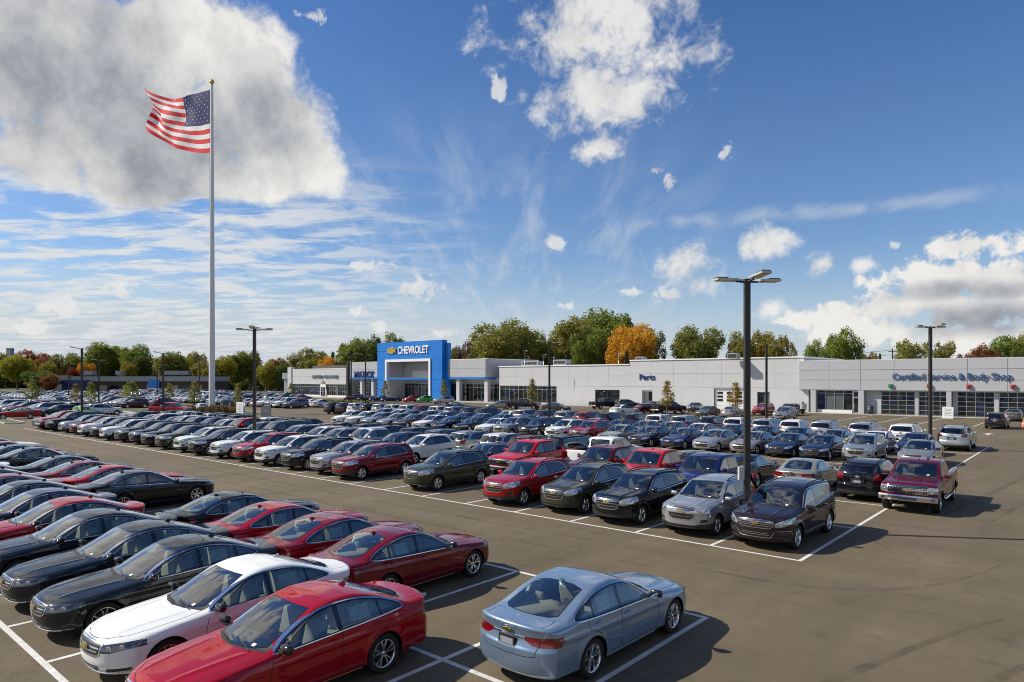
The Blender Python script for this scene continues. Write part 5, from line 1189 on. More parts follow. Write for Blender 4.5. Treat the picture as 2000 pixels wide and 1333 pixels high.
for px, d, hh, lab in [(1025, 134, 3.0, 'thin roof antenna with short rods over the long wall'), (1208, 130, 2.2, 'thin vent pipe at the step of the long wall'), (1062, 136, 2.2, 'second thin roof antenna right of the first')]:
    x, y = spot(px, d); t = thing('roof_antenna', lab, 'antenna', (x, y, 7.9), YAW); part('mast', Geo().tube([(0, 0, 0), (0, 0, hh)], .04, 'alu', 6), t)
    for k in range(3): part('rod', Geo().tube([(-.5 + .1*k, 0, hh - .3*k - .1), (.5 - .1*k, 0, hh - .3*k - .1)], .025, 'alu', 5), t)
# ---------------------------------------------------------------- the kinds of vehicle
SPEC = {}
def sp(pts, n=3, sharp=()): return smooth_poly(pts, n, sharp)
SPEC['sedan'] = dict(L=5.11, axles=(1.555, -1.282), R=.345, arch=.395, tyre_w=.235, rim=.245, spokes='twin', zbot=.20, mid=-.4, fan=.85,
    top=[(2.555, .755), (2.45, .80), (2.3, .84), (2.05, .885), (1.7, .93), (1.35, .963), (1.08, .99), (1.0, 1.005), (.80, 1.085), (.55, 1.205), (.30, 1.32), (.10, 1.40), (-.1, 1.45), (-.4, 1.488), (-.7, 1.487), (-1.0, 1.455), (-1.3, 1.385), (-1.6, 1.285), (-1.85, 1.195), (-2.0, 1.145), (-2.1, 1.125), (-2.3, 1.115), (-2.45, 1.112), (-2.555, 1.09)],
    belt=[(2.5, .78), (1.6, .88), (.9, .945), (0, .985), (-1, 1.02), (-1.8, 1.06), (-2.5, 1.05)],
    plan=[(2.555, .84), (2.2, .885), (1.6, .918), (.6, .925), (-1.0, .927), (-1.7, .91), (-2.2, .875), (-2.555, .84)],
    nose=[(.1, .20), (.22, .10), (.32, .03), (.45, .0), (.60, .0), (.70, .025), (.78, .09), (.86, .24), (1.0, .5), (1.6, 1.0)],
    tail=[(.1, .20), (.22, .10), (.35, .02), (.5, 0), (.70, .005), (.76, .035), (.9, .065), (1.0, .055), (1.10, .03), (1.3, .2), (1.6, .6)],
    cf=(.20, .26), cr=(.14, .14), tumble=.46, shelf=.022, crown=.055, wrap=.20, k=.09, kf=.075, kr=.05, bulge=.055, crease=.80,
    front=dict(headlight=sp([(.46, .605), (.455, .735), (.66, .77), (.84, .80), (1.0, .825), (1.0, .73), (.82, .675), (.62, .62)], 1),
               grille=[(-.01, .555), (.34, .555), (.43, .60), (.445, .70), (.41, .735), (-.01, .755)],
               grille_low=[(-.01, .275), (.34, .275), (.42, .36), (.38, .385), (-.01, .385)],
               fog=[(.52, .29), (.84, .33), (.86, .385), (.56, .355)]), front_x=dict(headlight=1.93, fog=1.7),
    rear=dict(taillight=[(.34, .915), (.36, .86), (.50, .79), (.70, .775), (1.0, .785), (1.0, .935), (.80, .94)], recess=[(-.01, .72), (.20, .72), (.22, .86), (-.01, .86)]), rear_x=dict(taillight=-2.10),
    hood=[(1.10, -.01), (1.04, .35), (.90, .70), (1.3, .735), (1.8, .70), (2.1, .62), (2.32, .42), (2.41, .2), (2.43, -.01)],
    doors=dict(front_door=[(.86, .31), (.90, .55), (.86, .80), (.82, .93), (.4, .955), (-.40, .985), (-.40, .31)], rear_door=[(-.42, .31), (-.42, .986), (-1.0, 1.01), (-1.40, 1.03), (-1.36, .86), (-1.16, .80), (-.98, .68), (-.87, .5), (-.84, .31)]),
    handles=dict(front_door=(-.22, .885), rear_door=(-1.16, .925)), handle_mat='paint',
    wind=dict(zmin=.93, cowl=[(1.12, -.01), (1.06, .35), (.90, .72), (.72, .74), (.80, .4), (.93, -.01)], glass=[(1.035, -.01), (1.01, .25), (.93, .48), (.80, .635), (.45, .605), (.18, .565), (.03, .53), (.07, .3), (.085, -.01)]),
    back_top=[(-1.02, -.01), (-1.03, .25), (-1.10, .50), (-1.5, .535), (-1.86, .565), (-1.96, .45), (-2.02, .25), (-2.04, -.01)],
    dlo=sp([(.80, .965), (.55, 1.115), (.25, 1.265), (-.05, 1.365), (-.40, 1.405), (-.80, 1.392), (-1.2, 1.315), (-1.5, 1.215), (-1.70, 1.12), (-1.66, 1.075), (-1.2, 1.04), (-.4, 1.00), (.3, .975)], 3, (0,)),
    panes=dict(front_pane=[(.74, .985), (.52, 1.115), (.22, 1.26), (-.05, 1.345), (-.31, 1.382), (-.34, 1.012), (.3, .99)], rear_pane=[(-.43, 1.018), (-.41, 1.385), (-.8, 1.373), (-1.17, 1.305), (-1.20, 1.05)], tri_pane=[(-1.25, 1.056), (-1.22, 1.292), (-1.49, 1.20), (-1.67, 1.115), (-1.64, 1.085)]),
    gaps=[('side', [(.82, .93), (.88, .78), (.91, .55), (.87, .31)]), ('side', [(-.41, .31), (-.41, .99)]), ('side', [(-1.41, 1.03), (-1.38, .86), (-1.18, .80), (-1.0, .68)]), ('side', [(.86, .31), (-.84, .31)]),
          ('top', [(1.08, 0), (1.02, .35), (.90, .71), (1.3, .742), (1.8, .707), (2.1, .627), (2.33, .42), (2.42, .2), (2.44, 0)]), ('top', [(-1.98, .60), (-2.1, .64), (-2.42, .62)]), ('rear', [(.60, .775), (.56, .63), (.40, .61), (0, .61)])],
    bars=[([(-.39, .615), (.39, .615)], .026, .008), ([(-.41, .675), (.41, .675)], .026, .008), ([(-.45, .745), (-.2, .765), (.2, .765), (.45, .745)], .032, .008), ([(-.45, .72), (-.44, .60), (-.35, .545), (.35, .545), (.44, .60), (.45, .72)], .028, .008)],
    strips=[('front', [(-.72, .285), (-.5, .27), (-.35, .262), (.35, .262), (.5, .27), (.72, .285)], .022, .012, 'chrome', 'lower_trim'), ('front', [(-.30, .33), (.30, .33)], .014, .006, 'chrome', 'intake_bar'), ('rear', [(-.36, .90), (.36, .90)], .022, .012, 'chrome', 'trunk_trim')],
    strips_half=[('side', [(.86, .245), (-.82, .245)], .03, .010, 'paint', 'sill'), ('front', [(.50, .275), (.86, .318)], .014, .008, 'chrome', 'fog_trim'), ('side', [(.95, .52), (-.3, .50), (-.80, .56)], .03, .010, 'paint', 'door_crease')],
    emblem_f=(.655, .20), emblem_r=(.985, .17), plate_z=.80, mirror=(.70, 0, .985), mirror_mat='frit', wipers=[((1.04, .52), (.94, -.05)), ((1.06, .0), (.95, -.5))], fin=-.98, bulbs=[(.60, .685, .045), (.76, .715, .04)], head_mat='lens_dark',
    tag=(.90, .40), price=(-.82, 1.18, .20, .13), seat_x=.10, seat_z=.47, bench_x=-.85, shelf_x=-1.55, shelf_z=1.03, dash=(.72, .84), seat_mat='seat_beige')
SPEC['midsize'] = dict(SPEC['sedan'], L=4.86, axles=(1.48, -1.257), R=.335, arch=.383, rim=.232, spokes='five', fan=.8, mid=-.4,
    top=[(2.43, .70), (2.33, .75), (2.1, .83), (1.7, .90), (1.35, .95), (1.1, .985), (.98, 1.01), (.75, 1.12), (.5, 1.235), (.25, 1.34), (.05, 1.41), (-.2, 1.448), (-.5, 1.462), (-.85, 1.445), (-1.1, 1.40), (-1.4, 1.275), (-1.7, 1.15), (-1.88, 1.09), (-2.0, 1.07), (-2.2, 1.06), (-2.43, 1.04)],
    plan=[(2.43, .83), (2.1, .88), (1.5, .915), (.6, .925), (-1.0, .925), (-1.6, .91), (-2.1, .875), (-2.43, .83)],
    nose=[(.1, .20), (.22, .09), (.32, .02), (.45, .0), (.58, .0), (.68, .03), (.76, .12), (.85, .28), (1.0, .5), (1.6, 1.0)],
    tail=[(.1, .20), (.22, .10), (.35, .02), (.5, 0), (.70, .005), (.78, .035), (.9, .055), (1.0, .05), (1.06, .05), (1.3, .25), (1.6, .6)],
    front=dict(headlight=[(.50, .62), (.49, .73), (.66, .775), (.84, .80), (1.0, .81), (1.0, .71), (.8, .645), (.62, .61)], grille=[(-.01, .665), (.40, .665), (.45, .69), (.44, .745), (-.01, .755)], grille_low=[(-.01, .40), (.38, .40), (.46, .50), (.44, .61), (-.01, .61)], fog=[(.58, .29), (.84, .33), (.85, .43), (.66, .42)]), front_x=dict(headlight=1.72, fog=1.6),
    rear=dict(taillight=[(.42, .80), (.40, .945), (.62, .97), (1.0, .98), (1.0, .80)], recess=[(-.01, .72), (.20, .72), (.22, .86), (-.01, .86)]), rear_x=dict(taillight=-2.02),
    hood=[(1.10, -.01), (1.04, .35), (.90, .70), (1.3, .735), (1.7, .71), (2.0, .64), (2.2, .44), (2.29, .2), (2.31, -.01)],
    wind=dict(zmin=.95, cowl=[(1.09, -.01), (1.03, .35), (.87, .72), (.69, .74), (.77, .4), (.90, -.01)], glass=[(1.005, -.01), (.98, .25), (.90, .48), (.77, .635), (.42, .605), (.15, .565), (.0, .53), (.04, .3), (.055, -.01)]),
    back_top=[(-1.06, -.01), (-1.07, .25), (-1.13, .50), (-1.4, .55), (-1.66, .585), (-1.76, .45), (-1.81, .25), (-1.82, -.01)],
    dlo=sp([(.78, .98), (.52, 1.13), (.22, 1.28), (-.05, 1.365), (-.40, 1.395), (-.78, 1.375), (-1.1, 1.295), (-1.36, 1.16), (-1.42, 1.085), (-1.0, 1.055), (-.4, 1.02), (.3, .99)], 3, (0, 8)),
    panes=dict(front_pane=[(.72, 1.0), (.50, 1.125), (.2, 1.27), (-.05, 1.345), (-.31, 1.372), (-.34, 1.03), (.3, 1.0)], rear_pane=[(-.43, 1.037), (-.41, 1.375), (-.78, 1.355), (-1.02, 1.3), (-1.05, 1.075)], tri_pane=[(-1.10, 1.08), (-1.08, 1.28), (-1.33, 1.155), (-1.38, 1.10)]),
    bars=[([(-.42, .71), (.42, .71)], .016, .006), ([(-.44, .755), (0, .765), (.44, .755)], .018, .008), ([(-.46, .62), (-.40, .40), (-.36, .385), (.36, .385), (.40, .40), (.46, .62)], .018, .008), ([(-.38, .50), (.38, .50)], .014, .004)],
    strips=[('rear', [(-.34, .93), (.34, .93)], .022, .012, 'chrome', 'trunk_trim')],
    gaps=[('side', [(.82, .94), (.87, .78), (.89, .55), (.86, .31)]), ('side', [(-.41, .31), (-.41, 1.0)]), ('side', [(-1.35, 1.03), (-1.33, .86), (-1.15, .78), (-.98, .66)]), ('side', [(.86, .31), (-.84, .31)]), ('top', [(1.08, 0), (1.02, .35), (.90, .71), (1.3, .742), (1.7, .717), (2.0, .647), (2.21, .44), (2.30, .2), (2.32, 0)]), ('top', [(-1.78, .62), (-1.95, .66), (-2.3, .64)])],
    emblem_f=(.635, .17), emblem_r=(.985, .15), plate_z=.80, mirror=(.68, 0, 1.0), wipers=[((1.01, .52), (.91, -.05)), ((1.03, .0), (.92, -.5))], fin=-1.0, bulbs=[(.60, .69, .045), (.76, .72, .04)], head_mat='lens', tag=(.87, .40), price=(-.75, 1.2, .18, .12), shelf_x=-1.4, shelf_z=1.0, seat_mat='seat')
SPEC['crossover'] = dict(L=4.77, axles=(1.455, -1.402), R=.355, arch=.415, tyre_w=.235, rim=.235, spokes='five', zbot=.24, mid=-.3, fan=.8, zc=.75, clad=.36,
    top=[(2.385, .985), (2.3, 1.02), (2.1, 1.06), (1.8, 1.10), (1.5, 1.13), (1.25, 1.152), (1.12, 1.175), (.9, 1.28), (.65, 1.42), (.42, 1.535), (.25, 1.60), (0, 1.645), (-.4, 1.675), (-.9, 1.682), (-1.4, 1.665), (-1.8, 1.63), (-2.1, 1.595), (-2.385, 1.56)],
    belt=[(2.4, .92), (1.5, 1.0), (.9, 1.045), (0, 1.085), (-1, 1.13), (-1.8, 1.19), (-2.4, 1.20)],
    plan=[(2.385, .80), (2.1, .86), (1.5, .908), (.6, .915), (-1.2, .921), (-1.8, .905), (-2.2, .875), (-2.385, .85)],
    nose=[(.1, .22), (.22, .12), (.32, .05), (.45, .005), (.6, .0), (.82, .0), (.92, .03), (1.0, .10), (1.07, .22), (1.2, .5), (1.7, 1.0)],
    tail=[(.1, .20), (.24, .10), (.4, .01), (.55, 0), (.68, .01), (.78, .06), (1.05, .08), (1.2, .14), (1.4, .29), (1.55, .40), (1.60, .37), (1.66, .42), (1.8, .7)],
    cf=(.17, .20), cr=(.14, .12), tumble=.36, shelf=.02, crown=.055, wrap=.16, k=.10, kf=.10, kr=.08, bulge=.05, crease=.86, flare=.026,
    front=dict(bumper_dark=[(-.01, .2), (1.0, .2), (1.0, .50), (.62, .47), (.45, .42), (-.01, .42)], headlight=sp([(.50, .75), (.475, .88), (.56, .97), (.74, 1.02), (.95, 1.06), (.97, .96), (.86, .82), (.66, .745)], 1), grille=[(-.01, .88), (.40, .88), (.455, .905), (.44, .965), (-.01, .98)], grille_low=[(-.01, .60), (.30, .60), (.41, .66), (.455, .79), (-.01, .79)], fog=[(.60, .50), (.80, .52), (.82, .63), (.66, .62)]), front_x=dict(headlight=1.66, fog=1.6, bumper_dark=1.75),
    rear=dict(bumper_dark=[(-.01, .2), (1.0, .2), (1.0, .46), (.6, .46), (-.01, .46)], taillight=[(.60, .93), (.57, 1.10), (.66, 1.20), (1.0, 1.21), (1.0, .95)], recess=[(-.01, .78), (.24, .78), (.26, .93), (-.01, .93)]), rear_x=dict(taillight=-1.98, bumper_dark=-1.8),
    hood=[(1.24, -.01), (1.18, .35), (1.04, .70), (1.4, .735), (1.8, .69), (2.0, .60), (2.17, .36), (2.23, .15), (2.24, -.01)],
    doors=dict(front_door=[(.94, .38), (.98, .62), (.95, .88), (.90, 1.03), (0, 1.075), (-.32, 1.085), (-.32, .38)], rear_door=[(-.34, .38), (-.34, 1.088), (-1.0, 1.115), (-1.42, 1.14), (-1.40, .92), (-1.22, .82), (-1.05, .70), (-.96, .55), (-.94, .38)]),
    handles=dict(front_door=(-.14, .96), rear_door=(-1.12, 1.0)), handle_mat='paint',
    wind=dict(zmin=1.10, cowl=[(1.26, -.01), (1.20, .35), (1.04, .72), (.86, .74), (.94, .4), (1.06, -.01)], glass=[(1.16, -.01), (1.135, .25), (1.06, .48), (.93, .655), (.62, .625), (.36, .59), (.18, .56), (.22, .3), (.235, -.01)]),
    back_rear=[(-.01, 1.19), (.60, 1.19), (.66, 1.22), (.60, 1.50), (.52, 1.535), (-.01, 1.545)], rear_glass='glass_dark',
    dlo=sp([(.94, 1.07), (.66, 1.255), (.40, 1.42), (.15, 1.525), (-.2, 1.57), (-.8, 1.575), (-1.15, 1.54), (-1.38, 1.43), (-1.56, 1.24), (-1.50, 1.18), (-1.1, 1.155), (-.3, 1.11), (.4, 1.085)], 3, (0,)),
    panes=dict(front_pane=[(.86, 1.09), (.62, 1.255), (.38, 1.41), (.13, 1.505), (-.24, 1.55), (-.27, 1.125), (.4, 1.10)], rear_pane=[(-.36, 1.128), (-.34, 1.553), (-.8, 1.555), (-1.14, 1.52), (-1.35, 1.42), (-1.53, 1.24), (-1.49, 1.20), (-1.1, 1.17)]), pane_mat=dict(rear_pane='glass_dark', quarter_glass='glass_dark'),
    quarter=[(-1.70, 1.26), (-1.52, 1.47), (-1.60, 1.50), (-1.95, 1.485), (-2.10, 1.30), (-2.06, 1.26)], trim_mat='chrome', dlo_trim=.02,
    gaps=[('side', [(.90, 1.03), (.96, .88), (.99, .62), (.95, .38)]), ('side', [(-.33, .38), (-.33, 1.09)]), ('side', [(-1.43, 1.14), (-1.41, .92), (-1.23, .82), (-1.06, .70)]), ('side', [(.95, .38), (-.95, .38)]), ('top', [(1.22, 0), (1.16, .35), (1.04, .71), (1.4, .742), (1.8, .697), (2.0, .607), (2.18, .36), (2.24, .15), (2.25, 0)]), ('rear', [(.70, 1.24), (.56, 1.08), (.56, .74), (.4, .70), (0, .70)])],
    bars=[([(-.43, .925), (.43, .925)], .016, .006), ([(-.45, .98), (-.2, .99), (.2, .99), (.45, .98)], .026, .01), ([(-.46, .88), (-.36, .872), (.36, .872), (.46, .88)], .024, .01), ([(-.46, .80), (-.36, .795), (.36, .795), (.46, .80)], .024, .01), ([(-.46, .80), (-.42, .65), (-.30, .59), (.30, .59), (.42, .65), (.46, .80)], .026, .01), ([(-.40, .70), (.40, .70)], .014, .005)],
    strips=[('front', [(-.55, .34), (-.3, .325), (.3, .325), (.55, .34)], .03, .012, 'frame_dark', 'lower_trim'), ('rear', [(-.30, .97), (.30, .97)], .04, .014, 'chrome', 'hatch_trim')], strips_half=[('side', [(.92, .40), (-.92, .40)], .04, .014, 'paint', 'sill')],
    emblem_f=(.835, .22), emblem_r=(1.06, .16), plate_z=.86, mirror=(.82, 0, 1.10), mirror_mat='paint', wipers=[((1.17, .54), (1.06, -.05)), ((1.19, .0), (1.07, -.5))], rails=(.0, -1.7, .60), bulbs=[(.62, .87, .06), (.78, .94, .05)], head_mat='lens',
    tag=(1.03, .40), price=(-.75, 1.33, .2, .14), seat_x=.22, seat_z=.66, bench_x=-.72, dash=(.86, 1.0), seat_mat='seat_grey')
SPEC['large_crossover'] = dict(SPEC['crossover'], L=5.17, axles=(1.605, -1.415), R=.38, arch=.44, tyre_w=.255, rim=.26, spokes='five', zbot=.24, zc=.8, clad=.38,
    top=[(2.585, .99), (2.5, 1.025), (2.3, 1.07), (2.0, 1.112), (1.65, 1.15), (1.38, 1.18), (1.24, 1.205), (1.0, 1.325), (.75, 1.465), (.52, 1.585), (.33, 1.665), (.05, 1.72), (-.4, 1.755), (-1.0, 1.768), (-1.6, 1.75), (-2.0, 1.715), (-2.3, 1.68), (-2.585, 1.64)],
    belt=[(2.6, .94), (1.6, 1.03), (1.0, 1.085), (0, 1.12), (-1, 1.165), (-1.7, 1.22), (-2.6, 1.26)],
    plan=[(2.585, .86), (2.3, .92), (1.6, .982), (.6, .99), (-1.2, .996), (-1.9, .98), (-2.35, .94), (-2.585, .91)],
    nose=[(.1, .24), (.22, .14), (.32, .06), (.45, .01), (.6, .0), (.84, .0), (.94, .03), (1.03, .11), (1.10, .24), (1.25, .5), (1.8, 1.0)],
    tail=[(.1, .20), (.24, .10), (.4, .01), (.55, 0), (.68, .01), (.8, .05), (1.1, .07), (1.25, .12), (1.5, .30), (1.62, .38), (1.67, .34), (1.75, .42), (1.9, .7)],
    front=dict(bumper_dark=[(-.01, .2), (1.1, .2), (1.1, .36), (.62, .34), (-.01, .34)], headlight=[(.58, .74), (.56, .84), (.72, .93), (.90, 1.0), (1.05, 1.04), (1.05, .97), (.92, .83), (.74, .75)], grille=[(-.01, .715), (.42, .715), (.52, .77), (.54, .87), (.50, .90), (-.01, .935)], grille_low=[(-.01, .45), (.40, .45), (.50, .56), (.46, .59), (-.01, .59)], fog=[(.62, .50), (.90, .52), (.93, .62), (.70, .61)]), front_x=dict(headlight=1.78, fog=1.7, bumper_dark=1.8),
    rear=dict(bumper_dark=[(-.01, .2), (1.1, .2), (1.1, .46), (-.01, .46)], taillight=[(.62, 1.02), (.56, 1.12), (.64, 1.22), (.86, 1.25), (1.1, 1.25), (1.1, 1.03), (.86, 1.0)], recess=[(-.01, .82), (.26, .82), (.30, 1.0), (-.01, 1.0)]), rear_x=dict(taillight=-2.15, bumper_dark=-1.9),
    hood=[(1.36, -.01), (1.30, .38), (1.15, .76), (1.5, .80), (1.95, .76), (2.2, .66), (2.36, .40), (2.42, .18), (2.43, -.01)],
    doors=dict(front_door=[(1.04, .40), (1.08, .65), (1.05, .90), (1.0, 1.07), (0, 1.11), (-.22, 1.12), (-.22, .40)], rear_door=[(-.24, .40), (-.24, 1.12), (-1.0, 1.15), (-1.30, 1.17), (-1.30, 1.0), (-1.15, .86), (-1.0, .70), (-.93, .55), (-.91, .40)]), handles=dict(front_door=(-.05, 1.0), rear_door=(-1.05, 1.03)), handle_mat='chrome',
    wind=dict(zmin=1.13, cowl=[(1.38, -.01), (1.32, .38), (1.15, .78), (.96, .80), (1.04, .4), (1.17, -.01)], glass=[(1.28, -.01), (1.255, .28), (1.17, .52), (1.03, .72), (.72, .69), (.45, .65), (.26, .61), (.30, .3), (.315, -.01)]),
    back_rear=[(-.01, 1.27), (.66, 1.27), (.74, 1.31), (.66, 1.56), (.58, 1.60), (-.01, 1.61)],
    dlo=sp([(1.04, 1.11), (.76, 1.30), (.50, 1.47), (.25, 1.59), (-.1, 1.645), (-.9, 1.65), (-1.7, 1.60), (-2.0, 1.53), (-2.05, 1.46), (-1.75, 1.34), (-1.5, 1.235), (-1.1, 1.20), (-.3, 1.15), (.4, 1.125)], 3, (0,)),
    panes=dict(front_pane=[(.96, 1.13), (.72, 1.30), (.48, 1.46), (.23, 1.57), (-.14, 1.625), (-.17, 1.17), (.4, 1.14)], rear_pane=[(-.27, 1.17), (-.24, 1.626), (-.9, 1.63), (-1.16, 1.615), (-1.20, 1.225), (-1.1, 1.215)], tri_pane=[(-1.27, 1.235), (-1.23, 1.61), (-1.7, 1.58), (-1.97, 1.52), (-2.02, 1.47), (-1.74, 1.355), (-1.48, 1.25)]), pane_mat=dict(rear_pane='glass_dark', tri_pane='glass_dark'),
    gaps=[('side', [(1.0, 1.07), (1.06, .90), (1.09, .65), (1.05, .40)]), ('side', [(-.23, .40), (-.23, 1.12)]), ('side', [(-1.31, 1.17), (-1.31, 1.0), (-1.16, .86), (-1.01, .70)]), ('side', [(1.05, .40), (-.92, .40)]), ('top', [(1.34, 0), (1.28, .38), (1.15, .77), (1.5, .807), (1.95, .767), (2.2, .667), (2.37, .40), (2.43, .18), (2.44, 0)]), ('rear', [(.74, 1.3), (.56, 1.1), (.60, .80), (.45, .76), (0, .76)])],
    bars=[([(-.46, .77), (.46, .77)], .018, .008), ([(-.51, .825), (.51, .825)], .018, .008), ([(-.52, .88), (.52, .88)], .018, .008), ([(-.54, .90), (-.2, .94), (.2, .94), (.54, .90)], .022, .01), ([(-.54, .86), (-.50, .75), (-.42, .70), (.42, .70), (.50, .75), (.54, .86)], .022, .01), ([(-.42, .50), (.42, .50)], .014, .006), ([(-.40, .55), (.40, .55)], .014, .006)],
    strips=[('front', [(-.56, .60), (-.46, .44), (-.38, .425), (.38, .425), (.46, .44), (.56, .60)], .022, .012, 'chrome', 'lower_trim'), ('rear', [(-.52, 1.08), (.52, 1.08)], .05, .014, 'chrome', 'hatch_trim')], strips_half=[('side', [(1.02, .42), (-.90, .42)], .05, .014, 'paint', 'sill'), ('front', [(.62, .63), (.93, .64), (.95, .55)], .016, .01, 'chrome', 'fog_trim')],
    emblem_f=(.845, .21), emblem_r=(1.16, .16), plate_z=.91, mirror=(.90, 0, 1.14), wipers=[((1.29, .58), (1.17, -.05)), ((1.31, .0), (1.18, -.55))], rails=(.15, -1.9, .66), bulbs=[(.72, .85, .05), (.86, .92, .045)], tag=(1.13, .44), price=(-.7, 1.4, .2, .14), seat_x=.30, seat_z=.70, bench_x=-.70, dash=(.96, 1.04), seat_mat='seat_grey'); SPEC['large_crossover'].pop('quarter')
def truck_extra(S):
    d = S.d; out = []
    bed = Geo(); x0, x1, y, zt, zb = -1.01, -2.80, .79, 1.285, .82
    q = [(x0, -y), (x0, y), (x1, y), (x1, -y)]
    bed.add([(a, b, zb) for a, b in q] + [(a, b, zt) for a, b in q], [(0, 1, 2, 3)] + [(i, (i+1) % 4, 4 + (i+1) % 4, 4 + i) for i in range(4)], 'plastic')
    for i in range(9): bed.box(((x0+x1)/2, -.64 + .16*i, zb + .012), ((x0-x1)/2, .03, .012), 'plastic')
    out.append((bed, 'bed', None))
    for view, x, nm in (('front', S.L2 - .02, 'front_bumper'), ('rear', -S.L2 + .02, 'rear_bumper')):
        g = Geo(); sg = 1 if view == 'front' else -1; V = []; F = []; n = 13
        for i in range(n):
            yy = -1.0 + 2.0*i/(n-1); bx = x - sg*(.10*abs(yy)**2.5 + .04*abs(yy)**8)
            for dx, z in ((-.08, .50), (.05, .50), (.075, .56), (.075, .66), (.05, .71), (-.08, .71)): V.append((bx + sg*dx, yy, z))
        for i in range(n-1):
            for k in range(6): F.append((i*6+k, (i+1)*6+k, (i+1)*6+(k+1) % 6, i*6+(k+1) % 6))
        F += [tuple(range(6)), tuple((n-1)*6+k for k in reversed(range(6)))]
        g.add(V, F, 'chrome')
        if view == 'front':
            g.box((x + .03, 0, .585), (.05, .30, .045), 'plastic')
            for s2 in (-1, 1): g.box((x - .03, s2*.80, .60), (.05, .10, .04), 'plastic', rz=-s2*.3)
        out.append((g, nm, None))
    for s2 in (-1, 1):
        g = Geo().tube([(.95, s2*.96, .44), (.85, s2*1.02, .44), (-.75, s2*1.02, .44), (-.85, s2*.96, .44)], .045, 'chrome', 8)
        out.append((g, 'side_step', None))
    return out
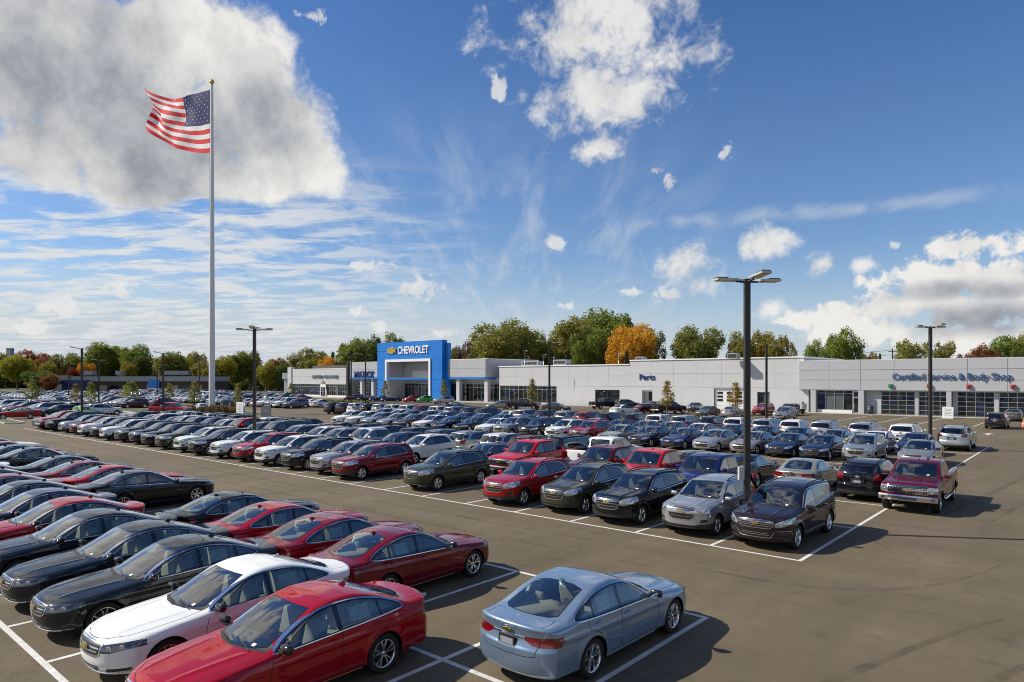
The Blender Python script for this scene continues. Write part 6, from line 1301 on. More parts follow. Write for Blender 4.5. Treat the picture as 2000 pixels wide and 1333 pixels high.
SPEC['pickup'] = dict(L=5.84, axles=(1.97, -1.675), R=.405, arch=.485, tyre_w=.27, rim=.25, spokes='five', zbot=.44, mid=.1, fan=.55, zc=.9, dx=.05, nth=70,
    top=[(2.92, 1.10), (2.8, 1.145), (2.5, 1.19), (2.0, 1.235), (1.7, 1.265), (1.55, 1.29), (1.42, 1.36), (1.2, 1.51), (1.0, 1.645), (.82, 1.755), (.65, 1.82), (.35, 1.865), (0, 1.88), (-.45, 1.87), (-.72, 1.84), (-.80, 1.78), (-.90, 1.36), (-.93, 1.305), (-1.0, 1.30), (-2.0, 1.305), (-2.92, 1.31)],
    belt=[(2.9, 1.10), (1.6, 1.225), (1.2, 1.235), (0, 1.24), (-2.9, 1.27)],
    plan=[(2.92, .94), (2.6, .98), (2.0, 1.0), (.5, 1.0), (-1.7, 1.005), (-2.6, .99), (-2.92, .975)],
    nose=[(.3, .10), (.45, .03), (.6, .0), (.85, .0), (1.0, .01), (1.06, .04), (1.12, .12), (1.25, .35), (1.9, 1.3)],
    tail=[(.3, .06), (.45, .02), (.6, 0), (1.0, 0), (1.28, .01), (1.35, .02), (1.9, .02)],
    cf=(.10, .10), cr=(.02, .03), tumble=.27, shelf=.03, crown=.045, wrap=.12, k=.085, kf=.09, kr=.05, bulge=.03, crease=.98, flare=.035,
    front=dict(headlight=[(.68, .80), (.68, 1.055), (1.05, 1.04), (1.05, .80)], grille=[(-.01, .79), (.62, .79), (.655, .83), (.655, 1.02), (.62, 1.06), (-.01, 1.07)], bumper_dark=[(-.01, .3), (1.1, .3), (1.1, .56), (-.01, .56)]), front_x=dict(headlight=2.50, bumper_dark=2.4),
    rear=dict(taillight=[(.80, .86), (.80, 1.22), (1.1, 1.22), (1.1, .86)], recess=[(-.01, 1.08), (.10, 1.08), (.10, 1.13), (-.01, 1.13)]), rear_x=dict(taillight=-2.78),
    hood=[(1.62, -.01), (1.58, .40), (1.45, .80), (1.9, .84), (2.4, .82), (2.68, .78), (2.78, .5), (2.80, -.01)],
    doors=dict(front_door=[(1.28, .52), (1.30, .80), (1.28, 1.10), (1.22, 1.22), (.23, 1.225), (.23, .52)], rear_door=[(.21, .52), (.21, 1.225), (-.82, 1.225), (-.82, .52)]), handles=dict(front_door=(.36, 1.08), rear_door=(-.68, 1.08)), handle_mat='paint',
    wind=dict(zmin=1.25, cowl=[(1.63, -.01), (1.58, .40), (1.46, .80), (1.24, .82), (1.32, .4), (1.40, -.01)], glass=[(1.49, -.01), (1.47, .3), (1.40, .55), (1.28, .755), (1.05, .725), (.85, .69), (.72, .66), (.76, .3), (.77, -.01)]),
    back_rear=[(-.01, 1.36), (.62, 1.36), (.58, 1.74), (-.01, 1.75)], rear_glass='glass_dark',
    dlo=sp([(1.18, 1.265), (.94, 1.45), (.72, 1.61), (.56, 1.695), (.35, 1.735), (-.55, 1.735), (-.70, 1.70), (-.76, 1.60), (-.80, 1.30), (-.74, 1.265)], 2, (0,)), dlo_trim=0,
    panes=dict(front_pane=[(1.10, 1.285), (.90, 1.45), (.69, 1.60), (.54, 1.675), (.34, 1.712), (.29, 1.712), (.27, 1.285)], rear_pane=[(.17, 1.285), (.18, 1.712), (-.54, 1.712), (-.68, 1.68), (-.73, 1.58), (-.755, 1.285)]), pane_mat=dict(rear_pane='glass_dark'),
    gaps=[('side', [(1.22, 1.22), (1.29, 1.10), (1.31, .80), (1.28, .50)]), ('side', [(.22, .50), (.22, 1.73)]), ('side', [(-.83, .50), (-.83, 1.30)]), ('side', [(-.955, .50), (-.955, 1.22)]), ('side', [(-.965, .50), (-.965, 1.22)]), ('top', [(1.60, 0), (1.56, .40), (1.45, .81), (1.9, .85), (2.4, .83), (2.69, .79), (2.79, .5), (2.81, 0)])],
    bars=[([(-.66, .925), (.66, .925)], .055, .02), ([(-.66, .785), (.66, .785)], .03, .02), ([(-.66, 1.07), (.66, 1.07)], .035, .02)] + [([(-.63, z), (.63, z)], .012, .008) for z in (.83, .87, .98, 1.025)], bars_half=[([(.665, .79), (.665, 1.06)], .03, .02)] + [([(y, .80), (y, 1.05)], .012, .006) for y in (.1, .2, .3, .4, .5, .6)],
    emblem_f=(.925, .26), emblem_r=(1.10, .2), plate_z=.72, mirror=(1.06, 0, 1.28), mirror_mat='paint', wipers=[((1.50, .62), (1.39, -.05)), ((1.52, .0), (1.40, -.6))], bulbs=[(.80, .98, .05), (.80, .87, .05)], head_mat='lens', strips=[], strips_half=[],
    tag=(1.36, .46), price=(-.3, 1.48, .2, .14), seat_x=.45, seat_z=.86, bench_x=-.38, dash=(1.12, 1.13), seat_mat='seat_grey', extra=truck_extra, fin=.30)
SPEC['pickup']['bed'] = [(-1.01, -.01), (-1.01, .79), (-2.80, .79), (-2.80, -.01)]
SPEC['full_size'] = dict(SPEC['large_crossover'], L=5.18, axles=(1.62, -1.33), R=.39, arch=.46, tyre_w=.265, rim=.25, zbot=.34, zc=.9, spokes='six',
    top=[(2.59, 1.08), (2.48, 1.12), (2.2, 1.165), (1.8, 1.205), (1.5, 1.235), (1.36, 1.265), (1.2, 1.37), (1.0, 1.52), (.8, 1.66), (.62, 1.765), (.45, 1.82), (.15, 1.865), (-.4, 1.885), (-1.2, 1.885), (-2.0, 1.865), (-2.4, 1.84), (-2.59, 1.82)],
    belt=[(2.6, 1.08), (1.6, 1.17), (1.0, 1.20), (0, 1.22), (-2.6, 1.26)],
    plan=[(2.59, .93), (2.3, .98), (1.6, 1.01), (.6, 1.015), (-1.2, 1.02), (-2.2, 1.0), (-2.59, .97)],
    nose=[(.2, .16), (.35, .06), (.5, .01), (.7, 0), (.95, .01), (1.05, .05), (1.12, .14), (1.25, .35), (1.9, 1.3)],
    tail=[(.2, .12), (.4, .01), (.55, 0), (.7, .01), (.8, .04), (1.25, .06), (1.5, .13), (1.75, .24), (1.85, .3), (2., .6)], cf=(.12, .12), cr=(.06, .08), tumble=.25, k=.085, kf=.09, kr=.08, crease=.98,
    front=dict(bumper_dark=[(-.01, .2), (1.1, .2), (1.1, .46), (-.01, .46)], headlight=[(.66, .82), (.66, 1.04), (1.1, 1.03), (1.1, .82)], grille=[(-.01, .80), (.62, .80), (.64, .84), (.64, 1.02), (-.01, 1.05)]), front_x=dict(headlight=2.2, bumper_dark=1.9),
    rear=dict(bumper_dark=[(-.01, .2), (1.1, .2), (1.1, .52), (-.01, .52)], taillight=[(.78, .92), (.78, 1.45), (1.1, 1.45), (1.1, .92)], recess=[(-.01, .92), (.26, .92), (.26, 1.1), (-.01, 1.1)]), rear_x=dict(taillight=-2.3, bumper_dark=-2.1),
    hood=[(1.46, -.01), (1.42, .40), (1.30, .80), (1.7, .84), (2.1, .82), (2.36, .76), (2.46, .5), (2.48, -.01)],
    doors=dict(front_door=[(1.12, .48), (1.15, .8), (1.12, 1.08), (1.06, 1.19), (.05, 1.20), (.05, .48)], rear_door=[(.03, .48), (.03, 1.2), (-1.0, 1.215), (-.98, .95), (-.90, .8), (-.86, .6), (-.84, .48)]), handles=dict(front_door=(.2, 1.07), rear_door=(-.8, 1.07)), handle_mat='paint',
    wind=dict(zmin=1.23, cowl=[(1.46, -.01), (1.41, .40), (1.30, .80), (1.08, .82), (1.15, .4), (1.24, -.01)], glass=[(1.32, -.01), (1.30, .3), (1.23, .55), (1.10, .76), (.88, .73), (.68, .69), (.52, .66), (.56, .3), (.575, -.01)]),
    back_rear=[(-.01, 1.30), (.70, 1.30), (.66, 1.70), (.60, 1.735), (-.01, 1.74)],
    dlo=sp([(1.02, 1.235), (.80, 1.42), (.58, 1.60), (.40, 1.70), (.2, 1.745), (-1.9, 1.745), (-2.1, 1.72), (-2.2, 1.60), (-2.24, 1.30), (-2.2, 1.265)], 2, (0,)), dlo_trim=.016,
    panes=dict(front_pane=[(.95, 1.255), (.77, 1.42), (.55, 1.59), (.38, 1.685), (.2, 1.725), (.11, 1.725), (.1, 1.255)], rear_pane=[(.0, 1.255), (.01, 1.725), (-.95, 1.725), (-.97, 1.265)], tri_pane=[(-1.05, 1.27), (-1.04, 1.725), (-1.9, 1.725), (-2.07, 1.70), (-2.17, 1.59), (-2.2, 1.29)]),
    gaps=[('side', [(1.06, 1.19), (1.13, 1.08), (1.16, .8), (1.12, .48)]), ('side', [(.04, .48), (.04, 1.72)]), ('side', [(-1.01, 1.72), (-1.0, .95), (-.92, .8)]), ('top', [(1.44, 0), (1.4, .40), (1.30, .81), (1.7, .85), (2.1, .83), (2.37, .77), (2.47, .5), (2.49, 0)])],
    bars=[([(-.64, .92), (.64, .92)], .05, .02), ([(-.64, 1.04), (.64, 1.04)], .03, .02), ([(-.64, .80), (.64, .80)], .03, .02)],
    strips=[('rear', [(-.4, 1.18), (.4, 1.18)], .05, .014, 'chrome', 'hatch_trim')], strips_half=[('side', [(1.05, .44), (-.85, .44)], .06, .03, 'plastic', 'side_step')],
    emblem_f=(.92, .24), emblem_r=(1.24, .16), plate_z=1.0, mirror=(.94, 0, 1.25), wipers=[((1.33, .6), (1.22, -.05)), ((1.35, .0), (1.23, -.6))], rails=(.2, -2.0, .72), bulbs=[(.80, .97, .05), (.80, .88, .05)], tag=(1.2, .44), price=(-.5, 1.48, .2, .14), seat_x=.35, seat_z=.80, bench_x=-.60, dash=(1.0, 1.1))
SPEC['hatchback'] = dict(SPEC['crossover'], L=3.7, axles=(1.17, -1.20), R=.29, arch=.335, tyre_w=.19, rim=.19, zbot=.18, fan=.6, mid=-.3, zc=.65, clad=.22, crease=.72, flare=.015,
    top=[(1.85, .80), (1.7, .88), (1.45, .96), (1.2, 1.01), (1.08, 1.04), (.9, 1.14), (.6, 1.32), (.35, 1.44), (.1, 1.50), (-.3, 1.535), (-.8, 1.525), (-1.3, 1.47), (-1.6, 1.42), (-1.85, 1.37)],
    belt=[(1.8, .80), (1.2, .90), (.8, .94), (0, .985), (-1, 1.06), (-1.85, 1.12)], plan=[(1.85, .70), (1.5, .76), (1.1, .80), (-1.0, .80), (-1.5, .78), (-1.85, .74)],
    nose=[(.1, .15), (.2, .07), (.35, .01), (.5, 0), (.65, .02), (.75, .07), (.85, .16), (1.0, .35), (1.5, .9)], tail=[(.1, .15), (.2, .08), (.35, .01), (.5, 0), (.8, .03), (1.0, .07), (1.3, .22), (1.4, .26), (1.6, .5)], cf=(.16, .16), cr=(.12, .10),
    front=dict(headlight=[(.46, .64), (.44, .74), (.62, .86), (.76, .95), (.80, .88), (.74, .72)], grille=[(-.01, .66), (.34, .66), (.38, .70), (-.01, .72)], grille_low=[(-.01, .38), (.36, .38), (.40, .56), (-.01, .58)]), front_x=dict(headlight=1.3),
    rear=dict(taillight=[(.56, .80), (.54, 1.0), (.62, 1.05), (.85, 1.05), (.85, .82)], recess=[(-.01, .55), (.22, .55), (.22, .68), (-.01, .68)]), rear_x=dict(taillight=-1.5),
    hood=[(1.14, -.01), (1.10, .3), (1.0, .58), (1.3, .60), (1.55, .5), (1.66, .2), (1.68, -.01)],
    doors=dict(front_door=[(.80, .30), (.82, .6), (.78, .92), (-.2, .97), (-.2, .30)], rear_door=[(-.22, .30), (-.22, .97), (-1.0, 1.03), (-.98, .75), (-.85, .6), (-.80, .30)]), handles=dict(front_door=(-.06, .86), rear_door=(-.8, .92)),
    wind=dict(zmin=.98, cowl=[(1.15, -.01), (1.1, .3), (.98, .6), (.84, .62), (.90, .3), (1.0, -.01)], glass=[(1.06, -.01), (1.03, .22), (.97, .42), (.86, .55), (.60, .53), (.38, .50), (.25, .47), (.28, .25), (.29, -.01)]),
    back_rear=[(-.01, 1.05), (.5, 1.05), (.54, 1.08), (.48, 1.33), (-.01, 1.36)],
    dlo=[(.80, .96), (.55, 1.13), (.3, 1.29), (.08, 1.38), (-.2, 1.42), (-.8, 1.41), (-1.1, 1.36), (-1.2, 1.22), (-.9, 1.1), (-.2, 1.02)], dlo_trim=.012, trim_mat='frit',
    panes=dict(front_pane=[(.74, .98), (.52, 1.13), (.28, 1.28), (.06, 1.36), (-.15, 1.40), (-.17, 1.03)], rear_pane=[(-.25, 1.04), (-.24, 1.40), (-.8, 1.39), (-1.05, 1.34), (-1.15, 1.22), (-.9, 1.12)]),
    gaps=[('side', [(.79, .92), (.83, .6), (.81, .30)]), ('side', [(-.21, .30), (-.21, .98)]), ('top', [(1.12, 0), (1.08, .3), (1.0, .59), (1.3, .61), (1.56, .5), (1.67, .2), (1.69, 0)])],
    bars=[([(-.38, .655), (.38, .655)], .014, .006)], strips=[], strips_half=[], emblem_f=(.62, .15), emblem_r=(.95, .13), plate_z=.62, mirror=(.70, 0, .99), wipers=[((1.05, .45), (.95, -.02)), ((1.07, 0), (.96, -.45))], bulbs=[(.58, .74, .05), (.68, .83, .04)], tag=(.92, .34), price=(-.6, 1.22, .14, .1), seat_x=.10, seat_z=.50, bench_x=-.72, dash=(.74, .86)); SPEC['hatchback'].pop('quarter'); SPEC['hatchback'].pop('rails')
# ---------------------------------------------------------------- vehicles in the lot
PAINT = dict(white=(.74, .74, .74, 0), silver=(.44, .45, .46, .7), black=(.006, .006, .008, 0), charcoal=(.016, .019, .023, .15), green=(.046, .053, .028, .3), red=(.35, .004, .011, .2), crimson=(.19, .003, .009, .25), maroon=(.10, .006, .012, .2), scarlet=(.46, .008, .010, 0), navy=(.008, .013, .045, .2), blue=(.010, .020, .105, .2), plum=(.022, .014, .022, .3), gold=(.42, .39, .32, .65), grey=(.11, .118, .125, .5), ice=(.25, .315, .475, .6), lime=(.38, .55, .02, 0), leafgreen=(.05, .34, .05, 0), brown=(.05, .036, .030, .3))
CNAME = dict(ice='silver blue', plum='purple black', gold='champagne', leafgreen='bright green', scarlet='bright red', crimson='dark red', green='dark green')
KIND = dict(S='sedan', M='midsize', X='crossover', T='large_crossover', P='pickup', G='full_size', H='hatchback')
NOUN = dict(S='sedan', M='small sedan', X='crossover', T='large crossover', P='pickup truck', G='full size wagon', H='small hatchback')
ONAME = dict(S='sedan', M='sedan', X='crossover', T='crossover', P='pickup_truck', G='sport_utility', H='hatchback')
CAT = dict(S='car', M='car', X='SUV', T='SUV', P='pickup truck', G='SUV', H='car')
for k in SPEC: build_vehicle(k, SPEC[k])
LEVEL = {}
def geo_join(lst, kind):
    g = Geo(); at_ = {}
    for p in PIECES[kind]: at_[p['key']] = (p['loc'], p['rz'])
    for p in lst:
        loc, rz = p['loc'], p['rz']
        if p['parent']: loc, rz = at_[p['parent']]
        g.join(p['geo'], loc, rz)
    return g
def level(kind, lod):
    """[(name, mesh, parent key, place, turn, key)] for one level of detail"""
    if (kind, lod) in LEVEL: return LEVEL[kind, lod]
    out = []
    if lod == 0: out = [(p['name'], p['geo'].mesh(p['name']), p['parent'], p['loc'], p['rz'], p['key']) for p in PIECES[kind]]
    elif lod == 1:
        body = [p for p in PIECES[kind] if p['grp'] in ('body', 'cabin')]; out.append(('body', geo_join(body, kind).mesh('body'), None, (0, 0, 0), 0, 'body'))
        for p in PIECES[kind]:
            if p['grp'] in ('body', 'cabin') or p['parent']: continue
            g = Geo().join(p['geo'])
            for q in PIECES[kind]:
                if q['parent'] == p['key']: g.join(q['geo'], q['loc'], q['rz'])
            out.append((p['name'], g.mesh(p['name']), None, p['loc'], p['rz'], p['key']))
    else: out = geo_join(PIECES[kind], kind).mesh(kind)
    LEVEL[kind, lod] = out; return out
PROTO = {}; N_CARS = 0
def car(code, colour, x, y, rz, label, group, lod=None):
    """one vehicle: the first of its kind is linked part by part, every later one is copied from it"""
    global N_CARS; N_CARS += 1
    kind = KIND[code]; d = -x*math.sin(YAW) + y*math.cos(YAW)
    if lod is None: lod = 0 if d < 52 else (1 if d < 142 else 2)
    col = PAINT[colour]; col = tuple(c*random.uniform(.93, 1.07) for c in col[:3]) + (col[3],)
    rz += random.uniform(-.02, .02)
    if lod == 2:
        t = link(ONAME[code], level(kind, 2), (x, y, 0), rz); t.color = col; return tag(t, label, CAT[code], group)
    key = (code, lod)
    if key not in PROTO:
        t = thing(ONAME[code], label, CAT[code], (x, y, 0), rz, group); ks = {}
        for nm, me, par, loc, r, k in level(kind, lod):
            o = link(nm, me, loc, r, ks[par] if par else t); o.color = col; ks[k] = o
        PROTO[key] = t; return t
    src = PROTO[key]; t = src.copy(); COL.objects.link(t); t.location = (x, y, 0); t.rotation_euler = (0, 0, rz); tag(t, label, CAT[code], group)
    for ch in KIDS.setdefault(key, [(c, list(c.children)) for c in src.children]):
        c = ch[0].copy(); COL.objects.link(c); c.parent = t; c.color = col
        for g in ch[1]: e = g.copy(); COL.objects.link(e); e.parent = c; e.color = col
    return t
KIDS = {}
ORD = 'first second third fourth fifth sixth seventh eighth ninth tenth eleventh twelfth thirteenth fourteenth fifteenth sixteenth seventeenth eighteenth nineteenth twentieth'.split()
ORD += ['twenty-' + o for o in ORD[:9]] + ['thirtieth'] + ['thirty-' + o for o in ORD[:9]]
def stall_x(k): return R_END - PITCH*(k+.5) if k <= 10 else R_END - PITCH*10.5 - 2.86*(k-10)
F_, B_ = -PI/2, PI/2
ABBR = dict(wh='white', si='silver', bk='black', ch='charcoal', gr='green', rd='red', cr='crimson', mr='maroon', sc='scarlet', nv='navy', bl='blue', pu='plum', go='gold', gy='grey', ic='ice', lm='lime', lg='leafgreen', br='brown')
def row(text, v0, v1, face, phrase, group, special={}, gap=.45):
    """cars of one row, stall number : kind+colour, counted from the right-hand end"""
    n = 0
    for item in text.split():
        k, c = item.split(':'); f = face; code = c[0]; col = ABBR[c[1:3]]
        if len(c) > 3: f = F_ if c[3] == 'F' else B_
        L_ = SPEC[KIND[code]]['L']
        y = v0 + gap + L_/2 if f == F_ else v1 - gap*.6 - L_/2
        if L_ > 5.5: y = v0 + gap*.5 + L_/2 if f == F_ else v1 - gap*.5 - L_/2
        cn = CNAME.get(col, col); lab = special.get(k, '%s %s, %s from the right in %s' % (cn, NOUN[code], ORD[n], phrase))
        car(code, col, stall_x(float(k)) + random.uniform(-.14, .14), y + random.uniform(-.18, .18), f, lab, group); n += 1
A, Bv, Cv = LV['A'], LV['B'], LV['C']
row('-.08:Sic 2:Scr 3:Scr 4:Srd 5:Sbk 8:Sbk 9:Srd 10:Scr 11:Sbk 13:Sbk 14:Sch 15:Srd 16:Sch 17:Swh 18:Sbk', A[1], A[2], B_, 'the near row with tails towards us', 'sedans in the near row, tails to us',
    {'-.08': 'silver blue sedan parked alone with its tail towards us, nearest the right corner', '2': 'dark red sedan beside the empty stall, tail towards us, nearest of the red three', '3': 'dark red sedan in the middle of three red ones seen from behind', '4': 'red sedan next to the black one, farthest of three red seen from behind', '5': 'black sedan seen from behind, left of the three red ones', '8': 'black sedan shown side on across two empty stalls, noses to the aisle'}, .35)
row('1:Srd 2:Swh 3:Sch 4:Sch 5:Sch 6:Srd 7:Snv 8:Sbk 9:Scr 10:Sbk 11:Sch 12:Swh', A[0], A[1], F_, 'the nearest row, noses at lower left', 'sedans in the nearest row, noses to lower left',
    {'1': 'bright glossy red sedan in the very foreground, nose at the bottom edge', '2': 'white sedan in the foreground between a red and a charcoal one', '3': 'charcoal sedan directly behind the white one, chrome grille at the white line', '6': 'red sedan among charcoal ones in the nearest row, left edge'}, .12)
row('0:Tpu 1:Xsi 2:Xbk 3:Xgr 4:Xrd 6:Xgr 8:Xcr 9:Xsi 10:Xbk 11:Xwh 12:Xrd 13:Xwh 14:Xbk 15:Xwh 16:Xgr 17:Xbk 18:Xch 19:Xgr 20:Xwh 21:Xch 22:Xwh 23:Xcr 24:Xsi 25.2:Gbk 26.3:Prd 27.2:Xnv', Bv[0], Bv[1], F_, 'the front crossover row', 'crossovers in the front row along the aisle',
    {'0': 'purple black large crossover at the right end of the front crossover row', '1': 'silver crossover next to the near lamp post, front crossover row', '2': 'black crossover with chrome grille between the silver and dark green ones', '3': 'dark green crossover between the black and the red one, front row', '4': 'red crossover with sunroof beside an empty stall, front row', '6': 'dark green crossover standing between two empty stalls'})
row('2:Pbl 3:Psc 4:Pmr 5.8:Psc 7:Mnv 9:Xwh 10:Xbk 11:Pwh 12.2:Xsi 13:Xwh 14:Xsi 15:Gbk 16:Xgy 17:Prd 18:Xwh 19:Xbk 20:Xsi 21:Xwh 22:Mbk 23:Xwh 24:Msi 25:Xmr 26:Mwh', Bv[1], Bv[2], F_, 'the row just behind the front crossovers', 'vehicles in the row behind the front crossovers',
    {'2': 'blue pickup truck facing us behind the silver crossover', '3': 'bright red pickup truck facing us between maroon and blue ones', '4': 'maroon pickup truck facing us behind the dark green crossover', '5.8': 'bright red pickup truck with chrome grille standing clear of the others'})
row('0:Xbk 1:Mgo 2:Sbk 3:Mgy 5:Pwh 6:Gbk 7:Xmr 8:Xwh 9:Xsi 10:Xgy 11:Xnv 12:Xbk 13:Xch 14:Xbk 15:Mmr 16:Tbk 17:Xbk 18:Xwh 19:Mbk 20:Xch 21:Xbk 22:Xsi 23:Xbk 24:Xwh 25:Xbk 26:Mmr', Bv[2], Bv[3], B_, 'the third row, tails towards us', 'vehicles in the third row, tails to us',
    {'0': 'black crossover seen from behind, right beside the dark red pickup', '1': 'champagne sedan with red tail lamps beside the black crossover', '2': 'black sedan showing its right side behind the near lamp post', '5': 'white pickup truck seen from behind between red and maroon pickups'})
row('0.2:Mgo 1.25:Xsi 2.2:Mnv 3.1:Mnv 4:Mgo 5:Msi 6:Mbl 7:Mnv 8:Mgo 9.1:Xrd 10:Xwh 11:Tbk 12:Xsi 13:Mwh 14:Mbk 15:Mnv 16:Mwh 17:Mbr 18:Msi 19:Msi 20:Swh 21:Mwh', Cv[0], Cv[1], F_, 'the middle block front row', 'cars in the front row of the middle block',
    {'0.2': 'champagne sedan at the right end of the middle block, facing us', '9.1': 'red crossover facing us beside a white one, middle block', '10': 'white crossover facing us between a red and a black one'})
row('0.6:Mnv 1.6:Mwh 2.6:Mgo 3.6:Mnv 4.5:Mbk 5.5:Mnv 6.5:Mwh 7.5:Mgr 8.5:Mgy 9.5:Mbk 10.5:Msi 11.5:Mbk 12.5:Mrd 13.5:Mnv 14.5:Mgy 15.5:Msi 16.5:Mbl 17.5:Mgr 18.5:Mnv 19.5:Mgy 20.5:Mwh 21.5:Mgy', Cv[1], Cv[2], F_, 'the middle block second row', 'cars in the second row of the middle block')
row('0.1:Tsi 1.3:Twh 2.4:Tsi 3.4:Tsi 4.3:Twh 5.2:Tsi 6.2:Twh 7.1:Tpu 8.1:Tsi 9.1:Twh 10.1:Tbk 11.1:Tbk 12.1:Trd 13:Tsi 14:Tnv 15:Tsi 16:Mwh 17:Tbk 18:Tbk 19:Tsi 20:Twh 21:Tmr 22:Twh 23:Twh 24:Tsi 25:Tbk 26:Twh 27:Tbr 28:Tch', Cv[2], Cv[3], B_, 'the tail-on row facing the buildings', 'tail-on crossovers facing the buildings',
    {'0.1': 'silver large crossover at the right end of the tail-on row', '1.3': 'white large crossover behind the lamp post, tail-on row'}, .3)
for code, col, px, d, rz, lab in [
    ('P', 'maroon', 1798, 28.3, F_, 'dark red pickup truck driving towards us at right, big chrome grille'), ('X', 'black', 1948, 71.5, B_, 'black crossover waiting before the bay doors, tail towards us'), ('M', 'grey', 1981, 84, B_, 'grey sedan ahead of the black crossover at the bay doors'), ('M', 'maroon', 1998, 92, B_, 'dark sedan half cut by the right edge at the bay doors'),
    ('X', 'silver', 1533, 85, F_, 'silver crossover facing us before the service corner'), ('X', 'black', 1541, 96, F_, 'dark crossover behind the silver one at the service corner'), ('X', 'scarlet', 1491, 98, F_, 'bright red crossover by the wall near the big lamp post'), ('M', 'silver', 1432, 92, B_, 'silver sedan with red tail lamps before the white garage door'), ('M', 'grey', 1382, 93, F_, 'grey blue sedan facing us before the white garage door'), ('M', 'charcoal', 1358, 107, F_ + .3, 'charcoal sedan parked by the wall left of the garage door'),
    ('P', 'black', 1306, 101, B_ - .35, 'black pickup truck behind the young tree by the small door'), ('M', 'maroon', 1264, 103, B_ - .3, 'dark maroon sedan beside the black pickup, tail to us'), ('M', 'navy', 1280, 114, B_, 'navy sedan behind the black pickup by the small door'), ('M', 'white', 1220, 98, B_ - .25, 'white sedan angled away from us before the small door'), ('X', 'brown', 1226, 116, B_ - .45, 'brown grey crossover at the dark window of the long wall'), ('P', 'black', 1182, 117, B_ - .3, 'black pickup truck at the dark window of the long wall'),
    ('M', 'green', 1087, 108, 0.15, 'dark green sedan side on before the blank long wall'), ('P', 'black', 1024, 115, .35, 'black pickup truck before the glazed end of the long wall'), ('M', 'gold', 974, 116, F_ - .5, 'pale champagne sedan left of the black pickup by the glazed end'), ('M', 'black', 896, 111, .15, 'black sedan side on before the showroom columns'),
    ('X', 'silver', 866, 138, F_ - .2, 'silver crossover right of the portal cars, facing us'), ('H', 'leafgreen', 829, 148, F_ - .25, 'bright green small hatchback before the blue portal'), ('H', 'scarlet', 804, 149, F_ - .3, 'bright red small hatchback before the blue portal'), ('M', 'navy', 764, 150, F_ - .6, 'navy sedan before the left leg of the portal'), ('M', 'blue', 741, 152, F_ - .6, 'dark blue sedan second left of the portal'), ('M', 'black', 717, 153, F_ - .5, 'black sedan before the dark blue name letters'), ('X', 'maroon', 692, 153, F_ - .7, 'maroon crossover before the office section'),
    ('S', 'red', 36, 88, F_ - .25, 'red sedan alone at the far left, side on behind a kerb'), ('S', 'white', 393, 103, PI - .2, 'white sedan side on just left of the flagpole'), ('G', 'navy', 452, 128, PI, 'dark blue full size wagon behind the ornamental grass'), ('M', 'scarlet', 545, 142, PI, 'bright red sedan beyond the near lamp post'), ('S', 'black', 514, 132, PI, 'black sedan beyond the near lamp post'), ('X', 'silver', 532, 185, 0, 'silver crossover side on left of the used-car showroom'), ('G', 'black', 438, 168, .3, 'black full size wagon behind the white sign board'), ('G', 'black', 488, 172, .3, 'black full size wagon behind the near lamp post'), ('P', 'red', 335, 96, .6, 'red pickup truck beside the second tall lamp post'), ('G', 'white', 405, 175, .3, 'white full size wagon behind the flagpole'), ('H', 'lime', 163, 91, 0.1, 'lime green small hatchback behind the front row at left'), ('G', 'black', 118, 124, 0, 'black full size wagon at left in the far rows')]:
    x, y = spot(px, d); car(code, col, x, y, rz, lab, None if d < 80 else 'vehicles standing about the buildings and island')
# -- the big stock field at far left
FAR = []
mixc = ['white']*8 + ['silver']*6 + ['grey', 'black', 'black', 'charcoal', 'red', 'maroon', 'navy', 'gold']
for ri, (v, face, x0, x1) in enumerate([(29, F_, -205, -104), (34.6, B_, -205, -104), (47, F_, -232, -127), (52.6, B_, -232, -127), (65, F_, -246, -104), (70.6, B_, -246, -104), (84.5, F_, -252, -142), (90, B_, -252, -142), (100, F_, -252, -196)]):
    x = x1; n = 0
    while x > x0:
        x -= 2.85
        d = -x*math.sin(YAW) + v*math.cos(YAW); l = x*math.cos(YAW) + v*math.sin(YAW)
        if random.random() < .10 or abs(l/d) > .80: continue
        FAR.append((d, x, v, face, random.choice('MMXXXTSG'), random.choice(mixc), ri, n)); n += 1
FAR.sort(); rown = ['nearest', 'second', 'third', 'fourth', 'fifth', 'sixth', 'seventh', 'eighth', 'ninth']
room = 296 - N_CARS
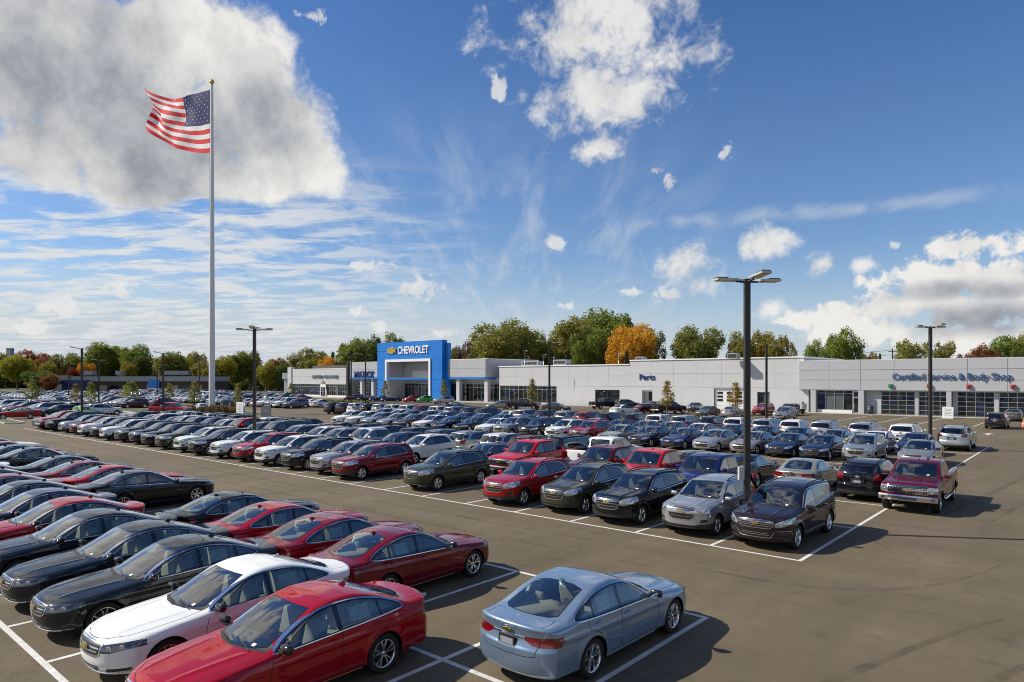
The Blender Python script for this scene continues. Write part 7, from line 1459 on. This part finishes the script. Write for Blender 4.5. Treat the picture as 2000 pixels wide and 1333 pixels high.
for (d, x, v, f, code, colr, ri, n) in FAR[:room]:
    car(code, colr, x, v, f, '%s %s, %s from the right in the %s far stock row' % (CNAME.get(colr, colr), NOUN[code], ORD[min(n, 38)], rown[ri]), 'stock cars in the far left field', 2)
# those beyond the limit: one mass, light copies of two kinds
def light(kind):
    o = bpy.data.objects.new('tmp', level(kind, 2).copy()); COL.objects.link(o); md = o.modifiers.new('d', 'DECIMATE'); md.ratio = .07
    bpy.context.view_layer.update(); me = bpy.data.meshes.new_from_object(o.evaluated_get(bpy.context.evaluated_depsgraph_get()))
    bpy.data.objects.remove(o); return me
if len(FAR) > room:
    LM = {k: light(k) for k in ('midsize', 'crossover')}; mats_ = []; V = []; F = []; M = []
    for c in ('white', 'silver', 'black', 'red'):
        p = PAINT[c]; mat('paint_' + c, p[:3], .38, p[3], 1.)
    src = {}
    for k, me in LM.items():
        co = np.zeros(len(me.vertices)*3); me.vertices.foreach_get('co', co); src[k] = (co.reshape(-1, 3), [list(p.vertices) for p in me.polygons], [me.materials[p.material_index].name for p in me.polygons])
    g = Geo(); order = {}
    for (d, x, v, f, code, colr, ri, n) in FAR[room:]:
        k = 'midsize' if code in 'MS' else 'crossover'; co, fs, ms = src[k]; c = {'white': 'white', 'silver': 'silver', 'gold': 'silver', 'red': 'red', 'maroon': 'red'}.get(colr, 'black'); s_ = 1 if f > 0 else -1
        o = len(V); V += [(-p[1]*s_ + x, p[0]*s_ + v, p[2]) for p in co]
        for q, m_ in zip(fs, ms):
            F.append([i + o for i in q]); m2 = 'paint_' + c if m_ == 'paint' else m_
            if m2 not in order: order[m2] = len(order)
            M.append(order[m2])
    me = bpy.data.meshes.new('parked_cars'); me.from_pydata(V, [], F)
    for m_ in order: me.materials.append(MAT[m_])
    me.polygons.foreach_set('material_index', M); me.update()
    tag(link('parked_cars', me), 'remaining far stock cars at the back of the left field', 'cars', kind='stuff')
print('vehicles', N_CARS, 'far mass', max(0, len(FAR) - room), 'objects', len(bpy.data.objects))
